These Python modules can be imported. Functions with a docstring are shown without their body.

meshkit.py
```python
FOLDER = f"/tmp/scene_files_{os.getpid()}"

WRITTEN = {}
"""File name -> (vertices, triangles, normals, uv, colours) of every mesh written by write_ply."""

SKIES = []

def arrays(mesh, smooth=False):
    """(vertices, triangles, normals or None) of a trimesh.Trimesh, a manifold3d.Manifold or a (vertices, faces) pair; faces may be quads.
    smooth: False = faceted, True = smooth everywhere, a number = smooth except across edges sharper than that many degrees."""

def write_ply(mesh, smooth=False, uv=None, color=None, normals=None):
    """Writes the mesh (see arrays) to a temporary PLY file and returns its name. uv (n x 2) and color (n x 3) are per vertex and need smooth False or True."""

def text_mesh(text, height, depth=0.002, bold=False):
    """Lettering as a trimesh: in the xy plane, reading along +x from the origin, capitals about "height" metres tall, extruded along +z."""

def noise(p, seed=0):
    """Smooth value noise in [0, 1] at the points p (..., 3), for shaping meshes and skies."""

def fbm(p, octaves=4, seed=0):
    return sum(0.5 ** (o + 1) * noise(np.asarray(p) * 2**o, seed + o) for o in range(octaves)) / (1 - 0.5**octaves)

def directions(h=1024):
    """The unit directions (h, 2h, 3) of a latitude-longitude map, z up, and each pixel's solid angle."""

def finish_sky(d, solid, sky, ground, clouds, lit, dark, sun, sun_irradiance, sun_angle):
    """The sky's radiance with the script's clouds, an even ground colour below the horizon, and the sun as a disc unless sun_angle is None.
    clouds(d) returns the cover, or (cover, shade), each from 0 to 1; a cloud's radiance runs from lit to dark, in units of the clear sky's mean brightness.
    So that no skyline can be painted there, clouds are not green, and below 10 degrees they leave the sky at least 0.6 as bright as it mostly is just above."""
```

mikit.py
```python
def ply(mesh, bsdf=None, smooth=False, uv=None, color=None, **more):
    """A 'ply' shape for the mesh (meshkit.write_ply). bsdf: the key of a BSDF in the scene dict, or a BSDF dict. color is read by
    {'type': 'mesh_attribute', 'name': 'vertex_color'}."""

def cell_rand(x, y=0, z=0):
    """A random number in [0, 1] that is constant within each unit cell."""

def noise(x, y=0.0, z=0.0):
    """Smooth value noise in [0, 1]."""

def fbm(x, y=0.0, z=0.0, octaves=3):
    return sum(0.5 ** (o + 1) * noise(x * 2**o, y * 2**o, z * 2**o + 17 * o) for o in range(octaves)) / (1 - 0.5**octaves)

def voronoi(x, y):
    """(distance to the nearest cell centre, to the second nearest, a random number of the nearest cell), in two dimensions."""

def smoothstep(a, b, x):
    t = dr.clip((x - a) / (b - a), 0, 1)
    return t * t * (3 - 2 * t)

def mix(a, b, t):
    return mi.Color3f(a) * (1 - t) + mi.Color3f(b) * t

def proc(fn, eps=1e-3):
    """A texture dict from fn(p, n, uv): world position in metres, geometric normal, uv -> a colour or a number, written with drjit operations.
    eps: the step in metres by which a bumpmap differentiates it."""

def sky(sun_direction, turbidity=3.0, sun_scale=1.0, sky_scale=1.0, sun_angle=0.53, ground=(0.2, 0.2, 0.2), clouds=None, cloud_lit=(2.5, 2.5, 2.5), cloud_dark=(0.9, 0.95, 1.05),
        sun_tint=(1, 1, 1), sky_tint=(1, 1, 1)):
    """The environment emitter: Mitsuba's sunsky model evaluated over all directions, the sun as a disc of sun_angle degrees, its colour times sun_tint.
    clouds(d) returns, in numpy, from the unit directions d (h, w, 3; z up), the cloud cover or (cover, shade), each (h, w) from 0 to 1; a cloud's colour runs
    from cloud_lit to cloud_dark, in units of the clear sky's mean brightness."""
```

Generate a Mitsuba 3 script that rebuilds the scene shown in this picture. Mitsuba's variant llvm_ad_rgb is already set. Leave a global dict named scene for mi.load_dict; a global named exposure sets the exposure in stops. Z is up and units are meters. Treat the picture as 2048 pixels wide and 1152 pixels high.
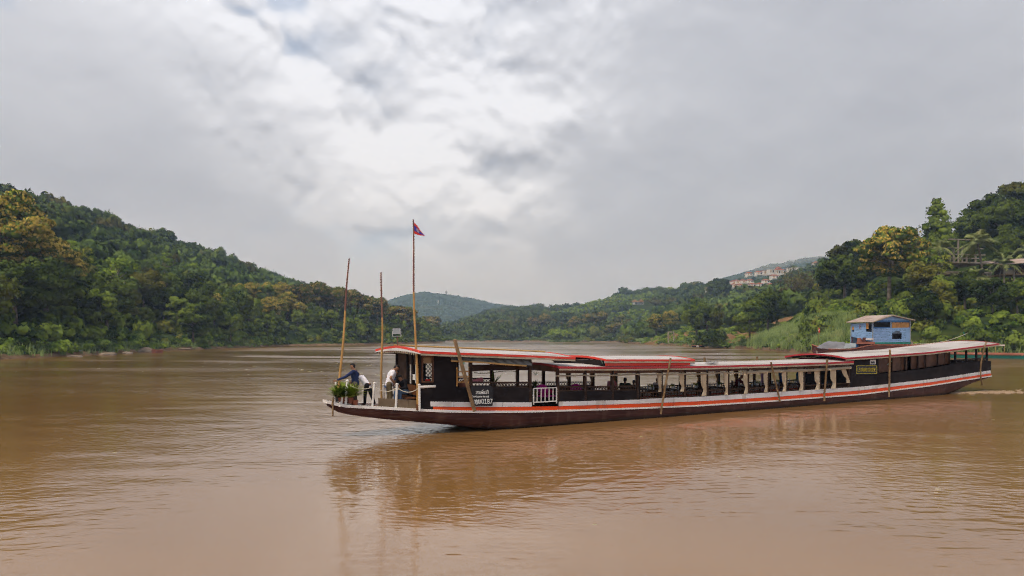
import math, random
import numpy as np, trimesh, mitsuba as mi, drjit as dr
import manifold3d as m3
import shapely.geometry as sg, shapely.affinity as sa
import meshkit, mikit
from meshkit import fbm as nfbm, noise as nnoise

# ------------------------------------------------------------------ camera, sky, exposure
F, CX, HY, H = 1366.0, 1024.0, 674.0, 4.0          # focal length / centre / horizon row in photo pixels, eye height (m)
T = mi.ScalarTransform4f
scene, labels = {}, {}
scene['camera'] = {'type': 'perspective', 'fov': math.degrees(2 * math.atan(1024 / F)), 'fov_axis': 'x',
                   'to_world': T().look_at(origin=[0, 0, H], target=[0, 100, H], up=[0, 0, 1]),
                   'principal_point_offset_y': -(HY - 576) / 1152.0, 'near_clip': 0.1, 'far_clip': 20000.0,
                   'medium': {'type': 'ref', 'id': 'haze_air'}}
exposure = 2.42
sm = lambda a, b, x: (lambda t: t * t * (3 - 2 * t))(np.clip((x - a) / (b - a), 0, 1))

def clouds(d):
    az, el = np.degrees(np.arctan2(d[..., 0], d[..., 1])), np.degrees(np.arcsin(d[..., 2]))
    k = 1.0 / (d[..., 2:] + 0.20)
    q = np.concatenate([d[..., :2] * k, d[..., 2:] * 0.6], -1)
    w = np.stack([nfbm(q * 2.2 + 7, 4, 3), nfbm(q * 2.2 + 19, 4, 4), 0 * az], -1) - 0.5
    big = nfbm(q * 0.9 + w * 0.5 + 3.1, 5, 11)
    puff = nfbm(q * 2.6 + w * 1.3 + 1.7, 7, 21)
    def heap_at(de):                                                                      # upright cumulus heads
        e = np.stack([az / 5.2, (el + de) / 3.8, 0 * az], -1)
        return nfbm(e + 0.55 * np.stack([nfbm(e + 5, 4, 41), nfbm(e + 9, 4, 42), 0 * az], -1), 7, 43)
    heap = heap_at(0.0); relief = heap - heap_at(0.7)                                     # lit from above
    fluff = np.clip(0.45 * puff + 0.45 * heap + 0.10 * nfbm(q * 14.0 + w * 3.0, 5, 51), 0, 1)
    half = 6.5 + 0.80 * np.clip(el - 8, 0, 30)
    u = np.abs(az + 8.5 + 0.18 * (el - 10) - 20 * (big - 0.5) - 14 * (heap - 0.5)) / half
    lane = sm(1.6, 0.5, u) * sm(4.5, 11, el)                                              # the broken lane of cumulus ahead
    core = np.exp(-((az + 9) / 7.0) ** 2 - ((el - 14.5) / 4.2) ** 2) * sm(0.44, 0.60, fluff)
    bright = lane * (0.34 + 1.45 * (fluff - 0.47) + 2.6 * relief) + 0.34 * core + (1 - lane) * (0.06 + 0.55 * (big - 0.5) + 0.25 * (fluff - 0.5) + 0.25 * relief) + 0.20 * sm(15, 27, el) * sm(30, 8, np.abs(az + 6))
    belly = sm(20, 6, el) * sm(0.9, 1.8, u) * (0.4 + 0.6 * sm(2, 14, np.abs(az + 5)))     # darker stratus bellies low on both sides
    bright = bright + 0.26 * sm(17, 26, el) * sm(6, -18, az) * (0.4 + 1.2 * fluff)
    shade = 0.74 - 0.92 * np.clip(bright, -0.2, 0.80) + 0.17 * belly * (0.6 + 0.8 * big)
    gap = sm(0.46, 0.36, fluff) * sm(0.2, 0.8, 0.40 * lane + 0.9 * sm(17, 24, el) * sm(-14, -22, az))
    gap = np.maximum(gap, 0.9 * np.exp(-((az + 14) / 6.5) ** 2 - ((el - 8.0) / 1.8) ** 2) * sm(0.56, 0.44, fluff))
    return np.clip(1 - 0.42 * gap, 0, 1), np.clip(shade, 0, 1)

scene['sky'] = mikit.sky([-0.34, -0.40, 0.85], turbidity=4, sun_scale=0.30, sun_angle=12, ground=(0.12, 0.1, 0.07), clouds=clouds,
                         cloud_lit=(1.76, 1.83, 2.02), cloud_dark=(0.695, 0.73, 0.845), sky_tint=(1.05, 1.0, 0.95))

# ------------------------------------------------------------------ helpers
def at(px, py, Y):
    """The point of the place that lies Y metres ahead and shows at this photo pixel."""
    return np.array([(px - CX) / F * Y, Y, H - (py - HY) / F * Y])

_n = {}
def numbered(name):
    k = _n.get(name, 0); _n[name] = k + 1
    return name if k == 0 else f'{name}_{k:03d}'
def thing(name, label, cat, group=None):
    key = numbered(name); labels[key] = {'label': label, 'category': cat}
    if group: labels[key]['group'] = group
    return key
class MB:
    """Collects pieces; build() makes them one mesh entry."""
    def __init__(s): s.v, s.f, s.n = [], [], 0
    def add(s, v, f):
        v = np.asarray(v, float); f = np.asarray(f, int)
        if f.shape[1] == 4: f = np.vstack([f[:, [0, 1, 2]], f[:, [0, 2, 3]]])
        s.v.append(v); s.f.append(f + s.n); s.n += len(v); return s
    def mesh(s): return np.vstack(s.v), np.vstack(s.f)
    def tm(s, m): return s.add(m.vertices, m.faces)
def put(key, mesh, bsdf, smooth=False, **kw):
    if isinstance(mesh, MB): mesh = mesh.mesh()
    scene[key] = mikit.ply(mesh, bsdf, smooth, **kw); return key
def part(parent, name, mesh, bsdf, smooth=False, label=None, kind=None):
    key = numbered(parent + '__' + name)
    put(key, mesh, bsdf, smooth)
    if label or kind:
        labels[key] = {}
        if label: labels[key]['label'] = label
        if kind: labels[key]['kind'] = kind
    return key
def structure(name, mesh, bsdf, smooth=False, label=None):
    put(name, mesh, bsdf, smooth); labels[name] = {'kind': 'structure', 'label': label or name.replace('_', ' ')}
def stuff(name, mesh, bsdf, label, cat, smooth=False):
    put(name, mesh, bsdf, smooth); labels[name] = {'kind': 'stuff', 'label': label, 'category': cat}

BOXF = np.array([[0, 3, 2, 1], [4, 5, 6, 7], [0, 1, 5, 4], [1, 2, 6, 5], [2, 3, 7, 6], [3, 0, 4, 7]])
def hexa(p): return np.asarray(p, float), BOXF        # 4 bottom corners anticlockwise, then 4 top corners
def bar(p, q, w, h, up=(0, 0, 1)):
    """A square-edged bar from p to q, w across, h along up."""
    p, q, up = np.asarray(p, float), np.asarray(q, float), np.asarray(up, float)
    d = (q - p) / np.linalg.norm(q - p); a = np.cross(d, up)
    if np.linalg.norm(a) < 1e-3: a = np.cross(d, [1, 0, 0])
    a /= np.linalg.norm(a); b = np.cross(a, d); a, b = a * w / 2, b * h / 2
    return hexa([p - a - b, q - a - b, q + a - b, p + a - b, p - a + b, q - a + b, q + a + b, p + a + b])
def tube(pts, r, sides=8, cap=True):
    p = np.asarray(pts, float); r = np.broadcast_to(r, (len(p),))
    t = np.gradient(p, axis=0); t /= np.linalg.norm(t, axis=1, keepdims=True) + 1e-12
    ref = np.array([0, 0, 1.0]) if abs(t[:, 2]).mean() < 0.8 else np.array([1.0, 0, 0])
    a = np.cross(t, ref); a /= np.linalg.norm(a, axis=1, keepdims=True) + 1e-12; b = np.cross(t, a)
    th = np.arange(sides) * 2 * np.pi / sides
    v = p[:, None] + r[:, None, None] * (np.cos(th)[None, :, None] * a[:, None] + np.sin(th)[None, :, None] * b[:, None])
    v = v.reshape(-1, 3); f = []
    i, j = np.meshgrid(np.arange(len(p) - 1), np.arange(sides), indexing='ij')
    q = np.stack([i * sides + j, i * sides + (j + 1) % sides, (i + 1) * sides + (j + 1) % sides, (i + 1) * sides + j], -1).reshape(-1, 4)
    f = np.vstack([q[:, [0, 2, 1]], q[:, [0, 3, 2]]])
    if cap:
        n = len(v); v = np.vstack([v, p[:1], p[-1:]]); k = np.arange(sides); o = (len(p) - 1) * sides
        f = np.vstack([f, np.stack([k, (k + 1) % sides, k * 0 + n], 1), np.stack([o + (k + 1) % sides, o + k, k * 0 + n + 1], 1)])
    return v, f
def grid_faces(nu, nv):
    i, j = np.meshgrid(np.arange(nu - 1), np.arange(nv - 1), indexing='ij')
    return np.stack([i * nv + j, (i + 1) * nv + j, (i + 1) * nv + j + 1, i * nv + j + 1], -1).reshape(-1, 4)
def blob(c, r, sub=2, rough=0.0, seed=0):
    m = trimesh.creation.icosphere(subdivisions=sub); v = m.vertices.copy()
    if rough: v *= (1 + rough * (nfbm(v * 1.7 + seed * 3.3, 3, seed) - 0.5) * 2)[:, None]
    return v * np.asarray(r) + np.asarray(c), m.faces
def unit(v): v = np.asarray(v, float); return v / (np.linalg.norm(v, axis=-1, keepdims=True) + 1e-12)

# ------------------------------------------------------------------ materials
def ref(k): return {'type': 'ref', 'id': k}
def col(c): return {'type': 'rgb', 'value': [float(x) for x in c]}
def flat(name, c, rough=0.7, spec=0.3):
    scene[name] = {'type': 'twosided', 'bsdf': {'type': 'principled', 'base_color': col(c) if not isinstance(c, dict) else c, 'roughness': rough, 'specular': spec}}
def matte(name, c):
    scene[name] = {'type': 'twosided', 'bsdf': {'type': 'diffuse', 'reflectance': col(c) if not isinstance(c, dict) else c}}
nz, fb, mx, ss = mikit.noise, mikit.fbm, mikit.mix, mikit.smoothstep
def worn(a, b, f=2.0, lo=0.35, hi=0.7, g=9.0):
    """Colour a with irregular patches of b and fine grain."""
    def fn(p, n, uv):
        t = ss(lo, hi, fb(p.x * f, p.y * f, p.z * f, 3)) * 0.8 + 0.2 * nz(p.x * g, p.y * g, p.z * g)
        return mx(a, b, t)
    return mikit.proc(fn)
def grain(a, b, fx, fz, c=None):
    """Streaks that run along the vertical (fz low) or level (fx low)."""
    def fn(p, n, uv):
        return mx(a, b, fb(p.x * fx, p.y * fx, p.z * fz, 3))
    return mikit.proc(fn)
def leafy(dark, light, warm, amt, size):
    """Foliage: tone differs from crown to crown and from spray to spray."""
    def fn(p, n, uv):
        a = nz(p.x / size, p.y / size, p.z / size * 0.8 + 5)
        b = nz(p.x / (size * 0.22) + 40, p.y / (size * 0.22), p.z / (size * 0.22))
        g = mx(dark, light, ss(0.20, 0.80, a * 0.60 + b * 0.40))
        w = ss(0.62, 0.86, nz(p.x / (size * 1.7) + 80, p.y / (size * 1.7), p.z / size * 0.5))
        return mx(g, warm, w * amt)
    return mikit.proc(fn)
matte('leaf_dark', leafy((0.0134, 0.0284, 0.0081), (0.1115, 0.1553, 0.0306), (0.1729, 0.1404, 0.0251), 0.45, 6.0))
matte('leaf_mid', leafy((0.0246, 0.0504, 0.0126), (0.1887, 0.2534, 0.0415), (0.2548, 0.2028, 0.0314), 0.4, 5.0))
matte('leaf_light', leafy((0.0392, 0.0840, 0.0162), (0.2606, 0.3564, 0.0491), (0.3094, 0.2808, 0.0522), 0.5, 3.0))
matte('leaf_forest', leafy((0.0202, 0.0378, 0.0126), (0.0990, 0.1426, 0.0328), (0.1638, 0.1217, 0.0314), 0.55, 11.0))
matte('leaf_slope', leafy((0.0314, 0.0609, 0.0180), (0.1438, 0.2059, 0.0459), (0.1911, 0.1560, 0.0366), 0.45, 13.0))
matte('leaf_ochre', leafy((0.20, 0.150, 0.028), (0.54, 0.41, 0.085), (0.58, 0.45, 0.11), 0.6, 2.2))
matte('leaf_rust', leafy((0.14, 0.10, 0.034), (0.38, 0.27, 0.088), (0.33, 0.22, 0.07), 0.6, 5.0))
matte('leaf_palm', leafy((0.09, 0.12, 0.042), (0.29, 0.33, 0.13), (0.34, 0.32, 0.16), 0.6, 2.0))
matte('leaf_pot', leafy((0.12, 0.19, 0.03), (0.38, 0.48, 0.09), (0.48, 0.50, 0.09), 0.6, 0.5))
matte('leaf_banana', leafy((0.040, 0.085, 0.025), (0.13, 0.22, 0.07), (0.16, 0.20, 0.06), 0.5, 1.5))
matte('reed', leafy((0.075, 0.115, 0.035), (0.19, 0.25, 0.085), (0.22, 0.24, 0.1), 0.6, 2.5))
matte('bark', worn((0.11, 0.085, 0.06), (0.25, 0.21, 0.16), 1.5))
matte('pale_bark', worn((0.26, 0.22, 0.16), (0.40, 0.35, 0.27), 1.5))
matte('leaf_sere', leafy((0.07, 0.062, 0.028), (0.17, 0.15, 0.065), (0.19, 0.16, 0.07), 0.5, 4.0))
matte('undergrowth', leafy((0.0134, 0.0252, 0.0080), (0.0580, 0.0898, 0.0230), (0.0840, 0.0780, 0.0220), 0.5, 7.0))
matte('far_slope', leafy((0.018, 0.035, 0.018), (0.050, 0.078, 0.034), (0.07, 0.068, 0.03), 0.4, 26.0))
matte('soil', worn((0.17, 0.095, 0.045), (0.30, 0.19, 0.09), 0.35))
matte('drift', worn((0.36, 0.33, 0.16), (0.52, 0.46, 0.34), 1.0))
matte('mud', worn((0.13, 0.085, 0.05), (0.24, 0.16, 0.095), 0.5))
matte('rock', worn((0.20, 0.16, 0.12), (0.36, 0.30, 0.24), 0.8))
# the boat
def grimy(a, b, grime, amt=0.6):
    """Paint with faded patches, scuffs and run-off streaks."""
    def fn(p, n, uv):
        s = p.x * 0.8613 + p.y * 0.5081
        c = mx(a, b, ss(0.3, 0.75, fb(s * 0.8, p.z * 2.0, 1.0, 3)))
        run = ss(0.58, 0.82, nz(s * 5.0, p.z * 0.7, 3.0)) * ss(0.35, 0.7, fb(s * 1.3, p.z * 1.5, 8.0, 2))
        scuff = ss(0.70, 0.80, nz(s * 1.6, p.z * 14.0, 5.0))
        return mx(mx(c, grime, dr.minimum(run + 0.5 * scuff, 1.0) * amt), (0.022, 0.013, 0.008), ss(0.20, 0.05, p.z - 0.06 * nz(s * 2.0, 1.0, 1.0)) * 0.85)
    return mikit.proc(fn)
flat('hull_paint', grimy((0.046, 0.0140, 0.0120), (0.075, 0.027, 0.021), (0.12, 0.065, 0.045), 0.55), 0.6, 0.22)
flat('black_wood', worn((0.0125, 0.0095, 0.0105), (0.024, 0.018, 0.0175), 1.6, g=26), 0.8, 0.12)
flat('dark_wood', worn((0.032, 0.0155, 0.009), (0.062, 0.032, 0.018), 2.5), 0.65, 0.2)
flat('brown_wood', worn((0.085, 0.030, 0.012), (0.15, 0.060, 0.022), 2.0), 0.5, 0.35)
flat('raw_wood', worn((0.16, 0.10, 0.05), (0.28, 0.19, 0.105), 2.2), 0.75, 0.2)
flat('ply_board', worn((0.13, 0.095, 0.062), (0.20, 0.15, 0.10), 2.0), 0.8, 0.2)
flat('orange_wood', worn((0.42, 0.20, 0.05), (0.55, 0.28, 0.08), 2.0), 0.6, 0.3)
flat('bamboo', worn((0.42, 0.235, 0.07), (0.55, 0.33, 0.12), 3.0), 0.5, 0.35)
flat('bamboo_dark', worn((0.17, 0.07, 0.055), (0.26, 0.13, 0.085), 3.0), 0.5, 0.35)
flat('white_paint', grimy((0.72, 0.71, 0.72), (0.64, 0.63, 0.63), (0.42, 0.36, 0.30), 0.6), 0.5, 0.3)
flat('rail_white', worn((0.76, 0.745, 0.72), (0.60, 0.56, 0.50), 1.8, 0.55, 0.85), 0.5, 0.3)
flat('orange_paint', grimy((0.80, 0.070, 0.008), (0.70, 0.085, 0.016), (0.40, 0.075, 0.03), 0.55), 0.5, 0.25)
flat('red_trim', worn((0.70, 0.050, 0.030), (0.58, 0.10, 0.075), 1.7, 0.45, 0.8), 0.5, 0.3)
flat('crimson_trim', worn((0.42, 0.030, 0.040), (0.34, 0.06, 0.06), 1.7, 0.45, 0.8), 0.55, 0.25)
flat('cream_board', worn((0.42, 0.36, 0.27), (0.30, 0.25, 0.18), 1.8), 0.7, 0.2)
flat('tarp_grey', worn((0.055, 0.055, 0.05), (0.16, 0.16, 0.15), 3.0), 0.3, 0.6)
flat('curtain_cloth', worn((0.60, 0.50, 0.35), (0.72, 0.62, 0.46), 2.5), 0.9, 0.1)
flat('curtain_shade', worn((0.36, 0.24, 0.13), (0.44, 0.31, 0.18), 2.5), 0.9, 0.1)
flat('sign_black', (0.012, 0.012, 0.016), 0.4, 0.4)
flat('letter_white', (0.72, 0.74, 0.72), 0.6, 0.3)
flat('letter_yellow', (0.62, 0.50, 0.02), 0.6, 0.3)
flat('rope_white', (0.62, 0.58, 0.48), 0.9, 0.1)
flat('rope_green', (0.16, 0.32, 0.24), 0.9, 0.1)
flat('lamp_grey', (0.46, 0.46, 0.45), 0.45, 0.5)
flat('black_cloth', (0.012, 0.012, 0.014), 0.9, 0.1)
flat('magenta', (0.55, 0.02, 0.30), 0.8, 0.2)
flat('terracotta', (0.30, 0.10, 0.06), 0.8, 0.2)
flat('glass_clear', (0.30, 0.34, 0.36), 0.12, 0.6)
flat('steel_dark', (0.05, 0.05, 0.055), 0.4, 0.5)
_DX, _DY = 0.8613, 0.5081
def roof_sheet(p, n, uv):
    s = p.x * _DX + p.y * _DY; t = p.x * _DY - p.y * _DX
    rib = ss(0.2, 1.0, dr.sin(s * 33.0) * 0.5 + 0.5)
    d = fb(s * 0.35, t * 1.6, 2.0, 4); st = nz(s * 6.0, t * 0.8, 4.0)
    return mx((0.45, 0.43, 0.42), (0.26, 0.235, 0.215), ss(0.35, 0.75, d) * 0.7 + rib * 0.13 + st * 0.16)
flat('roof_metal', mikit.proc(roof_sheet), 0.5, 0.4)
# ------------------------------------------------------------------ the river
BOAT = (-7.36, 27.25, 0.8613, 0.5081)                    # bow tip and heading of the long boat
def wave(p, n, uv):
    x0, y0 = uv.x, uv.y
    x = x0 + 2.4 * nz(x0 / 7.0, y0 / 6.0, 9.0); y = y0 + 2.0 * nz(x0 / 8.0 + 30, y0 / 6.0, 9.0)      # currents bend the ripples
    patch = ss(0.42, 0.72, fb(x0 / 22.0 + 3, y0 / 17.0 + 9, 0.5, 3))
    w = nz(x * 0.42 + 0.2 * y, y * 0.75, 1.0) * 0.022
    w = w + nz(x * 1.1 - 0.5 * y, y * 2.3, 7.0) * 0.0085 * (0.10 + patch)
    w = w + nz(x * 3.0 + y, y * 5.6, 3.0) * 0.0062 * (0.42 + patch)
    w = w + nz(x * 7.5 - y, y * 12.0, 5.0) * 0.0036 * (0.75 + patch)
    crest = 1.0 - dr.abs(2.0 * nz(x * 1.5 - 0.5 * y, y * 3.0, 21.0) - 1.0)                                # sharp little crests where currents meet
    w = w + crest * crest * 0.0075 * ss(0.38, 0.64, fb(x0 / 9.0 + 50, y0 / 7.0, 31.0, 3))
    s = (x0 - BOAT[0]) * BOAT[2] + (y0 - BOAT[1]) * BOAT[3]; t = dr.abs((x0 - BOAT[0]) * BOAT[3] - (y0 - BOAT[1]) * BOAT[2])     # wash along the hull
    wash = dr.exp(-dr.maximum(t - 1.5, 0.0) * 0.45) * ss(5.0, 9.0, s) * ss(62.0, 46.0, s)
    return w + wash * 0.014 * nz(s * 1.1 + t * 1.5, t * 3.4, 2.0) + wash * 0.005 * nz(s * 4.0, t * 7.0, 6.0)
def mud(p, n, uv):
    x, y = uv.x, uv.y
    t = fb(x / 14.0 + 0.1 * y, y / 20.0, 2.0, 3)
    return mx((0.262, 0.137, 0.043), (0.312, 0.173, 0.065), ss(0.3, 0.7, t))
scene['water_calm'] = {'type': 'bumpmap', 'scale': 1.0, 'arbitrary': mikit.proc(wave, 0.02), 'bsdf': {'type': 'roughplastic', 'diffuse_reflectance': mikit.proc(mud), 'int_ior': 1.95, 'alpha': 0.014, 'nonlinear': False}}
scene['water_riffle'] = {'type': 'bumpmap', 'scale': 1.6, 'arbitrary': mikit.proc(wave, 0.02), 'bsdf': {'type': 'roughplastic', 'diffuse_reflectance': mikit.proc(mud), 'int_ior': 1.95, 'alpha': 0.11, 'nonlinear': False}}
def riffle(p, n, uv):
    x, y = uv.x, uv.y
    s = fb(x / 34.0 + 11 + nz(x / 40, y / 25, 6.0), y / 9.0 + nz(x / 30, y / 30, 3.0) * 2, 4.0, 4)
    s2 = fb(x / 70.0, y / 60.0 + 8, 14.0, 2)
    near = ss(55.0, 130.0, y)
    return ss(0.545, 0.63, s * 0.75 + s2 * 0.32) * (0.03 + 0.75 * near)
scene['water'] = {'type': 'blendbsdf', 'weight': mikit.proc(riffle), 'a': ref('water_calm'), 'b': ref('water_riffle')}
xs, ys = [-3000, -300, 300, 3000], [-300, 200, 5600]
v = np.array([[x, y, 0] for x in xs for y in ys], float)
put('river', (v, grid_faces(4, 3)), 'water', True, uv=v[:, :2]); labels['river'] = {'kind': 'structure', 'label': 'broad muddy brown river'}
# ------------------------------------------------------------------ the land: shores, hills
def land(cols, nu=90, nv=40, rough=1.0, seed=0, freq=1 / 30.0):
    """cols: (photo column, [(metres ahead, height)...]) -> a surface grid, columns across, shore to back."""
    m = max(len(c[1]) for c in cols); px = np.array([c[0] for c in cols], float)
    lev = np.linspace(0, 1, nv); G_ = []
    for _, pr in cols:
        a = np.array(pr, float); i = np.linspace(0, 1, len(a)); G_.append(np.stack([np.interp(lev, i, a[:, 0]), np.interp(lev, i, a[:, 1])], 1))
    G_ = np.array(G_); X = np.linspace(px[0], px[-1], nu); S = np.zeros((nu, nv, 2))
    for k in range(2):
        for j in range(nv): S[:, j, k] = np.interp(X, px, G_[:, j, k])
    for _ in range(2): S[1:-1] = 0.25 * S[:-2] + 0.5 * S[1:-1] + 0.25 * S[2:]
    P = np.stack([(X[:, None] - CX) / F * S[..., 0], S[..., 0], S[..., 1]], -1)
    w = np.clip(P[..., 2] / 12.0, 0, 1)
    P[..., 2] += rough * w * (nfbm(P * [freq, freq, 0] + seed * 7.7, 4, seed) - 0.5) * 2
    P[..., :2] += (np.clip(P[..., 2:], -1, 3) * 0 + 1) * rough * 0.15 * (np.stack([nnoise(P * [.12, .12, 0] + seed, 1), nnoise(P * [.12, .12, 0] + seed, 2)], -1) - .5) * 2
    return P
def land_mesh(P): return P.reshape(-1, 3), grid_faces(P.shape[0], P.shape[1])
def land_z(P, x, y):
    from scipy.interpolate import LinearNDInterpolator
    return LinearNDInterpolator(P[..., :2].reshape(-1, 2), P[..., 2].ravel())(x, y)
def ground_at(P, px, Y):
    """The point of a land grid that stands at this column and distance."""
    x = (px - CX) / F * Y; z = float(land_z(P, np.array([x]), np.array([Y]))[0]); return np.array([x, Y, z])
def sprinkle(P, spacing, seed, zmin=1.5, keep=None):
    """Points spread evenly over a land grid."""
    r = np.random.default_rng(seed); a = P[:-1, :-1]; u, v = P[1:, :-1] - a, P[:-1, 1:] - a
    area = np.linalg.norm(np.cross(u, v), axis=-1); n = r.poisson(area / spacing ** 2)
    i, j = np.nonzero(n); rep = n[i, j]; i, j = np.repeat(i, rep), np.repeat(j, rep); q = r.random((len(i), 2))
    pts = a[i, j] + u[i, j] * q[:, :1] + v[i, j] * q[:, 1:]
    # thin out near twins
    from scipy.spatial import cKDTree
    t = cKDTree(pts); bad = set()
    for x, y in sorted(t.query_pairs(spacing * 0.55)):
        if x not in bad: bad.add(y)
    ok = np.array([k not in bad for k in range(len(pts))]) & (pts[:, 2] > zmin)
    if keep is not None: ok &= keep(pts)
    return pts[ok]
LEFT = land([(-520, [(88, -1), (96, 2.5), (120, 12), (170, 30), (300, 80), (480, 130), (560, 120)]),
             (-250, [(104, -1), (111, 2.5), (132, 10), (172, 24), (300, 70), (460, 114), (560, 104)]),
             (0, [(119, -1), (126, 2.2), (148, 9), (180, 19), (300, 58), (450, 98), (560, 88)]),
             (100, [(133, -1), (142, 2.2), (166, 9), (200, 20), (330, 58), (480, 91), (590, 80)]),
             (200, [(155, -1), (164, 2.2), (190, 9), (230, 21), (370, 57), (520, 90), (640, 80)]),
             (320, [(190, -1), (199, 2.2), (226, 8), (266, 20), (410, 53), (560, 80), (690, 70)]),
             (400, [(217, -1), (226, 2.2), (254, 8), (300, 20), (440, 48), (600, 75), (740, 66)]),
             (500, [(256, -1), (265, 2.0), (290, 9), (340, 20), (480, 42), (660, 67), (800, 56)]),
             (530, [(272, -1), (283, 1.6), (305, 9), (355, 20), (500, 40), (690, 62), (830, 52)]),
             (560, [(306, -1), (314, 1.8), (332, 9), (370, 19), (530, 38), (720, 58), (860, 46)]),
             (640, [(322, -1), (331, 2.0), (350, 9), (400, 19), (570, 34), (790, 50), (920, 40)]),
             (700, [(341, -1), (350, 2.0), (372, 9), (430, 18), (600, 30), (840, 44), (980, 34)]),
             (780, [(392, -1), (402, 2.0), (425, 8), (490, 15), (650, 23), (880, 32), (1020, 24)]),
             (840, [(450, -1), (460, 2.0), (480, 5), (530, 8), (650, 11), (800, 13), (950, 9)]),
             (872, [(488, -1), (496, 1.6), (510, 3), (540, 4), (600, 5), (700, 4), (800, 1)]),
             (890, [(515, -1), (520, .8), (528, 1.2), (540, 1.4), (556, 1.0), (580, .2), (600, -1)])], 150, 60, 2.2, 1)
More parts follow.
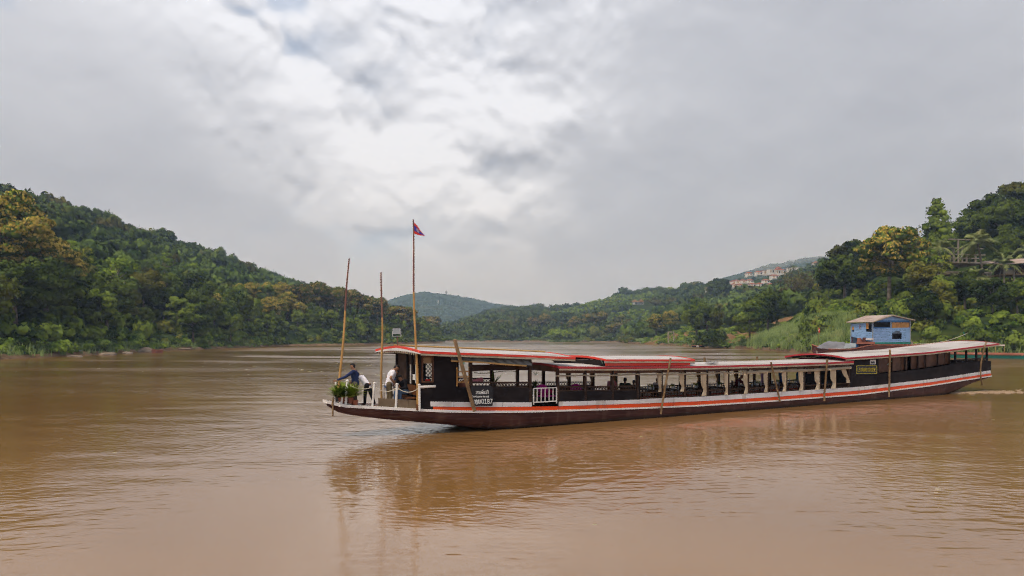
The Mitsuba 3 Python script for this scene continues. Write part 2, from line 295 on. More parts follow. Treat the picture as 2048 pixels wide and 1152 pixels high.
RIGHT = land([(780, [(700, -1), (712, 2), (740, 4), (800, 5), (950, 6), (1150, 6), (1400, 5)]),
              (880, [(640, -1), (650, 2), (690, 5), (780, 8), (980, 11), (1250, 16), (1450, 12)]),
              (930, [(628, -1), (638, 2), (680, 6), (790, 12), (1000, 20), (1320, 32), (1500, 28)]),
              (985, [(620, -1), (630, 2), (680, 8), (800, 18), (1020, 31), (1350, 52), (1500, 46)]),
              (1060, [(612, -1), (622, 2), (680, 9), (800, 20), (1020, 36), (1360, 60), (1500, 52)]),
              (1130, [(600, -1), (610, 2), (670, 8), (780, 20), (960, 36), (1300, 59), (1500, 50)]),
              (1185, [(575, -1), (586, 2), (640, 9), (760, 22), (920, 42), (1120, 61), (1300, 52)]),
              (1240, [(548, -1), (558, 2), (620, 9), (740, 26), (920, 52), (1120, 73), (1300, 60)]),
              (1262, [(400, -1), (410, 1.4), (560, 6), (720, 25), (900, 52), (1110, 75), (1300, 62)]),
              (1310, [(372, -1), (382, 1.6), (520, 9), (680, 26), (900, 56), (1120, 80), (1300, 66)]),
              (1370, [(288, -1), (296, 1.6), (440, 11), (640, 26), (880, 55), (1100, 84), (1300, 70)]),
              (1440, [(248, -1), (256, 1.8), (380, 11), (560, 24), (800, 55), (1000, 77), (1200, 70)]),
              (1500, [(222, -1), (230, 2.0), (330, 11), (520, 26), (760, 58), (950, 83), (1150, 76)]),
              (1560, [(190, -1), (197, 2.2), (290, 12), (480, 28), (740, 60), (940, 90), (1150, 80)]),
              (1620, [(163, -1), (170, 2.4), (260, 14), (440, 34), (700, 66), (910, 93), (1120, 84)]),
              (1690, [(152, -1), (160, 2.4), (250, 20), (420, 44), (660, 76), (870, 99), (1080, 90)]),
              (1755, [(146, -1), (155, 2.6), (240, 22), (400, 46), (620, 80), (820, 104), (1020, 94)]),
              (1900, [(140, -1), (150, 2.6), (240, 24), (400, 50), (600, 84), (800, 108), (1000, 98)]),
              (2100, [(136, -1), (146, 2.6), (230, 30), (380, 60), (580, 90), (780, 112), (980, 100)])], 170, 70, 3.0, 2)
NEAR = land([(1560, [(192, -3), (196, 0), (210, 1), (230, 2), (260, 3), (300, 2), (330, -2)]),
             (1620, [(164, -1), (170, 2.0), (184, 5), (212, 10), (252, 13), (290, 12), (340, 4)]),
             (1690, [(150, -1), (156, 2.2), (172, 7), (204, 14), (248, 22), (290, 24), (350, 14)]),
             (1760, [(143, -1), (149, 2.4), (163, 8), (192, 15), (240, 28), (285, 35), (350, 25)]),
             (1840, [(138, -1), (144, 2.6), (158, 9), (186, 16), (232, 27), (285, 33), (360, 26)]),
             (1920, [(134, -1), (140, 2.6), (153, 9), (182, 17), (228, 30), (285, 38), (370, 30)]),
             (2048, [(130, -1), (136, 2.6), (149, 9), (178, 17), (226, 38), (285, 53), (380, 44)]),
             (2250, [(126, -1), (132, 2.6), (146, 10), (174, 20), (220, 46), (285, 68), (380, 56)]),
             (2500, [(120, -1), (126, 2.6), (140, 11), (170, 24), (215, 54), (285, 84), (380, 66)])], 110, 60, 1.6, 3)
FAR1 = land([(600, [(1500, -1), (1700, 6), (2000, 40), (2300, 90), (2600, 104), (2900, 90)]),
             (700, [(1500, -1), (1700, 8), (2000, 48), (2300, 100), (2600, 118), (2900, 100)]),
             (770, [(1500, -1), (1700, 10), (2000, 58), (2300, 112), (2600, 136), (2900, 112)]),
             (805, [(1500, -1), (1700, 14), (2000, 74), (2300, 136), (2600, 160), (2900, 130)]),
             (850, [(1500, -1), (1700, 16), (2000, 84), (2300, 150), (2600, 176), (2900, 140)]),
             (895, [(1500, -1), (1700, 14), (2000, 74), (2300, 134), (2600, 164), (2900, 140)]),
             (920, [(1500, -1), (1700, 12), (2000, 64), (2300, 124), (2600, 153), (2900, 130)]),
             (950, [(1500, -1), (1700, 10), (2000, 54), (2300, 112), (2600, 146), (2900, 130)]),
             (985, [(1500, -1), (1700, 8), (2000, 42), (2300, 92), (2600, 128), (2900, 110)]),
             (1040, [(1500, -1), (1700, 6), (2000, 36), (2300, 82), (2600, 114), (2900, 100)]),
             (1150, [(1500, -1), (1700, 6), (2000, 30), (2300, 70), (2600, 100), (2900, 90)])], 200, 110, 12, 4, 1 / 110)
FAR2 = land([(1250, [(1500, 30), (1700, 70), (1900, 96), (2100, 116), (2400, 100)]),
             (1380, [(1500, 40), (1700, 90), (1900, 128), (2100, 152), (2400, 140)]),
             (1430, [(1500, 44), (1700, 100), (1900, 146), (2100, 172), (2400, 160)]),
             (1480, [(1500, 50), (1700, 112), (1900, 164), (2100, 199), (2400, 190)]),
             (1540, [(1500, 60), (1700, 124), (1900, 184), (2100, 226), (2400, 226)]),
             (1620, [(1500, 60), (1700, 134), (1900, 200), (2100, 250), (2400, 256)]),
             (1760, [(1500, 60), (1700, 140), (1900, 210), (2100, 260), (2400, 270)]),
             (2000, [(1500, 60), (1700, 140), (1900, 210), (2100, 260), (2400, 270)])], 130, 80, 10, 5, 1 / 100)
for P_, f_, a_ in ((FAR1, 9.0, 6.0), (FAR2, 8.5, 5.5)):      # forest canopy seen from far: lumpy relief
    P_[..., 2] += a_ * (nnoise(P_ / [f_, f_, 1e9] + 3, 5) * 1.0 + 0.6 * nnoise(P_ / [f_ * .55, f_ * .55, 1e9], 6) - .6) * np.clip(P_[..., 2] / 20, 0, 1)
structure('left_hillside', land_mesh(LEFT), 'undergrowth', True, 'wooded hillside along the left bank')
structure('right_hillside', land_mesh(RIGHT), 'undergrowth', True, 'wooded hills behind the right bank')
structure('near_right_slope', land_mesh(NEAR), 'undergrowth', True, 'steep overgrown slope at the right')
structure('distant_hill', land_mesh(FAR1), 'far_slope', False, 'blue hazy hill beyond the bend of the river')
structure('misty_hill', land_mesh(FAR2), 'far_slope', False, 'misty hill behind the white villas')
def shore(name, P, z0, z1, lab, lo=-9e9, hi=9e9):
    """A strip of bare mud along the waterline of a land grid."""
    v = []
    for c in P:
        q = CX + c[0, 0] / c[0, 1] * F
        if not lo < q < hi: continue
        j = int(np.argmax(c[:, 2] > z1 * (0.6 + 0.9 * nnoise(np.array([q / 9.0, 3, 1]))))); j = max(j, 1)
        zt = np.linspace(z0, c[j, 2], 5); X = np.interp(zt, c[:j + 1, 2], c[:j + 1, 0]); Yv = np.interp(zt, c[:j + 1, 2], c[:j + 1, 1]); v.append(np.stack([X, Yv, zt + .07], 1))
    structure(name, (np.vstack(v), grid_faces(len(v), 5)), 'mud', True, lab)
shore('muddy_shore', LEFT, -.25, .55, 'muddy waterline of the left bank'); shore('muddy_shore_right', RIGHT, -.25, .7, 'muddy waterline of the right bank', 870, 1640); shore('muddy_landing', NEAR, -.25, .6, 'muddy waterline below the right slope', 1640, 2300)
# the ground beneath the river and behind the hills
v = np.array([[x, y, -1.6] for x in (-3500, 3500) for y in (-380, 6100)], float); structure('river_bed', (v, grid_faces(2, 2)), 'soil', False, 'river bed')

# low cloud that clings to the far ridges
def mist(name, lumps, sig, lab):
    m = m3.Manifold()
    for c, r in lumps:
        v, f = blob(c, r, 4, .5, int(abs(c[0])) % 50); m = m + m3.Manifold(m3.Mesh(vert_properties=v.astype(np.float32), tri_verts=np.asarray(f, np.uint32)))
    mm = m.to_mesh(); scene[name + '_air'] = {'type': 'homogeneous', 'albedo': {'type': 'rgb', 'value': 0.985}, 'sigma_t': {'type': 'rgb', 'value': [sig] * 3}}
    scene[name] = {**mikit.ply((mm.vert_properties[:, :3], mm.tri_verts), {'type': 'null'}, True), 'interior': ref(name + '_air'), 'exterior': ref('haze_air')}
    labels[name] = {'kind': 'stuff', 'label': lab, 'category': 'mist'}
g = np.random.default_rng(12)
mist('hill_mist', [(at(x, y, 1900 + g.uniform(-40, 160)), (rx, 160, rz)) for x, y, rx, rz in ((1510, 528, 110, 18), (1560, 512, 150, 34), (1640, 498, 160, 44), (1720, 488, 140, 44))], 0.0014, 'low cloud over the misty hill behind the villas')

# ------------------------------------------------------------------ tree kinds
def normals_out(p, c, r, g, k=0.5):
    n = unit((p - c) / r); return unit(n * (1 - k) + g.normal(0, 1, p.shape) * 0.35 * k + [0, 0, .18])
class Foliage:
    """Leaf sprays with shading normals of the mass they belong to."""
    def __init__(s): s.v, s.f, s.nn, s.k = [], [], [], 0
    def add(s, v, f, n):
        v = np.asarray(v).reshape(-1, 3); s.v.append(v); s.f.append(np.asarray(f) + s.k); s.nn.append(np.asarray(n).reshape(-1, 3)); s.k += len(v)
    def arrays(s): return np.vstack(s.v), np.vstack(s.f), np.vstack(s.nn)
def spray(fo, pos, nrm, size, g, shade, asp=1.0, droop=0.0):
    """One bent leaf spray (two triangles) at each pos, facing roughly nrm."""
    n = len(pos); d = unit(nrm + g.normal(0, .55, (n, 3))); a = unit(np.cross(d, g.normal(0, 1, (n, 3)))); b = np.cross(d, a)
    sz = (size * g.uniform(.6, 1.4, n))[:, None]
    v = np.stack([pos - a * sz * .5 * asp, pos - b * sz * .42 + d * sz * .12, pos + a * sz * .5 * asp - [0, 0, droop] * sz, pos + b * sz * .42 + d * sz * .12], 1)
    f = (np.arange(n) * 4)[:, None, None] + np.array([[0, 1, 2], [0, 2, 3]])[None]
    fo.add(v, f.reshape(-1, 3), np.repeat(shade[:, None], 4, 1))
def crown(seed, R, zc, nclump, nleaf, size, flat_=0.8, clump=0.36, droop=0.0, shape='round', core=True, low=-0.5):
    g = np.random.default_rng(seed); fo = Foliage(); R = np.asarray(R, float); C = np.array([0, 0, zc]); cl = []
    for k in range(nclump):
        d = unit(g.normal(0, 1, 3)); d[2] = max(d[2], low) if g.random() < .8 else abs(d[2]); rr = g.uniform(.45, .86) if shape != 'open' else g.uniform(.62, .95)
        c = C + d * R * rr
        if shape == 'cone': t = g.random() ** .8; c = np.array([*(unit(g.normal(0, 1, 2)) * g.uniform(.2, .85) * R[:2] * (1.06 - t)), zc + R[2] * (2 * t - 1)])
        r = R.mean() * clump * g.uniform(.7, 1.3) * np.array([1, 1, flat_]) * ((1.1 - .7 * t) if shape == 'cone' else 1); cl.append((c, r))
        m = max(4, int(nleaf * (r[0] / (R.mean() * clump)) ** 2)); q = unit(g.normal(0, 1, (m, 3))); q[:, 2] = np.where(q[:, 2] < -.35, -q[:, 2], q[:, 2]); p = c + q * r * g.uniform(.72, 1.12, (m, 1))
        sh = unit(.50 * q + .30 * unit((p - C) / R) + [0, 0, .22] + g.normal(0, .30, (m, 3)))
        spray(fo, p, q, size, g, sh, 1.25, droop)
        if core:
            v, f = blob(c, r * .62, 1, .3, seed + k); fo.add(v, f, unit(.6 * unit((v - c) / r) + .4 * unit((v - C) / R)))
    return fo, cl
def limbs(cl, zc, h0, r0, seed, n=9):
    """Tapered trunk with limbs reaching into the clumps."""
    g = np.random.default_rng(seed); mb = MB(); lean = g.normal(0, .25, 2)
    top = np.array([*lean, zc]); pts = np.array([[0, 0, -1.2], [lean[0] * .2, lean[1] * .2, h0 * .5], [lean[0] * .6, lean[1] * .6, h0], top]); mb.add(*tube(pts, [r0 * 1.35, r0, r0 * .8, r0 * .3], 7))
    for c, r in [cl[i] for i in g.permutation(len(cl))[:n]]:
        t = g.uniform(.35, .95); b = pts[2] * (1 - t) + top * t if c[2] > h0 else pts[1] * (1 - t) + pts[2] * t; m = (b + c) / 2 + [0, 0, -.1 * np.linalg.norm(c - b)]
        mb.add(*tube([b, m, c], [r0 * .42, r0 * .28, r0 * .1], 5))
    return mb
def shape_of(fo, bsdf):
    v, f, n = fo.arrays() if isinstance(fo, Foliage) else fo
    return {'type': 'ply', 'filename': meshkit.write_ply((v, f), False, normals=n), 'face_normals': False, 'bsdf': ref(bsdf)}
def template(name, parts):
    scene[name] = {'type': 'shapegroup', **parts}; return name
KINDS = {}
def make_kind(kind, seeds, mat, R, zc, ncl, nl, size, trunk=None, flat_=.8, clump=.36, droop=0., shape='round', low=-.5, bloom=None, bark='bark', nlimb=9, core=True):
    KINDS[kind] = []
    for sd in seeds:
        fo, cl = crown(sd, R, zc, ncl, nl, size, flat_, clump, droop, shape, core, low); parts = {'crown': shape_of(fo, mat)}
        if trunk: parts['trunk'] = mikit.ply(limbs(cl, zc, trunk[0], trunk[1], sd, nlimb).mesh(), bark, True)
        if bloom:
            g = np.random.default_rng(sd + 99); fb_ = Foliage(); C = np.array([0, 0, zc])
            for c, r in cl:
                if c[2] < zc + R[2] * bloom[2] - g.random() * R[2] * .3: continue
                m = int(nl * bloom[1]); q = unit(g.normal(0, 1, (m, 3))); q[:, 2] = abs(q[:, 2]) - .15; p = c + q * r * g.uniform(.80, 1.30, (m, 1)); spray(fb_, p, q, size * .74, g, unit(.6 * q + .3 * unit((p - C) / R) + [0, 0, .25] + g.normal(0, .15, (m, 3))))
            if fb_.k: parts['blossom'] = shape_of(fb_, bloom[0])
        KINDS[kind].append(template(f'group_{kind}_{sd}', parts))
make_kind('broad_dark', (1, 2, 3), 'leaf_dark', (5.2, 5.2, 5.2), 6.8, 40, 95, .58, (3.6, .32), clump=.33, low=-.8)
make_kind('broad_mid', (4, 5, 6), 'leaf_mid', (4.8, 4.8, 5.0), 6.3, 38, 95, .55, (3.4, .28), clump=.33, low=-.8)
make_kind('bush', (7, 8), 'leaf_mid', (3.0, 3.0, 2.0), 1.6, 16, 60, .45, None, low=-.2)
make_kind('bush_light', (9, 10, 11), 'leaf_light', (2.8, 2.8, 1.9), 1.5, 16, 64, .42, None, low=-.2)
make_kind('bush_dark', (12, 13), 'leaf_dark', (3.4, 3.4, 2.6), 2.2, 18, 64, .5, None, low=-.3)
make_kind('ochre', (14, 15, 16), 'leaf_mid', (4.9, 4.9, 5.0), 7.2, 64, 44, .48, (3.8, .3), bloom=('leaf_ochre', 3.2, -.75), clump=.22, low=-.7)
make_kind('ochre_thin', (34, 35), 'leaf_mid', (4.9, 4.9, 5.0), 7.2, 64, 44, .48, (3.8, .3), bloom=('leaf_ochre', 1.9, -.65), clump=.22, low=-.7)
make_kind('rust', (17, 18, 19), 'leaf_dark', (4.8, 4.8, 4.8), 6.8, 34, 44, .6, (3.8, .28), bloom=('leaf_rust', 1.6, -.6), clump=.31, low=-.7)
make_kind('bamboo_clump', (20, 21), 'leaf_mid', (3.4, 3.4, 5.2), 6.0, 26, 60, .62, (2.0, .12), flat_=.55, droop=.5, clump=.34)
make_kind('airy', (22, 23), 'leaf_light', (5.4, 5.4, 5.6), 9.5, 24, 70, .55, (5.0, .30), clump=.25, shape='open', nlimb=18, bark='pale_bark', core=False)
make_kind('grey_airy', (24,), 'leaf_sere', (5.8, 5.8, 6.4), 9.5, 60, 26, .40, (4.0, .30), clump=.24, nlimb=40, core=False)
make_kind('conical', (25,), 'leaf_mid', (8.0, 8.0, 9.5), 10.0, 90, 60, .5, (2.0, .3), clump=.30, shape='cone')
make_kind('wide_dark', (26, 27), 'leaf_dark', (8.3, 8.3, 6.0), 7.6, 90, 90, .60, (4.5, .5), clump=.20, flat_=.75, low=-.7)
tree_pos = {}
TREE_P = []
def tree(kind, p, sc, label, cat='tree', group=None, name=None, rot=None, var=None, squash=1.0):
    g = np.random.default_rng(int(abs(p[0] * 13 + p[1] * 7)) + 5); k = thing(name or 'tree', label, cat, group); v = KINDS[kind]; tp = v[(g.integers(len(v)) if var is None else var) % len(v)]
    scene[k] = {'type': 'instance', 'shapegroup': ref(tp), 'to_world': T().translate([float(x) for x in p]).rotate([0, 0, 1], float(g.uniform(0, 360) if rot is None else rot)).scale([float(sc), float(sc), float(sc * squash)])}
    TREE_P.append([p[0], p[1], sc]); return k

# forest that reads as one mass: many light crowns in one mesh per hillside
def light_tree(seed, n, size, lob=7, cs=0):
    g = np.random.default_rng(seed); fo = Foliage(); lobes = [(np.array([*(g.normal(0, .42, 2)), g.uniform(.15, .75)]), g.uniform(.38, .62)) for _ in range(lob)] + [(np.array([0, 0, .35]), .75)]
    per = n // (lob + 1)
    for i, (c, r) in enumerate(lobes):
        q = unit(g.normal(0, 1, (per, 3))); q[:, 2] = np.where(q[:, 2] < -.2, -q[:, 2], q[:, 2]); p = c + q * r * np.array([1, 1, .85]) * g.uniform(.85, 1.15, (per, 1)); spray(fo, p, q, size, g, unit(.6 * q + .3 * unit(p - [0, 0, .2]) + [0, 0, .25] + g.normal(0, .28, (per, 3))))
        if cs is not None or i == lob:
            v, f = blob(c, [r * .74, r * .74, r * .64], 1 if i == lob else cs, .3, seed + i); fo.add(v, f, unit(v - c))
    return fo.arrays()
def forest(name, label, pts, sizes, mat, protos, seed, up=1.15):
    g = np.random.default_rng(seed); V, Fc, N_, k = [], [], [], 0; which = g.integers(len(protos), size=len(pts))
    for w, (v, f, n) in enumerate(protos):
        idx = np.nonzero(which == w)[0]
        if not len(idx): continue
        a = g.uniform(0, 6.28, len(idx)); ca, sa_ = np.cos(a), np.sin(a); s_ = sizes[idx]; st = g.uniform(.8, 1.35, len(idx)) * up
        R_ = np.zeros((len(idx), 3, 3)); R_[:, 0, 0] = ca; R_[:, 0, 1] = -sa_; R_[:, 1, 0] = sa_; R_[:, 1, 1] = ca; R_[:, 2, 2] = 1
        vv = np.einsum('kij,nj->kni', R_, v) * s_[:, None, None]; vv[..., 2] *= st[:, None]; vv += pts[idx][:, None] ; nn = np.einsum('kij,nj->kni', R_, n)
        V.append(vv.reshape(-1, 3)); N_.append(nn.reshape(-1, 3)); Fc.append((f[None] + (np.arange(len(idx)) * len(v))[:, None, None]).reshape(-1, 3) + k); k += len(idx) * len(v)
    V, Fc, N_ = np.vstack(V), np.vstack(Fc), np.vstack(N_)
    scene[name] = {'type': 'ply', 'filename': meshkit.write_ply((V, Fc), False, normals=N_), 'face_normals': False, 'bsdf': ref(mat)}
    labels[name] = {'kind': 'stuff', 'label': label, 'category': 'forest'}
PA = [light_tree(s, 190, .34, 8) for s in (1, 2, 3, 4, 5)]; PB = [light_tree(s, 84, .44, 5, None) for s in (11, 12, 13, 14, 15, 16)]
# ------------------------------------------------------------------ planting the two banks
pxof = lambda P: CX + P[:, 0] / P[:, 1] * F
gl = np.random.default_rng(77)
# left bank: landmark trees first
for kind, px, Y, sc, lab, kw in (
    ('ochre', 14, 164, 2.15, 'largest golden ochre flowering tree, at the left edge of the picture', {}),
    ('ochre', 82, 172, 1.65, 'golden ochre flowering tree just right of the largest one', {}),
    ('ochre', 132, 186, 1.2, 'smaller ochre flowering tree below and right of the large golden one', {}),
    ('airy', 222, 196, 1.25, 'pale branching tree with open crown and visible light limbs on the left bank', {'name': 'branching_tree'}),
    ('ochre', 296, 232, 1.2, 'ochre topped tree right of the pale branching tree', {}),
    ('ochre', 428, 262, 1.05, 'ochre topped tree above the grassy point of the left bank', {}),
    ('ochre', 452, 280, .75, 'small ochre tree right of the one above the grassy point', {}),
    ('ochre', 505, 330, 1.15, 'ochre tree, first of the ochre row beyond the grassy point', {}),
    ('ochre', 540, 345, 1.3, 'broad ochre tree in the middle of the row beyond the grassy point', {}),
    ('ochre', 575, 352, 1.15, 'ochre tree, last of the row beyond the grassy point', {}),
    ('airy', 150, 205, 1.0, 'light green open tree left of the pale branching tree', {}), ('airy', 330, 300, .9, 'light open tree high behind the ochre topped tree', {}), ('airy', 392, 330, .9, 'light open tree on the slope above the grassy point', {}), ('broad_mid', 322, 545, 1.3, 'taller tree breaking the left skyline', {}), ('broad_dark', 338, 552, 1.2, 'second taller tree breaking the left skyline', {}), ('broad_mid', 440, 612, 1.25, 'tall tree on the left skyline further down the ridge', {}),
    ('wide_dark', 95, 158, 1.15, 'wide dark tree under the large golden trees on the left bank', {}),
    ('wide_dark', 30, 148, 1.0, 'wide dark tree at the left edge below the largest golden tree', {}),
    ('wide_dark', 360, 250, .9, 'wide dark rounded tree behind the grassy point', {}),
    ('airy', 505, 300, .8, 'light green open tree at the foot of the ochre row', {})):
    tree(kind, ground_at(LEFT, px, Y), sc, lab, 'tree', **kw)
def band(P):
    q = pxof(P); top = HY - (P[:, 2] + 10 - H) / P[:, 1] * F; return (q > 585) & (q < 872) & (top > np.interp(q, [585, 700, 800, 872], [585, 604, 628, 652])) & (top < np.interp(q, [585, 700, 800, 872], [622, 645, 662, 672])) & (P[:, 1] > np.interp(q, [585, 700, 800, 872], [345, 385, 445, 505]))
pts = sprinkle(LEFT, 14.0, 31, 3.0, band)
for p in pts: tree('rust', p, gl.uniform(1.25, 1.75), 'brownish gold tree in the long rusty band of the left bank forest', group='rusty gold trees along the left bank')
pts = sprinkle(LEFT, 9.5, 32, 3.0, lambda P: (lambda q, top: (q > 410) & (q < 600) & (top > np.interp(q, [410, 600], [565, 575])) & (top < np.interp(q, [410, 600], [590, 612])) & (nnoise(P / [22, 22, 1e9], 3) > .42))(pxof(P), HY - (P[:, 2] + 11 - H) / P[:, 1] * F))
for p in pts: tree('ochre', p, gl.uniform(.9, 1.25), 'ochre topped tree in the row beyond the grassy point', group='ochre trees beyond the grassy point')
taken = np.array([t[:2] for t in TREE_P])
pts = sprinkle(LEFT, 9.6, 5, 2.2, lambda P: (P[:, 2] < 15.5 + P[:, 1] * 0) & (pxof(P) > -60))
from scipy.spatial import cKDTree
d_, _ = cKDTree(taken).query(pts[:, :2]); pts = pts[d_ > 4.5]
NF = 0
for p in pts[np.argsort(pts[:, 1])]:
    k = gl.choice(['broad_dark', 'broad_mid', 'bamboo_clump', 'bush_dark'], p=[.44, .28, .16, .12]); px = CX + p[0] / p[1] * F
    if p[2] < 4 and gl.random() < .5: k = 'bush_dark'
    if 560 < px and gl.random() < .2: k = 'broad_mid'
    sc = gl.uniform(.85, 1.4) * (1.0 if px < 540 else .70) * (.8 if p[2] < 4 else 1) * (.85 if px > 860 else 1)
    nm, gp = {'broad_dark': ('dense dark green tree in the front ranks of the left bank forest', 'dark trees of the left bank'), 'broad_mid': ('mid green leafy tree in the front ranks of the left bank forest', 'mid green trees of the left bank'),
              'bamboo_clump': ('drooping bamboo like clump in the left bank forest', 'bamboo clumps of the left bank'), 'bush_dark': ('dark low bush at the foot of the left bank forest', 'dark bushes of the left bank')}[k]
    tree(k, p, sc, nm, 'bush' if k == 'bush_dark' else 'tree', gp, {'bush_dark': 'bush', 'bamboo_clump': 'bamboo_clump'}.get(k)); NF += 1
# the slope behind them reads as one wood
taken = np.array([t[:2] for t in TREE_P]); pts = sprinkle(LEFT, 9.0, 6, 12.0, lambda P: (pxof(P) > -200) & (pxof(P) < 880) & (P[:, 2] > 13))
d_, _ = cKDTree(taken).query(pts[:, :2]); pts = pts[d_ > 5]
up_ = sm(30, 60, pts[:, 2] + 14 * (nnoise(pts / 40, 3) - .5)) > gl.random(len(pts))
sz = 2.6 + 4.6 * gl.random(len(pts)) ** 1.6; near = pts[:, 1] < 420
forest('hill_forest', 'dark wood covering the upper left hillside', pts[up_] + [0, 0, 1.6], sz[up_], 'leaf_forest', PB if False else PA, 1)
forest('slope_forest', 'lighter green wood on the lower left hillside', pts[~up_] + [0, 0, 1.6], sz[~up_], 'leaf_slope', PA, 2)
# right hills
pts = sprinkle(RIGHT, 11.0, 7, 2.2, lambda P: (pxof(P) > 860) & (pxof(P) < 1860) & (P[:, 1] > np.interp(pxof(P), [860, 1240, 1262, 1370, 1500, 1700], [600, 560, 430, 350, 300, 230])))
px_ = pxof(pts)
villa = (px_ > 1452) & (px_ < 1612) & (pts[:, 1] > 640) & (pts[:, 1] < 905) & (pts[:, 2] > 50)
bare = ((px_ > 1268) & (px_ < 1300) & (abs(pts[:, 1] - 800) < 30))
soilz = (pts[:, 1] < 420) & (pts[:, 2] < 9) & (px_ > 1240) & (px_ < 1560)
ok = ~bare & ~soilz & ~(villa & (px_ < 1570) & (gl.random(len(pts)) < .88)) & ~(villa & (px_ >= 1570) & (gl.random(len(pts)) < .3)); pts, px_ = pts[ok], px_[ok]
far = pts[:, 1] > 620
grassy = (nnoise(pts / [70, 90, 1e9], 8) > np.interp(px_, [1080, 1130, 1330, 1440], [.7, .33, .36, .7])) & (px_ > 1090) & (px_ < 1440) & (pts[:, 2] > 16)
sz = 2.9 + 5.0 * gl.random(len(pts)) ** 1.7; sz = np.where(grassy, sz * .55, np.where((px_ > 1450) & (px_ < 1575) & (pts[:, 1] > 690), sz * .5, sz))
a = far & ~grassy; forest('river_forest', 'hazy wood on the hills behind the right bank', pts[a] + [0, 0, 1.2], sz[a], 'leaf_forest', PB, 3, 1.0)
a = far & grassy; forest('scrub_cover', 'bright scrub on the open hill behind the right bank', pts[a], sz[a], 'leaf_light', PB, 4, .8)
a = ~far; forest('bank_forest', 'green wood between the right bank and the hills', pts[a] + [0, 0, 1.2], sz[a] * .95, 'leaf_slope', PA, 5, 1.05)
# single trees on the right bank
RT = 'tree'
for kind, px, Y, sc, lab, kw in (
    ('ochre_thin', 1312, 420, 1.25, 'ochre topped tree above the bare earth slope of the right bank', {}), ('ochre_thin', 1342, 425, 1.2, 'second ochre topped tree just right of the one above the bare slope', {}),
    ('rust', 1222, 585, 1.0, 'orange brown small tree at the far waterside', {}), ('rust', 1237, 590, .9, 'orange brown small tree, right one of the far waterside pair', {}),
    ('rust', 1150, 640, 1.5, 'rusty brown tree on the far bank above the islet', {}), ('rust', 1180, 650, 1.6, 'rusty brown broad tree on the far bank right of the islet', {}), ('rust', 1205, 660, 1.5, 'rusty brown tree, third of the far bank row', {}),
    ('rust', 1090, 700, 1.5, 'rusty tree low on the far ridge left of the islet', {}), ('rust', 1068, 690, 1.4, 'second rusty tree low on the far ridge left of the islet', {}),
    ('grey_airy', 1583, 300, 1.25, 'tall bare looking brownish tree below the white villas', {'name': 'bare_tree'}), ('grey_airy', 1622, 330, .85, 'smaller bare looking tree right of the tall brownish one', {'name': 'bare_tree'}),
    ('wide_dark', 1437, 690, 1.7, 'big dark tree left of the white villas on the hill', {}), ('wide_dark', 1415, 300, 1.0, 'broad dark tree behind the brown field', {}), ('broad_mid', 1393, 320, 1.5, 'tall mid green tree behind the brown field', {}),
    ('ochre_thin', 1650, 290, 1.0, 'yellowish tree right of the bare looking trees', {}), ('wide_dark', 1710, 245, 1.15, 'very dark spreading tree left of the yellow flowering tree', {}), ('wide_dark', 1690, 215, 1.0, 'very dark tree behind the blue boat house', {}),
    ('wide_dark', 1668, 260, .95, 'dark spreading tree behind the light green bank', {}), ('bush_dark', 1422, 252, 1.6, 'large dark waterside bush by the brown field', {'name': 'bush', 'cat': 'bush'}), ('bush_dark', 1410, 258, 1.3, 'smaller dark bush beside the large waterside bush', {'name': 'bush', 'cat': 'bush'}),
    ('broad_mid', 1500, 232, 1.2, 'leafy tree rising from the creeper covered bank', {}), ('broad_dark', 1535, 240, 1.3, 'dark tree behind the reed covered bank', {}), ('broad_dark', 1520, 262, 1.2, 'dark tree on the bank left of the bare brownish tree', {})):
    cat = kw.pop('cat', 'tree'); tree(kind, ground_at(NEAR if px > 1640 else RIGHT, px, Y), sc, lab, cat, **kw)
# near right slope: landmark trees
for kind, px, Y, sc, lab, kw in (
    ('conical', 1873, 216, 1.15, 'tall cone shaped tree hung with creepers on the right skyline', {'name': 'conical_tree'}), ('ochre_thin', 1778, 182, 1.75, 'large yellow flowering tree above the blue boat house', {}), ('ochre_thin', 1818, 192, 1.35, 'yellow flowering tree leaning against the large one above the boat house', {}),
    ('wide_dark', 1990, 240, 1.25, 'broad dark crown on the skyline right of the cone shaped tree', {}), ('wide_dark', 1950, 238, 1.0, 'dark crown just right of the cone shaped tree', {}), ('wide_dark', 2040, 255, 1.3, 'highest dark tree at the right edge of the picture', {}), ('wide_dark', 2010, 215, 1.1, 'dark tree behind the tallest palm', {}),
    ('broad_mid', 1838, 232, .9, 'mid green tree left of the cone shaped tree', {}), ('broad_dark', 1930, 158, .75, 'dark tree below the concrete frame', {}), ('broad_mid', 1880, 156, .75, 'mid green tree below the left end of the concrete frame', {}), ('broad_dark', 1985, 152, .65, 'dark tree low on the slope under the stilt house', {}), ('broad_mid', 2035, 150, .7, 'mid green tree below the stilt house at the right edge', {}), ('bush_dark', 2012, 162, 1.0, 'dark bush between the stilts of the house', {}), ('broad_dark', 1850, 150, .7, 'dark tree right behind the blue boat house roof', {}), ('wide_dark', 1805, 246, .62, 'spreading flat topped tree on the left end of the right skyline', {}), ('broad_dark', 1768, 232, .9, 'rounded tree below the flat topped skyline tree', {}), ('airy', 1866, 180, .8, 'pale green layered tree left of the concrete frame', {}), ('broad_mid', 1845, 172, .9, 'leafy tree right below the yellow flowering trees', {})):
    tree(kind, ground_at(NEAR, px, Y), sc, lab, 'tree', **kw)
taken = np.array([t[:2] for t in TREE_P])
def nkeep(P): q = pxof(P); return (q > 1660) & (q < 2140) & (P[:, 2] > 15) & (P[:, 1] < 292) & ~((q > 1875) & (q < 1965) & (P[:, 1] < 205)) & ~((q > 1985) & (P[:, 1] < 176))
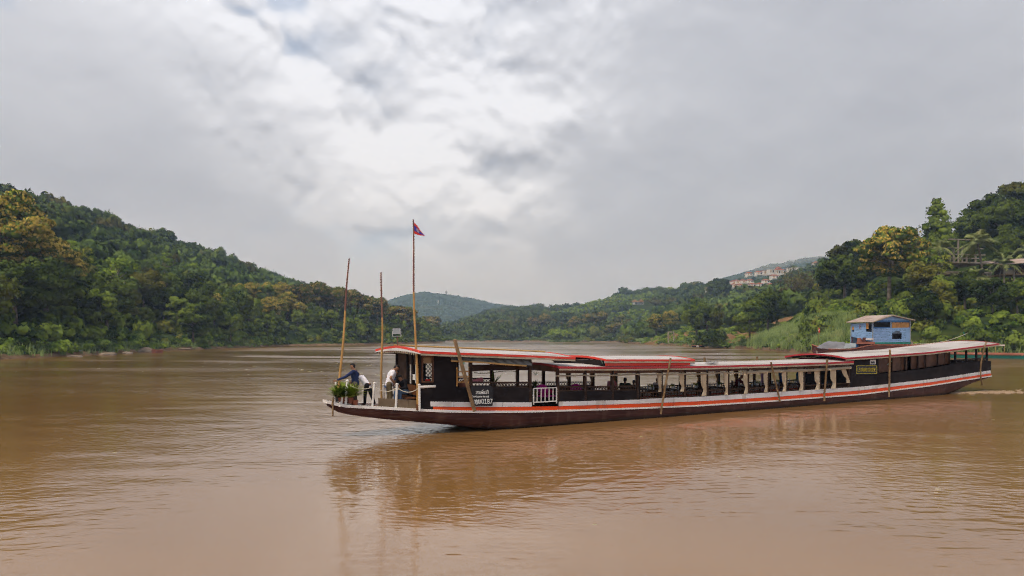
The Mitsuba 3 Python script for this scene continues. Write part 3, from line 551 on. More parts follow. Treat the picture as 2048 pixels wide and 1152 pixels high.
pts = sprinkle(NEAR, 8.3, 9, 9, nkeep); d_, _ = cKDTree(taken).query(pts[:, :2]); pts = pts[d_ > 4.2]
for p in pts:
    px = CX + p[0] / p[1] * F
    k = gl.choice(['broad_dark', 'broad_mid', 'bush_dark', 'bush'], p=[.45, .25, .15, .15]); k = 'bush' if p[2] < 20 and gl.random() < .4 else k
    nm, gp = {'broad_dark': ('dark green tree on the steep right slope', 'dark trees of the right slope'), 'broad_mid': ('mid green tree on the steep right slope', 'mid green trees of the right slope'), 'bush_dark': ('dark bush among the trees of the right slope', 'dark bushes of the right slope'), 'bush': ('leafy green bush on the right slope', 'leafy bushes of the right slope')}[k]
    tree(k, p, gl.uniform(.6, .95) if p[1] > 225 else gl.uniform(.6, .9), nm, 'bush' if 'bush' in k else 'tree', gp, 'bush' if 'bush' in k else None)
# creepers and scrub that cover the low right slope: one mass
def leafmass(name, P, sp, seed, keep, protos, mat, lab, smin, smax, up=.8, cat='undergrowth'):
    q = sprinkle(P, sp, seed, .3, keep); forest(name, lab, q - [0, 0, .3], gl.uniform(smin, smax, len(q)), mat, protos, seed, up); labels[name]['category'] = cat
PS = [light_tree(s, 320, .27, 6, None) for s in (31, 32, 33, 34)]
cz = lambda P: (pxof(P) > 1600) & (pxof(P) < 2120) & (P[:, 2] < 19) & (P[:, 2] > .6)
leafmass('creeper_cover', NEAR, 3.1, 12, lambda P: cz(P) & (nnoise(P / [7, 9, 4], 9) > .42), PS, 'leaf_light', 'bright green creepers smothering the low right slope', .8, 2.3)
leafmass('slope_scrub', NEAR, 3.3, 18, lambda P: cz(P) & (nnoise(P / [7, 9, 4], 9) < .50), PS, 'leaf_mid', 'darker scrub between the creepers of the low right slope', .9, 3.0, 1.1)
leafmass('left_understory', LEFT, 4.6, 33, lambda P: (pxof(P) > -60) & (pxof(P) < 560) & (P[:, 2] < 15) & (P[:, 2] > 3.2), PA, 'leaf_mid', 'bushes filling the ground beneath the trees of the left bank', 1.5, 3.4, 1.1)
leafmass('left_scrub', LEFT, 3.4, 13, lambda P: (pxof(P) > -60) & (pxof(P) < 545) & (P[:, 2] < 4.2) & (P[:, 2] > .30), PS, 'leaf_light', 'light green scrub along the waterline of the left bank', .9, 2.5)
leafmass('far_scrub', LEFT, 5.0, 14, lambda P: (pxof(P) > 545) & (P[:, 2] < 10) & (P[:, 2] > .2), PS, 'leaf_mid', 'low scrub along the far part of the left bank', 1.4, 2.8)
leafmass('right_scrub', RIGHT, 5.5, 15, lambda P: (pxof(P) > 860) & (pxof(P) < 1262) & (P[:, 1] < 680) & (P[:, 2] < 6) & (P[:, 2] > .3), PS, 'leaf_slope', 'low scrub along the far bank', 1.6, 3.2)
soilk = lambda P: (nnoise(P / [16, 22, 1e9] + 2, 4) > .40)
leafmass('field_scrub', RIGHT, 4.6, 16, lambda P: (pxof(P) > 1262) & (pxof(P) < 1640) & (P[:, 2] < 12) & (P[:, 2] > .5) & (P[:, 1] < 430) & soilk(P), PS, 'leaf_light', 'light green weeds on the low ground of the right bank', 1.0, 2.3, .7)
q = ground_at(RIGHT, 1465, 290)
# bare soil on the low right bank
sel = RIGHT[95:140]
def soil_patch(name, cx, cY, rx, ry, lab):
    u = np.linspace(0, 1, 9); a = np.linspace(0, 2 * math.pi, 40); v = []
    for r in u:
        for t in a:
            k = r * (1 + .25 * math.sin(3 * t + cx)); x, Y = (cx - CX) / F * cY + rx * k * math.cos(t), cY + ry * k * math.sin(t); v.append([x, Y, 0])
    v = np.array(v); v[:, 2] = land_z(RIGHT, v[:, 0], v[:, 1]) + .25; ok = np.isfinite(v[:, 2]); v[~ok, 2] = 0
    structure(name, (v, grid_faces(9, 40)), 'soil', True, lab)
soil_patch('bare_soil', 1478, 272, 17, 24, 'bare brown earth of the field on the right bank'); soil_patch('bare_soil_slope', 1330, 372, 13, 34, 'bare earth slope below the ochre trees'); soil_patch('sandy_shore', 1372, 296, 7, 5, 'sandy shore of the right bank')
# reeds: upright blades in one mass
def reeds(name, pts, hmin, hmax, mat, lab, seed):
    g = np.random.default_rng(seed); n = len(pts); m = 15; base = np.repeat(pts, m, 0) + np.concatenate([g.normal(0, .5, (n * m, 2)), np.zeros((n * m, 1))], 1); h = g.uniform(hmin, hmax, n * m)[:, None]; a = g.uniform(0, 6.28, n * m); dr_ = np.stack([np.cos(a), np.sin(a), 0 * a], 1); sd_ = np.stack([-np.sin(a), np.cos(a), 0 * a], 1) * .055 * h ** .5
    mid = base + [0, 0, 1] * h * .6 + dr_ * h * .10; tip = base + [0, 0, 1] * h * .95 + dr_ * h * g.uniform(.1, .5, (n * m, 1))
    v = np.stack([base - sd_, base + sd_, mid + sd_ * .9, mid - sd_ * .9, tip], 1); f = (np.arange(n * m) * 5)[:, None, None] + np.array([[0, 1, 2], [0, 2, 3], [3, 2, 4]])[None]
    nn = np.repeat(unit(dr_ * .3 + [0, -.35, .7])[:, None], 5, 1)
    scene[name] = {'type': 'ply', 'filename': meshkit.write_ply((v.reshape(-1, 3), f.reshape(-1, 3)), False, normals=nn.reshape(-1, 3)), 'face_normals': False, 'bsdf': ref(mat)}; labels[name] = {'kind': 'stuff', 'label': lab, 'category': 'reeds'}
q = np.vstack([sprinkle(NEAR, 1.15, 21, .1, lambda P: (pxof(P) > 1578) & (pxof(P) < 1720) & (P[:, 2] < 9)), sprinkle(RIGHT, 1.3, 22, .1, lambda P: (pxof(P) > 1490) & (pxof(P) < 1640) & (P[:, 2] < 7) & (P[:, 1] < 232))])
reeds('reed_bed', q, 1.6, 3.4, 'reed', 'pale green reeds on the bank left of the blue boat house', 3)
q = np.vstack([sprinkle(LEFT, 1.5, 23, .05, lambda P: (pxof(P) > -40) & (pxof(P) < 530) & (P[:, 2] < 2.2)), sprinkle(RIGHT, 2.0, 24, .05, lambda P: (pxof(P) > 1270) & (pxof(P) < 1500) & (P[:, 2] < 2.5)), sprinkle(NEAR, 1.5, 25, .05, lambda P: (pxof(P) > 1700) & (pxof(P) < 2100) & (P[:, 2] < 2.6))])
reeds('bank_grass', q, .6, 1.5, 'reed', 'tall grass along the waterlines', 4)
# islet with bushes
ic = at(1128, 684, 560); ic[2] = 0; u = np.linspace(0, 1, 8); a = np.linspace(0, 2 * math.pi, 33)
structure('islet', (np.array([[ic[0] + 15 * r * math.cos(t), ic[1] + 9 * r * math.sin(t), 1.9 * (1 - r ** 1.6) - .4] for r in u for t in a]), grid_faces(8, 33)), 'undergrowth', True, 'low grassy islet in the river')
for i, (dx, k, sc, lab) in enumerate(((-7, 'bush_light', 2.7, 'rounded light bush, left one on the islet'), (0, 'bush_light', 3.0, 'rounded light bush in the middle of the islet'), (8.5, 'bush', 2.8, 'darker bush at the right end of the islet'), (4, 'bush_light', 1.7, 'small light bush low on the islet'))):
    tree(k, ic + [dx, 0, .8], sc, lab, 'bush', name='islet_bush')
g = np.random.default_rng(8); q = ic + np.stack([g.uniform(-14, 14, 260), g.uniform(-7, 7, 260), np.zeros(260)], 1); reeds('islet_grass', q[np.hypot((q[:, 0] - ic[0]) / 15, (q[:, 1] - ic[1]) / 9) < .95] + [0, 0, .3], 1.0, 2.4, 'reed', 'grass on the islet', 5)

# palms and banana plants
def palm_parts(seed, h, nf, fl):
    g = np.random.default_rng(seed); u = np.linspace(0, 1, 10); bend = g.uniform(.4, 1.4); trunk = MB().add(*tube(np.stack([bend * u ** 2, 0 * u, h * u - .8 * (1 - u)], 1), .20 - .07 * u, 8)); c = np.array([bend, 0, h]); fo = Foliage()
    for k in range(nf):
        a = 6.283 * k / nf * 2.4 + g.uniform(-.2, .2); el = g.uniform(-.25, 1.35); L_ = fl * g.uniform(.8, 1.1); d = np.array([math.cos(a), math.sin(a), 0]); t = np.linspace(0, 1, 15)
        mid = c + np.outer(t * L_ * math.cos(el) * (1 - .12 * t), d) + np.outer(L_ * (t * math.sin(el) - t ** 2 * (.42 + .25 * math.cos(el))), [0, 0, 1.0])
        sd_ = np.array([-d[1], d[0], 0])
        for i in range(1, 15):
            for sg_ in (-1, 1):
                for e in (0, .5):
                    b = mid[i - 1] + (mid[i] - mid[i - 1]) * e; w = fl * .25 * math.sin(math.pi * min(.98, .12 + .86 * t[i])) + .1; tip = b + sd_ * sg_ * w * .8 + unit(mid[i] - mid[i - 1]) * w * .55 - [0, 0, w * g.uniform(.25, .6)]; wd = unit(mid[i] - mid[i - 1]) * .085
                    nn = unit(np.array([0, 0, 1.0]) * .8 + sd_ * sg_ * .35 + d * .2); fo.add([b - wd, b + wd, tip], [[0, 1, 2]], [nn] * 3)
        v, f = tube(mid, .035 - .025 * t, 4, False); fo.add(v, f, unit(v - c + [0, 0, 1]))
    return {'trunk': mikit.ply(trunk.mesh(), 'bark', True), 'crown': shape_of(fo, 'leaf_palm')}
KINDS['palm'] = [template(f'group_palm_{i}', palm_parts(40 + i, 7.5, 22, 4.3)) for i in range(3)]
def banana_parts(seed):
    g = np.random.default_rng(seed); fo = Foliage(); st = MB()
    for b in range(3):
        o = np.array([*g.normal(0, .7, 2), 0]); h = g.uniform(1.6, 2.6); st.add(*tube([o - [0, 0, .4], o + [0, 0, h]], [.16, .10], 7))
        for k in range(7):
            a = g.uniform(0, 6.28); el = g.uniform(.35, 1.35); L_ = g.uniform(1.6, 2.5); d = np.array([math.cos(a), math.sin(a), 0]); t = np.linspace(0, 1, 8); mid = o + [0, 0, h] + np.outer(t * L_ * math.cos(el), d) + np.outer(L_ * (t * math.sin(el) - t ** 2 * .55), [0, 0, 1.0]); sd_ = np.array([-d[1], d[0], 0]); w = .30 * np.sin(np.pi * np.clip(t * .93 + .06, 0, 1)) + .01
            v = np.stack([mid + sd_ * w[:, None] - [0, 0, .10], mid, mid - sd_ * w[:, None] - [0, 0, .10]], 1).reshape(-1, 3); q_ = grid_faces(8, 3); f = np.vstack([q_[:, [0, 1, 2]], q_[:, [0, 2, 3]]]); fo.add(v, f, np.repeat(unit(np.array([0, 0, 1.]) + d * .4)[None], 24, 0) + np.tile(np.array([sd_ * .35, sd_ * 0, -sd_ * .35]), (8, 1)))
    return {'stem': mikit.ply(st.mesh(), 'leaf_banana', True), 'leaves': shape_of(fo, 'leaf_banana')}
KINDS['banana'] = [template(f'group_banana_{i}', banana_parts(60 + i)) for i in range(3)]
def palm_at(px, ytop, Y, sc, lab):
    p = at(px, ytop, Y) - [0, 0, 8.2 * sc * 1.2]; tree('palm', p, sc * 1.2, lab, 'palm', name='coconut_palm')
palm_at(1967, 478, 176, 1.32, 'tallest coconut palm, right of the concrete frame'); palm_at(1872, 490, 186, 1.0, 'coconut palm rising left above the concrete frame'); palm_at(2040, 500, 180, 1.15, 'coconut palm at the right edge behind the stilt house'); palm_at(1918, 556, 163, .85, 'low coconut palm in front of the concrete frame'); palm_at(1956, 545, 168, .95, 'drooping coconut palm under the tallest one'); palm_at(1832, 498, 200, .8, 'small coconut palm behind the yellow flowering tree'); palm_at(1995, 520, 172, .95, 'coconut palm just left of the stilt house'); palm_at(1892, 590, 160, .7, 'lowest coconut palm below the concrete frame'); palm_at(1640, 575, 300, 1.0, 'coconut palm right of the bare looking trees')
for i, (px, y, Y, sc) in enumerate(((2005, 598, 158, 1.15), (2030, 612, 156, 1.3), (1942, 632, 154, 1.1), (1925, 640, 152, .95), (2042, 590, 160, 1.1), (1968, 602, 160, .9), (1985, 622, 155, 1.0), (1818, 610, 168, .8))):
    p = at(px, y - 8, Y - 2) - [0, 0, 2.4 * sc]
    tree('banana', p, sc, ('broad leaved banana plant below the stilt house', 'largest banana plant at the right edge', 'banana plant with drooping leaves mid slope', 'banana plant left of the drooping one', 'banana plant tight under the stilt house floor', 'upright banana plant left of the stilt house posts', 'banana plant in front of the bushes below the stilt house', 'small banana plant beside the shack roofs')[i], 'banana plant', name='banana_plant')
# driftwood, rocks and small boats on the left shore
for i, (px, py, Y, r, lab) in enumerate(((215, 709, 152, (2.0, 1.0, .5), 'low flat rock at the waterline of the left bank'), (293, 702.5, 179, (2.0, 1.2, 1.0), 'pale sandy rock beside the small red boat'), (255, 708.5, 163, (1.1, .7, .4), 'small pale rock between the flat rock and the sandy one'), (150, 714, 137.5, (1.6, .6, .25), 'thin sandbar rock further left on the shore'), (370, 698, 200, (1.8, .8, .3), 'low pale bank rock right of the small red boat'))):
    k = thing('shore_rock', lab, 'rock'); p = at(px, py, Y); p[2] = max(p[2], .1); m = MB().add(*blob(p, r, 3, .35, i + 3)); put(k, m, 'rock', True)

# leaves, sticks and foam flecks drifting on the river
g = np.random.default_rng(91); mb = MB()
for cx, cy, sx, sy, n in ((-22, 88, 16, 9, 70), (-8, 70, 14, 8, 40), (25, 130, 30, 20, 40), (32, 30, 10, 8, 14), (-12, 22, 9, 5, 10), (2, 16, 8, 4, 8), (60, 60, 12, 8, 16)):
    for q in g.normal(0, 1, (n, 2)): r = g.uniform(.03, .12) * (1 if cy > 40 else .35); mb.add(*blob([cx + q[0] * sx, cy + q[1] * sy, .0], [r * g.uniform(1, 3), r, r * .35], 0))
stuff('floating_debris', mb, 'drift', 'small leaves and foam flecks drifting on the river', 'debris')
# ------------------------------------------------------------------ the long passenger boat
TH = math.atan(0.59); Dv = np.array([math.cos(TH), math.sin(TH)]); Nv = np.array([math.sin(TH), -math.cos(TH)])
S0 = 7.48; HB = 1.8                                    # half beam
P0 = np.array([0, 29.5]); _c0, _s0 = P0 @ Nv, P0 @ Dv - S0
O2 = P0 - HB * Nv - S0 * Dv
def B(s, t, z):                                        # boat axes: s aft, t to the near side, z up
    s, t, z = np.broadcast_arrays(np.asarray(s, float), np.asarray(t, float), np.asarray(z, float))
    xy = O2 + s[..., None] * Dv + t[..., None] * Nv
    return np.concatenate([xy, z[..., None]], -1)
def L(px, py, t=HB):
    x = (px - CX) / F; Y = (_c0 + t - HB) / (x * Nv[0] + Nv[1]); p = np.array([x * Y, Y])
    return p @ Dv - _s0, H - (py - HY) / F * Y
_hw = ([655, 672, 690, 720, 750, 800, 840, 880, 920, 960, 1060, 1860, 1930, 1982], [.16, .30, .44, .64, .82, 1.10, 1.30, 1.48, 1.62, 1.72, 1.8, 1.8, 1.74, 1.66])
hwpx = lambda x: np.interp(x, *_hw)
def Ls(px, t=None):                                     # where along the boat a column falls on the side (or on plane t)
    return L(px, 700, hwpx(px) if t is None else t)[0]
def prof(pts, t=None):
    a = np.array([L(x, y, hwpx(x) if t is None else t(x)) for x, y in pts]); return lambda s: np.interp(s, a[:, 0], a[:, 1])
RAILPX = [(655, 806), (672, 811.5), (690, 815), (720, 816.5), (750, 818), (800, 820.7), (860, 823.6), (900, 825), (960, 826), (1040, 825.3), (1090, 824), (1140, 822.3), (1280, 817.8), (1400, 812.5), (1546, 803.2), (1720, 790), (1860, 772.4), (1930, 761), (1982, 753)]
_r = np.array([[*L(x, y, hwpx(x)), hwpx(x)] for x, y in RAILPX])
railz = lambda s: np.interp(s, _r[:, 0], _r[:, 1])     # underside of the white rub rail
hw = lambda s: np.interp(s, _r[:, 0], _r[:, 2])
SEND = _r[-1, 0]
otop = prof([(655, 801), (868, 813.4), (960, 814.8), (1060, 813.4), (1115, 812.6), (1280, 807.2), (1400, 802.6), (1546, 794.2), (1720, 781), (1860, 764.7), (1978, 747)])
wtop = prof([(655, 790), (862, 803), (960, 804.2), (1064, 804.6), (1116, 803.2), (1279, 799.2), (1280, 797.4), (1400, 793.6), (1546, 784.4), (1720, 773.6), (1860, 758.7), (1978, 740.6)])
floorz = lambda s: railz(s) + 0.10
boat = thing('river_boat', 'long dark passenger boat with orange stripe and red edged roofs in the foreground', 'boat')

# hull
ss_ = np.concatenate([np.linspace(0, 12, 30), np.linspace(12.6, SEND - 6, 30), np.linspace(SEND - 5.7, SEND, 14)])
kz = prof([(655, 811), (672, 822), (690, 828), (724, 833), (784, 840), (850, 845.5), (900, 850), (960, 858), (1010, 866)], lambda x: 0.55 * hwpx(x))
sk = [0.0, L(960, 858, 0.95)[0]]
def keel(s):
    bow = kz(s); aft = np.interp(s, [SEND - 7.2, SEND - 5.0, SEND - 2.6, SEND - 1.0, SEND], [-0.45, -0.03, 0.50, 0.80, 0.98])
    return np.minimum(np.maximum(np.where(s < 12, np.maximum(bow, -0.45), -0.45), np.where(s > SEND - 7.2, aft, -0.45)), railz(s) - 0.03)
rows = []
for s in ss_:
    a, zr, zk = hw(s), railz(s), keel(s); h = zr - zk
    prof_ = [(a, zr), (a * 0.985, zr - 0.30 * h), (a * 0.95, zr - 0.62 * h), (a * 0.80, zr - 0.90 * h), (a * 0.5, zk), (0, zk - 0.02)]
    line = prof_ + [(-t, z) for t, z in prof_[-2::-1]]
    rows.append(B(s, [p[0] for p in line], [p[1] for p in line]))
hv = np.vstack(rows); nr = len(rows[0]); hf = grid_faces(len(ss_), nr)
mb = MB().add(hv, hf)
for k, fl in ((0, 1), (len(ss_) - 1, -1)):              # closed ends
    c = rows[k].mean(0); v = np.vstack([rows[k], c]); i = np.arange(nr - 1)
    mb.add(v, np.stack([i, i + 1, i * 0 + nr], 1)[:, ::fl])
part(boat, 'hull', mb, 'hull_paint', 40)
# deck
mb = MB(); sd = np.linspace(0.05, SEND - 0.05, 60)
v = np.concatenate([np.stack([B(s, -hw(s) + 0.03, railz(s) + 0.10), B(s, hw(s) - 0.03, railz(s) + 0.10)]) for s in sd]); mb.add(v, grid_faces(60, 2))
part(boat, 'deck', mb, 'brown_wood', False)

def strip(sa, sb, zlo, zhi, t0=0.0, th=0.04, side=1, step=1.2, tf=None):
    """A plank along the side between two height curves: outer face t0 beyond the half beam."""
    n = max(2, int((sb - sa) / step) + 1); s = np.linspace(sa, sb, n); tt = (tf(s) if tf else hw(s)) + t0
    lo = zlo(s) if callable(zlo) else np.full(n, zlo); hi = zhi(s) if callable(zhi) else np.full(n, zhi)
    v = np.stack([B(s, side * tt, lo), B(s, side * tt, hi), B(s, side * (tt - th), hi), B(s, side * (tt - th), lo)], 1).reshape(-1, 3)
    i = np.arange(n - 1)[:, None] * 4; j = np.arange(4)[None]; q = np.stack([i + j, i + 4 + j, i + 4 + (j + 1) % 4, i + (j + 1) % 4], -1).reshape(-1, 4)
    q = np.vstack([q, [[0, 1, 2, 3]], [[4 * n - 1, 4 * n - 2, 4 * n - 3, 4 * n - 4]]])
    return v, q
wallt = lambda s: hw(s)
for sd_ in (1, -1):
    part(boat, 'rub_rail', MB().add(*strip(0.0, SEND + 0.05, railz, lambda s: railz(s) + np.interp(s, [0, 6, 10], [.115, .10, .075]), 0.05, 0.09, sd_, 0.6)), 'rail_white', False)
# bow block
part(boat, 'bow_cap', MB().add(*strip(-0.12, 0.3, lambda s: railz(s) + 0.0, lambda s: railz(s) + 0.12, 0.06, 0.5, 1)).add(*strip(-0.12, 0.3, lambda s: railz(s) + 0.001, lambda s: railz(s) + 0.119, 0.06, 0.3, -1)), 'rail_white')
# orange band and white panels, both sides
sO = Ls(866)
for sd_ in (1, -1):
    part(boat, 'orange_band', MB().add(*strip(sO, SEND, lambda s: railz(s) + 0.08, otop, 0.012, 0.03, sd_)), 'orange_paint')
seams = [860, 907.7, 1005, 1064, 0, 1117, 1174, 1227, 1279, 1323, 1374.6, 1418.6, 1460.8, 1500.8, 1539, 1575, 1610.6, 1649, 1701, 1759, 1800, 1845, 1890, 1935, 1981]
for a, b in zip(seams[:-1], seams[1:]):
    if a == 0 or b == 0: continue
    part(boat, 'white_panel', MB().add(*strip(Ls(a) + .012, Ls(b) - .012, lambda s: otop(s) + .006, wtop, 0.022, 0.03)), 'white_paint')
part(boat, 'far_panel', MB().add(*strip(Ls(860), SEND, otop, wtop, 0.02, 0.03, -1)), 'white_paint')

# ---------------- roofs
def roof(near, t1, t2, arch, skew0=0.0, skew1=0.0, und='dark_wood', fascia=None, apex=0.0, trim='red_trim'):
    a = np.array([L(x, y, t1) for x, y in near]); s = np.linspace(a[0, 0], a[-1, 0], max(6, int((a[-1, 0] - a[0, 0]) / 0.7))); ze = np.interp(s, a[:, 0], a[:, 1])
    m = 15; u = np.linspace(0, 1, m); t = t1 + (t2 - t1) * u; bow = 4 * u * (1 - u)
    fr = (s - s[0]) / (s[-1] - s[0])
    S = s[:, None] + u[None] * (skew0 * (1 - fr) + skew1 * fr)[:, None]; Z = ze[:, None] + (arch * bow + apex * (1 - abs(2 * u - 1)))[None]
    top = B(S, np.broadcast_to(t, S.shape), Z + 0.035); bot = B(S, np.broadcast_to(t, S.shape), Z)
    key = numbered(boat + '__roof')
    mb = MB().add(top.reshape(-1, 3), grid_faces(len(s), m)).add(bot.reshape(-1, 3), grid_faces(len(s), m)[:, ::-1])
    put(key, mb, 'roof_metal', 50)
    tr = MB()
    for line in (top[:, 0], top[:, -1], top[0], top[-1]):
        off = np.array([0, 0, -0.02])
        for p, q in zip(line[:-1], line[1:]):
            e = unit(q - p) * 0.012; tr.add(*bar(p + off - e, q + off + e, 0.06, 0.095))
    part(key, 'red_trim', tr, trim)
    sh = np.array([0, 0, -0.115])
    for line in (top[:, 0], top[:, -1]):
        bt = MB()
        for p, q in zip(line[:-1], line[1:]): bt.add(*bar(p + sh, q + sh, 0.05, 0.07))
        part(key, 'batten', bt, 'cream_board')
    pur = MB()
    for k in range(1, len(s) - 1, 2):
        for j in range(m - 1): pur.add(*bar(bot[k, j] + [0, 0, -.05], bot[k, j + 1] + [0, 0, -.05], 0.06, 0.09))
    part(key, 'rafter', pur, 'dark_wood', kind='stuff')
    return key, s, ze, top
r1, s1, z1, top1 = roof([(842, 705.0), (900, 707.5), (1000, 711), (1080, 714.2), (1150, 717.4)], 2.12, -2.15, 0.10, -0.35, 0, apex=0.09)
r2, s2, z2, top2 = roof([(1212, 721.3), (1300, 721.2), (1389, 721.3)], 1.95, -1.8, 0.15, -0.55, 0)
r3, s3, z3, top3 = roof([(1119, 735.5), (1250, 736.2), (1400, 734.6), (1546, 730.6), (1640, 727.4), (1707, 724.6)], 2.12, -2.12, 0.11, 0.0, 0, trim='crimson_trim')
r4, s4, z4, top4 = roof([(1692, 717.4), (1780, 711.5), (1860, 705.8), (1931, 697), (1998, 688.6)], 2.05, -2.05, 0.21, -0.25, -0.8, trim='crimson_trim')
# cream board under the front edge of the first roof, with the ragged corrugated edge below it
line = top1[0]; mb = MB(); dn = np.array([0, 0, 1.0])
zlow = np.minimum(line[:, 2] - .10, line[[0, -1], 2].min() - .10 + .10 * np.sin(np.linspace(0, math.pi, len(line))))
fwd_ = np.array([*(-Dv * .03), 0])
for i in range(len(line) - 1):
    p, q = line[i] + fwd_, line[i + 1] + fwd_; pb, qb = np.array([p[0], p[1], zlow[i]]), np.array([q[0], q[1], zlow[i + 1]]); th_ = -fwd_ * .6
    mb.add(*hexa([pb, qb, qb + th_, pb + th_, p - dn * .05, q - dn * .05, q - dn * .05 + th_, p - dn * .05 + th_]))
part(r1, 'gable_board', mb, 'white_paint')
mb = MB()
for k in range(40):
    i = 1.0 + 12.0 * k / 39; a_ = int(i); p = line[a_] * (1 - i + a_) + line[a_ + 1] * (i - a_); zz = zlow[a_] * (1 - i + a_) + zlow[a_ + 1] * (i - a_)
    if k % 2: mb.add(*bar(np.array([p[0], p[1], zz + .02]) + fwd_ * .7, np.array([p[0], p[1], zz - .09]) + fwd_ * .7, 0.085, 0.012, up=(*Dv, 0)))
part(r1, 'corrugated_edge', mb, 'cream_board', kind='stuff')
part(r1, 'ridge_strip', MB().add(*tube([p + [0, 0, .06] for p in top1[:14, 8]], 0.035)), 'bamboo')
# struts and fascia of the raised canopy
mb = MB()
for k in range(2, len(s2) - 1, 2):
    for t in (1.7, -1.5): mb.add(*bar(B(s2[k], t, z2[k] - .32), B(s2[k], t, z2[k] + 0.03), 0.07, 0.07))
part(r2, 'strut', mb, 'dark_wood', kind='stuff')
part(r2, 'fascia', MB().add(*bar(B(s2[0] + .02, 1.88, z2[0] - .17), B(s2[-1] - .25, 1.88, z2[-1] - .17), 0.04, 0.15)), 'red_trim')
part(r2, 'front_board', MB().add(*bar(B(s2[0] - .05, 1.86, z2[0] - .10), B(s2[0] - .45, -1.75, z2[0] - .10), 0.04, 0.22)), 'black_wood')
# solar panels / dark slabs lying on the lower roof
for (pa, pb, py) in ((1310, 1387, 731.0), (1418, 1434, 730.4)):
    sa_, zz = L(pa, py, 1.4); sb_, _ = L(pb, py, 1.4)
    k = thing('roof_panel', 'thin black panel lying flat under the raised canopy roof' if pa == 1310 else 'small black panel lying flat on the pale lower roof', 'panel')
    zt = np.interp((sa_ + sb_) / 2, s3, z3) + 0.145
    put(k, MB().add(*hexa([*B([sa_, sb_, sb_, sa_], [1.5, 1.5, 1.15, 1.15], zt), *B([sa_, sb_, sb_, sa_], [1.5, 1.5, 1.15, 1.15], zt + .04)])), 'steel_dark')

# ---------------- walls
wl1 = prof([(838, 775), (912, 774.6), (1000, 774.6), (1064, 775.6)]); wl2 = prof([(1115, 782.6), (1200, 782), (1280, 780.6)])
lt1 = prof([(912, 764), (1064, 765.5)]); lt2 = prof([(1115, 773.6), (1280, 772)])
eave1 = lambda s: np.interp(s, s1, z1) - 0.10; eave3 = lambda s: np.interp(s, s3, z3) - 0.10; eave4 = lambda s: np.interp(s, s4, z4) - 0.10
def boards(sa, sb, zlo, zhi, n, mat='black_wood', side=1, name='cladding', t0=0.0, label=None):
    """Level clapboards, each lapped over the one below."""
    mb = MB(); m = max(2, int((sb - sa) / 1.5) + 1); s = np.linspace(sa, sb, m); lo = zlo(s); hi = zhi(s); tw = wallt(s) + t0
    for k in range(n):
        a = lo + (hi - lo) * k / n; b = lo + (hi - lo) * (k + 1) / n + 0.012; b = np.minimum(b, hi) if k == n - 1 else b
        v = np.stack([B(s, side * (tw + 0.014), a), B(s, side * (tw - 0.002), b), B(s, side * (tw - 0.03), b), B(s, side * (tw - 0.03), a)], 1).reshape(-1, 3)
        i = np.arange(m - 1)[:, None] * 4; j = np.arange(4)[None]; q = np.stack([i + j, i + 4 + j, i + 4 + (j + 1) % 4, i + (j + 1) % 4], -1).reshape(-1, 4)
        mb.add(v, np.vstack([q, [[0, 1, 2, 3]], [[4 * m - 1, 4 * m - 2, 4 * m - 3, 4 * m - 4]]]))
    part(boat, name, mb, mat, kind='stuff', label=label)
sF = Ls(839, 1.30)                                      # front of the wheelhouse
for sd_ in (1, -1):
    boards(Ls(867) if sd_ == 1 else Ls(892), Ls(912), wtop, eave1, 14, side=sd_)
    boards(Ls(912), Ls(1064), wtop, wl1, 6, side=sd_) if sd_ == 1 else boards(Ls(912), Ls(1064), wtop, lambda s: wl1(s) - .12, 6, side=-1)
    boards(Ls(1115), Ls(1280), wtop, wl2, 5, side=sd_)
    boards(Ls(1700), Ls(1757), wtop, eave4, 13, side=sd_)
wl4 = prof([(1757, 748), (1860, 736), (1912, 727.5), (1978, 722)])
boards(Ls(1757), SEND - .02, wtop, wl4, 7); boards(Ls(1757), SEND - .02, wtop, wl4, 7, side=-1)
# inside back wall of the stern cabin (brown boards behind the opening), with a dark doorway
part(boat, 'cabin_panel', MB().add(*strip(Ls(1757), Ls(1828), wl4, eave4, -0.45, 0.04, 1)), 'brown_wood')
part(boat, 'cabin_panel', MB().add(*strip(Ls(1836), Ls(1911), wl4, eave4, -0.45, 0.04, 1)), 'brown_wood')
part(boat, 'cabin_panel', MB().add(*strip(Ls(1757), Ls(1911), wl4, eave4, -0.0, 0.04, -1)), 'brown_wood')
for px in (1767, 1795, 1822, 1847, 1862, 1886, 1909):
    s = Ls(px); part(boat, 'cabin_post', MB().add(*bar(B(s, 1.42, wl4(s)), B(s, 1.42, eave4(s)), 0.09, 0.07, (*Dv, 0))), 'dark_wood')
for px in (1803, 1850, 1889):
    s = Ls(px); part(boat, 'side_post', MB().add(*bar(B(s, 1.77, wl4(s)), B(s, 1.77, eave4(s)), 0.04, 0.04, (*Dv, 0))), 'dark_wood')
for s in (Ls(1700) + .05, Ls(1911)):
    c = wtop(s) - .25; e = eave4(s)
    part(boat, 'bulkhead', MB().add(*hexa([*B([s, s + .05, s + .05, s], [-1.7, -1.7, 1.7 if s < Ls(1800) else 1.35, 1.7 if s < Ls(1800) else 1.35], c), *B([s, s + .05, s + .05, s], [-1.7, -1.7, 1.7 if s < Ls(1800) else 1.35, 1.7 if s < Ls(1800) else 1.35], e)])), 'black_wood')
for px in (1912, 1934, 1954, 1975):
    for sd_ in (1, -1):
        s = Ls(px); part(boat, 'stern_post', MB().add(*bar(B(s, sd_ * (wallt(s) - .05), wl4(s)), B(s, sd_ * (wallt(s) - .05), eave4(s)), 0.11, 0.11, (*Dv, 0))), 'black_wood')
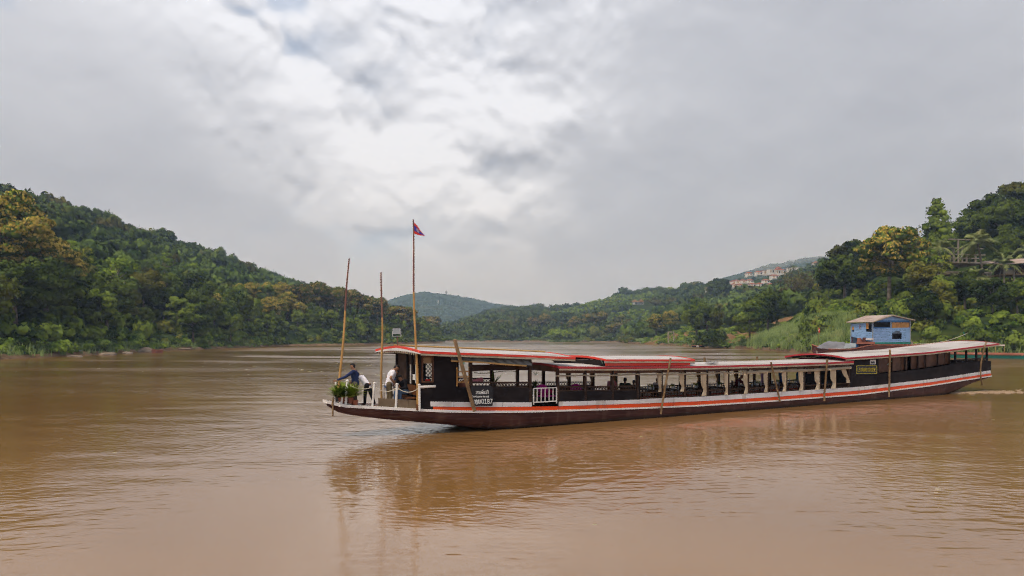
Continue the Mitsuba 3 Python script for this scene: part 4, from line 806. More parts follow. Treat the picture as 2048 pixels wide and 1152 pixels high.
part(boat, 'stern_board', MB().add(*hexa([*B([SEND - .05, SEND, SEND, SEND - .05], [-1.63, -1.63, 1.63, 1.63], railz(SEND)), *B([SEND - .05, SEND, SEND, SEND - .05], [-1.63, -1.63, 1.63, 1.63], wl4(SEND))])), 'black_wood')
def lattice(sa, sb, zlo, zhi, side=1, t0=-0.04, pitch=0.16, mat='dark_wood'):
    mb = MB(); h = float(np.mean(zhi(np.array([sa, sb])) - zlo(np.array([sa, sb])))); n = max(2, round((sb - sa) / pitch))
    tt = lambda s: side * (float(wallt(s)) + t0)
    for k in range(n):
        a, b = sa + (sb - sa) * k / n, sa + (sb - sa) * (k + 1) / n
        rows_ = max(1, round(h / (pitch * 1.25)))
        for r in range(rows_):
            z0 = lambda s, q: float(zlo(s) + (zhi(s) - zlo(s)) * q / rows_)
            mb.add(*bar(B(a, tt(a), z0(a, r)), B(b, tt(b), z0(b, r + 1)), 0.018, 0.03, (*Nv, 0))); mb.add(*bar(B(a, tt(a) - .02, z0(a, r + 1)), B(b, tt(b) - .02, z0(b, r)), 0.018, 0.03, (*Nv, 0)))
    for z in (zlo, zhi):
        s = np.linspace(sa, sb, max(2, int((sb - sa) / 1.5) + 1))
        for p, q in zip(s[:-1], s[1:]): mb.add(*bar(B(p, tt(p), z(p)), B(q, tt(q), z(q)), 0.05, 0.05))
    part(boat, 'lattice', mb, mat, kind='stuff')
for sd_ in (1, -1):
    lattice(Ls(942), Ls(1060), lambda s: wl1(s) + .02, lt1, sd_)
    lattice(Ls(1117), Ls(1276), lambda s: wl2(s) + .02, lt2, sd_)
    lattice(Ls(1913), Ls(1974), lambda s: wl4(s) + .02, lambda s: wl4(s) + .26, sd_, mat='black_wood')
lattice(Ls(1064), Ls(1115), lambda s: wl2(Ls(1115)) + 0 * s, lambda s: lt2(Ls(1115)) + 0 * s, -1)
lattice(Ls(905), Ls(938), lambda s: lt1(s) + .04, lambda s: eave1(s) - .25, -1, pitch=0.17, mat='black_wood')
# near front opening: light wooden shelf frame and a low board
sA, sB = Ls(912.5), Ls(940.5)
mb = MB(); zb, zt = float(lt1(sA)) - .18, float(eave1(sA)) - .45
for s in (sA + .02, sB - .02): mb.add(*bar(B(s, 1.62, zb), B(s, 1.62, zt), 0.045, 0.05, (*Dv, 0)))
for k in range(3): mb.add(*bar(B(sA, 1.62, zb + (zt - zb) * (k + .8) / 3.7), B(sB, 1.62, zb + (zt - zb) * (k + .8) / 3.7), 0.05, 0.045))
part(boat, 'shelf_frame', mb, 'orange_wood')
# awning of rolled plastic sheet with its rod
mb = MB(); a = np.array([L(x, y, 1.98) for x, y in ((902, 720.5), (960, 722.8), (1010, 727.5), (1064, 731))]); s = np.linspace(a[0, 0], a[-1, 0], 40); zl = np.interp(s, a[:, 0], a[:, 1])
zz = np.linspace(0, 1, 8); wob = np.array([[0.05 * math.sin(i * 1.3 + j * .9) * math.sin(j * .5) for j in range(8)] for i in range(40)])
zh = eave1(s) + 0.02
mb.add(B(np.repeat(s[:, None], 8, 1), 1.98 + wob - 0.12 * zz[None], zl[:, None] + (zh - zl)[:, None] * zz[None]).reshape(-1, 3), grid_faces(40, 8))
part(boat, 'plastic_awning', mb, 'tarp_grey', True)
part(boat, 'awning_rod', MB().add(*tube(B(s[::6], 2.0, zl[::6] - .03), 0.035)), 'bamboo')
part(boat, 'inner_fascia', MB().add(*hexa([*B([Ls(1010), Ls(1113), Ls(1113), Ls(1010)], [-1.72, -1.72, -1.66, -1.66], L(1064, 738.8, -1.7)[1] ), *B([Ls(1010), Ls(1113), Ls(1113), Ls(1010)], [-1.72, -1.72, -1.66, -1.66], L(1064, 727, -1.7)[1])])), 'brown_wood')
part(boat, 'cross_beam', MB().add(*bar(B(Ls(1113), 1.75, L(1113, 737, 1.75)[1]), B(Ls(1113), -1.75, L(1113, 737, 1.75)[1]), 0.10, 0.30)), 'brown_wood')
part(boat, 'tie_rope', MB().add(*tube(B(np.linspace(Ls(1020), Ls(1113), 9), -1.6, L(1064, 742, -1.6)[1] - .04 * np.sin(np.linspace(0, 3.14, 9) * 2)), 0.02, 6)), 'dark_wood')

# posts along the two sides
NEARP = [942, 1061, 1116, 1171, 1225.5, 1275.5, 1323.5, 1370, 1414.5, 1457, 1496.5, 1535.5, 1573, 1608.5, 1640, 1672, 1698]
for i, px in enumerate(NEARP):
    s = Ls(px); zb = float(wtop(s)); e = float(eave1(s)) - .02 if px < 1100 else float(eave3(s))
    part(boat, 'post', MB().add(*bar(B(s, wallt(s) - .05, zb), B(s, wallt(s) - .05, e), 0.12, 0.13, (*Dv, 0))), 'dark_wood')
    part(boat, 'far_post', MB().add(*bar(B(s, -wallt(s) + .05, zb), B(s, -wallt(s) + .05, e), 0.12, 0.13, (*Dv, 0))), 'dark_wood')
s = Ls(985); part(boat, 'far_post', MB().add(*bar(B(s, -1.7, railz(s)), B(s, -1.7, eave1(s)), 0.12, 0.13, (*Dv, 0))), 'dark_wood')
# header beam, roller blinds and tie rods under the lower eave
part(boat, 'header_beam', MB().add(*strip(Ls(1116), Ls(1700), lambda s: eave3(s) - .16, lambda s: eave3(s) + .02, 0.0, 0.06)), 'brown_wood')
part(boat, 'header_beam', MB().add(*strip(Ls(1116), Ls(1700), lambda s: eave3(s) - .16, lambda s: eave3(s) + .02, 0.0, 0.06, -1)), 'brown_wood')
rng = np.random.default_rng(4)
cuts = [1112, 1172, 1279, 1372, 1456, 1494, 1535, 1608, 1702]
for a, b in zip(cuts[:-1], cuts[1:]):
    sa_, sb_ = Ls(a, 1.95), Ls(b, 1.95); d0, d1 = rng.uniform(.20, .27, 2); r = 0.035 if a < 1490 else 0.085
    part(boat, 'roller_blind', MB().add(*tube([B(sa_, 1.93, eave3(sa_) - d0), B((sa_ + sb_) / 2, 1.93, eave3((sa_ + sb_) / 2) - (d0 + d1) / 2 - .015), B(sb_, 1.93, eave3(sb_) - d1)], r, 8)), 'cream_board')
# balustrades from the dining deck on, with balusters
bz0 = lambda s: wtop(s) + .01; bz1 = prof([(1280, 785), (1350, 784.6), (1400, 781.5), (1500, 777), (1546, 774.5), (1600, 772), (1700, 766)])
for sd_ in (1, -1):
    part(boat, 'hand_rail', MB().add(*strip(Ls(1280), Ls(1698), lambda s: bz1(s) - .03, lambda s: bz1(s) + .03, -0.02, 0.06, sd_)), 'dark_wood')
    part(boat, 'base_rail', MB().add(*strip(Ls(1280), Ls(1698), lambda s: bz0(s), lambda s: bz0(s) + .05, -0.02, 0.06, sd_)), 'dark_wood')
    mb = MB()
    for s in np.arange(Ls(1280) + .1, Ls(1698), 0.20): mb.add(*bar(B(s, sd_ * 1.75, bz0(s)), B(s, sd_ * 1.75, bz1(s)), 0.035, 0.035, (*Dv, 0)))
    part(boat, 'baluster', mb, 'dark_wood', kind='stuff')
# white gate in the side opening
gk = numbered(boat + '__gate'); sa_, sb_ = Ls(1067), Ls(1113); g0, g1 = L(1090, 803.5)[1], L(1090, 776)[1]
mb = MB()
for z in (g0, g1): mb.add(*bar(B(sa_, 1.8, z), B(sb_, 1.8, z), .035, .045))
for s in (sa_, sb_): mb.add(*bar(B(s, 1.8, g0 - .10), B(s, 1.8, g1), .04, .045, (*Dv, 0)))
put(gk, mb, 'rail_white'); labels[gk] = {'label': 'white railed gate in the side opening'}
for k in range(5):
    s = sa_ + (sb_ - sa_) * (k + .9) / 5.8; part(gk, 'bar', MB().add(*bar(B(s, 1.8, g0), B(s, 1.8, g1), .03, .035, (*Dv, 0))), 'rail_white')
# wheelhouse front: posts, bench, windows
for t in (1.27, 0.62, 0.05, -1.2):
    part(boat, 'front_post', MB().add(*bar(B(sF, t, railz(sF)), B(sF, t, eave1(sF)), .12, .12, (*Dv, 0))), 'black_wood')
part(boat, 'front_wall', MB().add(*hexa([*B([sF, sF + .05, sF + .05, sF], [-1.2, -1.2, .05, .05], railz(sF) + .1), *B([sF, sF + .05, sF + .05, sF], [-1.2, -1.2, .05, .05], eave1(sF))])), 'dark_wood')
part(boat, 'front_wall', MB().add(*hexa([*B([sF, sF + .05, sF + .05, sF], [.05, .05, 1.27, 1.27], railz(sF) + .1), *B([sF, sF + .05, sF + .05, sF], [.05, .05, 1.27, 1.27], railz(sF) + 1.0)])), 'dark_wood')
part(boat, 'front_lintel', MB().add(*hexa([*B([sF, sF + .05, sF + .05, sF], [.05, .05, 1.27, 1.27], eave1(sF) - .42), *B([sF, sF + .05, sF + .05, sF], [.05, .05, 1.27, 1.27], eave1(sF))])), 'dark_wood')
wz0, wz1 = L(852, 763.5, 1.36)[1], L(852, 713.5, 1.36)[1]
sW0, sW1 = sF + .08, Ls(867)
part(boat, 'side_wall', MB().add(*strip(sW0, sW1, lambda s: railz(s) + .1, lambda s: wz0 + 0 * s, 0, .05, 1, tf=wallt)), 'black_wood'); part(boat, 'side_lintel', MB().add(*strip(sW0, sW1, lambda s: wz1 + 0 * s, lambda s: eave1(s), 0, .05, 1, tf=wallt)), 'black_wood')
part(boat, 'side_wall', MB().add(*strip(sW0, sW1 + 1.2, lambda s: railz(s) + .1, lambda s: wz0 - .25 + 0 * s, 0, .05, -1, tf=wallt)), 'dark_wood')
wk = numbered(boat + '__side_window'); mb = MB()
for s in (sW0 + .03, sW1 - .03): mb.add(*bar(B(s, wallt(s), wz0), B(s, wallt(s), wz1), .06, .07, (*Dv, 0)))
for z in (wz0, wz1): mb.add(*bar(B(sW0, wallt(sW0), z), B(sW1, wallt(sW1), z), .07, .06))
put(wk, mb, 'brown_wood'); part(wk, 'valance', MB().add(*strip(sW0, sW1, lambda s: wz1 - .28 + 0 * s, lambda s: wz1 + 0 * s, -.12, .01, 1, tf=wallt)), 'curtain_shade')
for i, tt in enumerate((1.28,)):
    pass
bk = thing('wooden_bench', 'brown wooden bench against the wheelhouse front on the bow deck', 'bench')
zf = float(floorz(sF)); sb0 = sF - .50
part(bk, 'seat', MB().add(*hexa([*B([sb0, sF - .06, sF - .06, sb0], [-.9, -.9, 1.15, 1.15], zf + .40), *B([sb0, sF - .06, sF - .06, sb0], [-.9, -.9, 1.15, 1.15], zf + .46)])), 'brown_wood')
for t in (-.8, 1.05):
    for s in (sb0 + .05, sF - .12): part(bk, 'leg', MB().add(*bar(B(s, t, zf), B(s, t, zf + .40), .07, .07, (*Dv, 0))), 'brown_wood')
part(bk, 'backrest', MB().add(*hexa([*B([sF - .11, sF - .07, sF - .07, sF - .11], [-.9, -.9, 1.15, 1.15], zf + .55), *B([sF - .11, sF - .07, sF - .07, sF - .11], [-.9, -.9, 1.15, 1.15], zf + .95)])), 'brown_wood')
nk = thing('paper_notice', 'white paper notice on the wheelhouse front window beside the seated man', 'notice')
zc = L(818.5, 754, .75)[1]
put(nk, MB().add(*hexa([*B([sF - .075, sF - .068, sF - .068, sF - .075], [.76, .76, 1.02, 1.02], zc - .12), *B([sF - .075, sF - .068, sF - .068, sF - .075], [.76, .76, 1.02, 1.02], zc + .12)])), 'letter_white')
# brown boards standing along the bow deck edge
for i, (a, b) in enumerate(((756.5, 790.5), (793, 817), (817.6, 838.5), (842, 867))):
    sa_, sb_ = L(a, 810, hwpx(a) - .08)[0], L(b, 810, hwpx(b) - .08)[0]; zz = lambda s: railz(s) + .085
    part(boat, 'bulwark_board', MB().add(*strip(sa_, sb_, zz, lambda s: railz(s) + .085 + .36, -.05, .05)), 'ply_board')

# ---------------- things carried by the boat
def onrail(px, py, t): return B(*[*(lambda q: (q[0], t, q[1]))(L(px, py, t))])
def pole(name, label, p, q, r0, r1, mat, cat, wob=0.0, n=14, group=None, seed=0, top=None, split=None):
    k = thing(name, label, cat, group); u = np.linspace(0, 1, n)[:, None]; g = np.random.default_rng(seed)
    pts = p + (q - p) * u; ph = g.uniform(0, 6, 2); side = unit(np.cross(q - p, [0.3, 1, 0])); pts = pts + side * wob * (np.sin(u * 5 + ph[0]) * np.sin(u * math.pi))
    rr = r0 + (r1 - r0) * u[:, 0]
    if split is None: put(k, MB().add(*tube(pts, rr * (1 + .05 * (np.arange(n) % 2)), 8)), mat, True)
    else:
        c = int(n * split); part(k, 'lower_stem', MB().add(*tube(pts[:c + 1], rr[:c + 1], 8)), mat, True); part(k, 'upper_stem', MB().add(*tube(pts[c:], rr[c:] * .96, 8)), top, True)
    return k, pts
pole('bamboo_pole', 'leaning bamboo pole at the bow tip, held by the man in blue', onrail(676.5, 785, .1), onrail(698.5, 517, .0), .055, .030, 'bamboo', 'pole', .04, 24, seed=1, top='bamboo_dark', split=.62)
pole('bamboo_pole', 'shortest upright bamboo pole, standing just left of the wheelhouse roof', onrail(763.5, 806, -.55), onrail(762.0, 544, -.55), .05, .032, 'bamboo', 'pole', .05, 24, seed=2, top='bamboo_dark', split=.66)
fp, fpts = pole('flag_pole', 'tallest bamboo pole, carrying a small flag above the wheelhouse', onrail(835.5, 820, 1.33), onrail(826.6, 439, 1.33), .058, .026, 'bamboo', 'flagpole', .06, 30, seed=5, top='bamboo_dark', split=.60)
part(fp, 'painted_foot', MB().add(*tube([fpts[0] + [0, 0, .0], fpts[0] + (fpts[1] - fpts[0]) * .9], .066, 10)), 'brown_wood', True)
# flag: red, blue and red with a white disc, hanging in folds
fk = thing('flag', 'small red and blue flag with a white disc, atop the tallest pole', 'flag')
tipp = onrail(826.8, 443.5, 1.33); lowp = onrail(827.4, 467, 1.33); out0 = onrail(831, 447, 1.15); 
def flagp(u, v):
    A = tipp + (lowp - tipp) * v                        # hoist
    Bq = onrail(848.3, 470.5, 1.05); C = onrail(848.6, 472.3, 1.05); e = Bq + (C - Bq) * v
    mid = onrail(838, 455, 1.0) * (1 - v) + onrail(837.5, 470.3, 1.0) * v
    return A * (1 - u) ** 2 + mid * 2 * u * (1 - u) + e * u ** 2 + np.array([*(Nv * .06 * math.sin(u * 7 + v * 2)), 0]) * u
def flagpatch(u0, u1, v0, v1, off=0):
    us, vs = np.linspace(u0, u1, 12), np.linspace(v0, v1, 5); return np.array([flagp(u, v) for u in us for v in vs]) + np.array([*(Nv * off), 0]), grid_faces(12, 5)
for nm, c in (('flag_red', (0.80, 0.07, 0.05)), ('flag_blue', (0.08, 0.08, 0.48)), ('flag_white', (0.82, 0.80, 0.78))):
    scene[nm] = {'type': 'principledthin', 'base_color': col(c), 'roughness': 0.8, 'diff_trans': 1.0, 'spec_trans': 0.0}      # thin cloth lets light through
part(fk, 'red_stripe', MB().add(*flagpatch(0, 1, 0, .26)), 'flag_red', True); part(fk, 'blue_stripe', MB().add(*flagpatch(0, 1, .26, .74)), 'flag_blue', True); part(fk, 'red_stripe', MB().add(*flagpatch(0, 1, .74, 1)), 'flag_red', True)
mb = MB(); 
for o in (.012, -.012):
    ring = [flagp(.40 + .17 * math.cos(a), .50 + .2 * math.sin(a)) for a in np.linspace(0, 2 * math.pi, 19)[:-1]]; v = np.array(ring + [flagp(.40, .5)]) + np.array([*(Nv * o), 0]); i = np.arange(18); mb.add(v, np.stack([i, (i + 1) % 18, i * 0 + 18], 1))
part(fk, 'disc', mb, 'flag_white', True)
# wooden poles hung along the side
for lab, a, b, w, h, mat in (
    ('thick slanted wooden beam leaning on the boat side over the black sign', (909.5, 679, 2.16), (948.5, 822, 1.93), .15, .13, 'raw_wood'),
    ('wooden pole leaning right, crossing the rail where the lattice ends', (1341, 716, 2.2), (1321.5, 828, 1.95), .10, .10, 'raw_wood'),
    ('thin wooden pole leaning left against the lower roof edge', (1542, 724.5, 2.2), (1560, 803, 1.95), .10, .09, 'raw_wood'),
    ('dark upright wooden pole before the last curtains', (1654.5, 718, 2.2), (1648, 801.5, 1.95), .11, .10, 'raw_wood'),
    ('upright wooden pole just right of the yellow lettered sign', (1780, 699.5, 2.15), (1778, 794, 1.95), .11, .11, 'raw_wood')):
    k = thing('mooring_pole', lab, 'pole'); p, q = onrail(*a), onrail(*b); n = 9; u = np.linspace(0, 1, n)[:, None]; g = np.random.default_rng(int(a[0])); pts = p + (q - p) * u + g.normal(0, .008, (n, 3))
    put(k, MB().add(*tube(pts, w / 2 * (1 + .12 * g.random(n)), 7)), mat, 40)
k = thing('mooring_pole', 'bent thin wooden pole hanging at the stern corner', 'pole')
put(k, MB().add(*tube([onrail(*q) for q in ((1973, 684, 2.15), (1969, 693, 2.14), (1965.5, 708, 2.1), (1962, 726, 2.0), (1960.8, 742, 1.95), (1961.5, 757, 1.93), (1964.5, 770, 1.9))], .05, 7)), 'raw_wood', True)
for i, (px, py, t) in enumerate(((1409, 724, -1.9), (1514, 722, -1.9))):
    k = thing('wooden_stake', ('short wooden stake end rising behind the roof', 'second short wooden stake end behind the roof, nearer the stern')[i], 'stake')
    put(k, MB().add(*tube([onrail(px + .3, py + 22, t), onrail(px, py - 9, t)], .07, 7)), 'raw_wood', 40)
# floodlight on its stem
lk = thing('floodlight', 'grey floodlight in a bracket on a stem above the wheelhouse roof', 'floodlight')
pl0, pl1 = onrail(795.2, 698, -.1), onrail(794.6, 672, -.1); lc = onrail(793.3, 662.5, -.1)
part(lk, 'stem', MB().add(*tube([pl0, pl1], .022, 8)), 'bamboo_dark', True)
ex, ey = np.array([*Dv, 0]) * .9 + np.array([*-Nv, 0]) * .3, np.array([*Nv, 0]); ex = unit(np.array([1.0, .05, .0])); ey = np.array([.05, -1, 0]); ez = np.array([0, 0, 1.])
def obox(c, a, b, d): return hexa([c - a - b - d, c + a - b - d, c + a + b - d, c - a + b - d, c - a - b + d, c + a - b + d, c + a + b + d, c - a + b + d])
part(lk, 'housing', MB().add(*obox(lc, ex * .155, ey * .08, ez * .115)), 'lamp_grey')
part(lk, 'lens', MB().add(*obox(lc - ey * -.082, ex * .13, ey * .006, ez * .09)), 'glass_clear')
mb = MB()
for sg_ in (-1, 1): mb.add(*bar(lc + ex * .175 * sg_, lc + ex * .175 * sg_ - ez * .21, .02, .03))
mb.add(*bar(lc - ex * .185 - ez * .21, lc + ex * .185 - ez * .21, .03, .02)); part(lk, 'bracket', mb, 'lamp_grey')
# white posts with rope on the bow
def post(px, ytop, ybot, t, lab, pxb=None, r=.05):
    k = thing('rope_post', lab, 'post', None); p, q = onrail(pxb or px, ybot, t), onrail(px, ytop, t)
    part(k, 'shaft', MB().add(*tube([p, q], r, 10)), 'rail_white', 40); part(k, 'cap', MB().add(*blob(q + [0, 0, .02], [r * 1.35, r * 1.35, r * 1.1], 1)), 'rail_white', True)
    return q
postA = post(672.5, 763, 806, -.12, 'white post under the hand of the man in blue', 671)
postB = post(694.5, 763, 814.5, .40, 'white rope post right of the potted plants at the bow', 691)
postD = post(749, 767, 815.5, .72, 'slightly leaning white rope post standing alone mid bow', 744.5, .045)
postE = post(767, 771, 806, -.9, 'white rope post on the far deck edge behind the third bamboo stem', 767, .045)
postF = post(794, 769.5, 820, 1.0, 'white rope post in front of the man in the white shirt', 791.5)
postG = post(838.5, 771, 822, 1.42, 'white post at the wheelhouse corner carrying a level pipe', 839.5)
for i, (p, x, y0, y1) in enumerate(((0, 684.5, 793, 812), (1, 681, 804, 814))):
    k = thing('rope_post', ('short white stub post among the flower pots', 'shortest white stub post on the bow edge')[i], 'post'); put(k, MB().add(*tube([onrail(x - 2, y1, .36), onrail(x, y0, .36)], .045, 8)), 'rail_white', 40)
hk = thing('white_pipe', 'level white pipe rail running back from the wheelhouse corner post', 'pipe'); put(hk, MB().add(*tube([postG + [0, 0, -.07], onrail(871, 772.3, 1.58)], .055, 10)), 'rail_white', 40)
def rope(a, b, sag, lab, r=.017, mat='rope_white', name='rope'):
    u = np.linspace(0, 1, 13)[:, None]; k = thing(name, lab, 'rope'); put(k, MB().add(*tube(a + (b - a) * u - [0, 0, sag] * (4 * u * (1 - u)), r, 6)), mat, True)
rope(postB - [0, 0, .1], postD - [0, 0, .1], .16, 'white rope sagging in front of the man in blue'); rope(postD - [0, 0, .1], postF - [0, 0, .1], .20, 'white rope sagging in front of the khaki trousers'); rope(postF - [0, 0, .1], postG - [0, 0, .08], .20, 'white rope sagging before the seated man in black')
rope(onrail(666, 800, .3), onrail(665.5, 832, .33), 0, 'frayed brown rope end hanging from the bow tip', .035, 'raw_wood'); rope(onrail(668, 795, .3), onrail(664.5, 812, .3), -.05, 'brown mooring rope looped round the bow tip', .04, 'raw_wood')
k = thing('bollard', 'small rusty brown bollard on the bow tip', 'bollard'); put(k, MB().add(*tube([onrail(654.8, 808, .0), onrail(655, 800, .0)], .055, 10)), 'brown_wood', 40)
rope(onrail(1199.5, 717, 1.96), onrail(1205.5, 727, 1.93), -.02, 'short green rope at the corner of the raised roof', .016, 'rope_green'); rope(onrail(1783, 722, 1.95), onrail(1775, 730, 1.9), .0, 'short green cord tied round the upright pole by the sign', .02, 'rope_green')
rope(onrail(920.5, 727.5, 2.12), onrail(929, 725.5, 2.1), .02, 'green rope knotted round the thick slanted beam', .03, 'rope_green')
k = thing('boat_hook', 'bright yellow green stick lying against the bench', 'stick'); put(k, MB().add(*tube([onrail(800, 799, .85), onrail(810, 805.5, .95)], .022, 6)), 'rope_yg' if 'rope_yg' in scene else 'letter_yellow', True)

# ---------------- curtains
def curtain(px, w, y0, y1, t, lab, mat, lean=0.0, grp=None):
    k = thing('curtain', lab, 'curtain', grp); sR = Ls(px); sL = Ls(px - w); nU, nV = 17, 12; v = []
    zt = float(eave3(sR)) - .17; zb = float(L(px, y1, HB)[1]); zk = zb + .25 * (zt - zb)
    for i in range(nV):
        u = i / (nV - 1); z = zt + (zb - zt) * u; pinch = 1 - .42 * math.exp(-((u - .76) / .14) ** 2) - .12 * u
        for j in range(nU):
            q = j / (nU - 1); s = sR + lean * u - (1 - q) * (sR - sL) * pinch - .02
            v.append(B(s, t + .05 * math.sin(q * 26 + px) * (1 - .4 * u), z))
    put(k, MB().add(np.array(v), grid_faces(nV, nU)), mat, True)
ordn = ['first', 'second', 'third', 'fourth', 'fifth', 'sixth', 'seventh', 'eighth', 'ninth', 'tenth', 'last']
for i, (px, w, yb) in enumerate(((1321, 7, 783.5), (1367, 9, 782.5), (1411.5, 10.5, 791), (1454, 7.5, 789), (1494, 8, 787), (1533, 7.5, 784), (1570.5, 8, 783), (1604.5, 9.5, 780.5), (1637.5, 9.5, 779), (1670.5, 11, 776.5), (1688, 8, 766))):
    curtain(px, w, 745, yb, 1.86, f'{ordn[i]} tied cream curtain from the bow on the near side' if i < 10 else 'slanted cream curtain on the near side beside the black wall with the yellow sign', 'curtain_cloth', .55 if i == 10 else 0)
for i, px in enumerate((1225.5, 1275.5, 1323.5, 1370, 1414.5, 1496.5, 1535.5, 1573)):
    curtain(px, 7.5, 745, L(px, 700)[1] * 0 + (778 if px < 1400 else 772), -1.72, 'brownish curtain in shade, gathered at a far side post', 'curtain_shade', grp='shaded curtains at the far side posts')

# ---------------- signs
def nearboard(name, lab, cat, pxa, pxb, ya, yb, t, mat):
    k = thing(name, lab, cat); sa_, z0 = L(pxa, yb, t); sb_, z1 = L(pxb, yb, t); _, z2 = L(pxb, ya, t); _, z3 = L(pxa, ya, t)
    V = [*B([sa_, sb_], t, [z0, z1]), *B([sb_, sa_], t - .03, [z1, z0]), *B([sa_, sb_], t, [z3, z2]), *B([sb_, sa_], t - .03, [z2, z3])]
    part(k, 'board', MB().add(*hexa(V)), mat); return k, (lambda a, b, tt: B(sa_ + (sb_ - sa_) * a, tt, (z0 + (z1 - z0) * a) * (1 - b) + (z3 + (z2 - z3) * a) * b)), sb_ - sa_, z3 - z0
def lay(m, f, w, h, x0, y0, sx, sy, t, bold=0):
    v = np.asarray(m.vertices); v = v - [v[:, 0].min(), v[:, 1].min(), 0]; v = v / [v[:, 0].max(), v[:, 1].max(), max(v[:, 2].max(), 1e-9)]
    a, b = x0 + v[:, 0] * sx, y0 + v[:, 1] * sy
    return f(a, b, t + .008 * v[:, 2]), m.faces
tsg = 1.875
k, f, w, h = nearboard('name_board', 'black board with white lettering and number hung behind the slanted beam', 'sign', 942, 985.5, 772.5, 811.8, tsg - .005, 'sign_black')
def strokes(lines, r):
    g = sg.MultiLineString([l for l in lines]).buffer(r, cap_style=2, join_style=1)
    return trimesh.util.concatenate([trimesh.creation.extrude_polygon(p, 1.0, engine='earcut') for p in getattr(g, 'geoms', [g])])
def shift(ls, dx, sc=1.0): return [[(dx + x * sc, y) for x, y in l] for l in ls]
G = {'bo': [[(.05, .8), (.18, .98), (.22, .7), (.14, .15), (.3, .02), (.52, .1), (.58, .4), (.58, 1)]],
     'aa': [[(.02, .8), (.14, .98), (.32, .9), (.36, .6), (.36, 0)]],
     'no': [[(.05, .95), (.18, .9), (.16, .1), (.34, .02), (.5, .3), (.54, 1)], [(.5, .25), (.66, .05), (.72, .25), (.58, .3)]],
     'tho': [[(.05, .85), (.16, .98), (.18, .0), (.36, .62), (.5, .7), (.56, .0), (.74, .1), (.76, 1)]],
     'po': [[(.05, .8), (.16, .98), (.2, .1), (.36, .02), (.56, .12), (.58, 1.35)]],
     'kho': [[(.02, .75), (.16, .95), (.26, .8), (.2, .3), (.22, 0), (.5, .95), (.66, .85), (.68, -.05), (.56, -.22), (.44, -.1)]],
     'ai': [[(.3, 0), (.3, 1.2), (.1, 1.3), (.05, 1.1), (.2, 1.0)]],
     'mark': [[(0, 1.15), (.15, 1.35), (.35, 1.3), (.42, 1.5)], [(.1, 1.2), (.3, 1.15)]],
     'dig1': [[(.1, .8), (.25, 1), (.25, 0)]], 'dig0': [[(.05, .5), (.15, .95), (.35, .95), (.42, .5), (.35, .05), (.15, .05), (.05, .5)]]}
def word(seq, gap=.14):
    out, x = [], 0
    for g in seq:
        if g == ' ': x += .4; continue
        ls = G[g]; out += shift(ls, x - (.5 if g == 'mark' else 0)); x += 0 if g == 'mark' else max(p[0] for l in ls for p in l) + gap
    return out
for nm, seq, r, x0, y0, sx, sy in (('lettering', ['bo', 'aa', 'no', 'tho', 'mark', 'no', 'po', 'ai'], .075, .21, .595, .58, .245), ('lettering', ['ai', 'kho', 'aa', 'po', 'no', 'bo', 'no', 'tho', ' ', 'dig1', 'dig0', 'dig0', ' ', 'tho', 'no', 'mark'], .09, .06, .415, .76, .13), ('lettering', ['kho', 'bo'], .11, .13, .06, .31, .27)):
    part(k, nm, MB().add(*lay(strokes(word(seq), r), f, w, h, x0, y0, sx, sy, tsg)), 'letter_white')
part(k, 'number', MB().add(*lay(meshkit.text_mesh('0187', .1, bold=True), f, w, h, .47, .10, .51, .265, tsg)), 'letter_white')
k, f, w, h = nearboard('name_sign', 'black sign with yellow rounded frame and yellow capital letters', 'sign', 1711.5, 1754.5, 730.5, 748.5, 1.84, 'sign_black')
part(k, 'lettering', MB().add(*lay(meshkit.text_mesh('LE GRAND CRUISE', .1), f, w, h, .09, .30, .82, .42, 1.84)), 'letter_yellow')
fr = sg.box(.02, .05, .98, .95).buffer(.0); R = sa.scale(sg.box(0.08, .2, .92, .8).buffer(.05), 1.04, 1.22); fr = R.difference(sa.scale(R, .965, .90))
part(k, 'frame', MB().add(*lay(trimesh.creation.extrude_polygon(fr, 1.0, engine='earcut'), f, w, h, .015, .04, .97, .92, 1.84)), 'letter_yellow')
k, f, w, h = nearboard('wall_vent', 'small white framed hatch in the black wall above the yellow sign', 'vent', 1740.5, 1752, 719.5, 728.5, 1.83, 'white_paint')
part(k, 'opening', MB().add(*lay(trimesh.creation.extrude_polygon(sg.box(0, 0, 1, 1), 1.0, engine='earcut'), f, w, h, .14, .16, .62, .46, 1.83)), 'sign_black')
# ------------------------------------------------------------------ buildings on the slopes
flat('plaster', worn((0.78, 0.76, 0.72), (0.66, 0.63, 0.58), .6), .8, .2); flat('roof_tile', worn((0.34, 0.115, 0.065), (0.24, 0.08, 0.05), 1.2), .8, .2); flat('window_dark', (0.03, 0.032, 0.038), .3, .5); flat('door_tan', (0.45, 0.30, 0.16), .7, .2)
flat('concrete', worn((0.34, 0.30, 0.25), (0.22, 0.19, 0.15), .8), .9, .1); flat('tin_roof', worn((0.40, 0.33, 0.29), (0.28, 0.20, 0.16), .8), .6, .3); flat('grey_steel', (0.42, 0.43, 0.44), .5, .4)
flat('pale_blue', None or worn((0.28, 0.46, 0.74), (0.21, 0.37, 0.62), 1.4, g=6), .75, .2); flat('deep_blue', worn((0.035, 0.13, 0.33), (0.05, 0.16, 0.36), 1.2), .7, .2); flat('jade', worn((0.02, 0.26, 0.20), (0.03, 0.19, 0.15), 1.0), .6, .3)
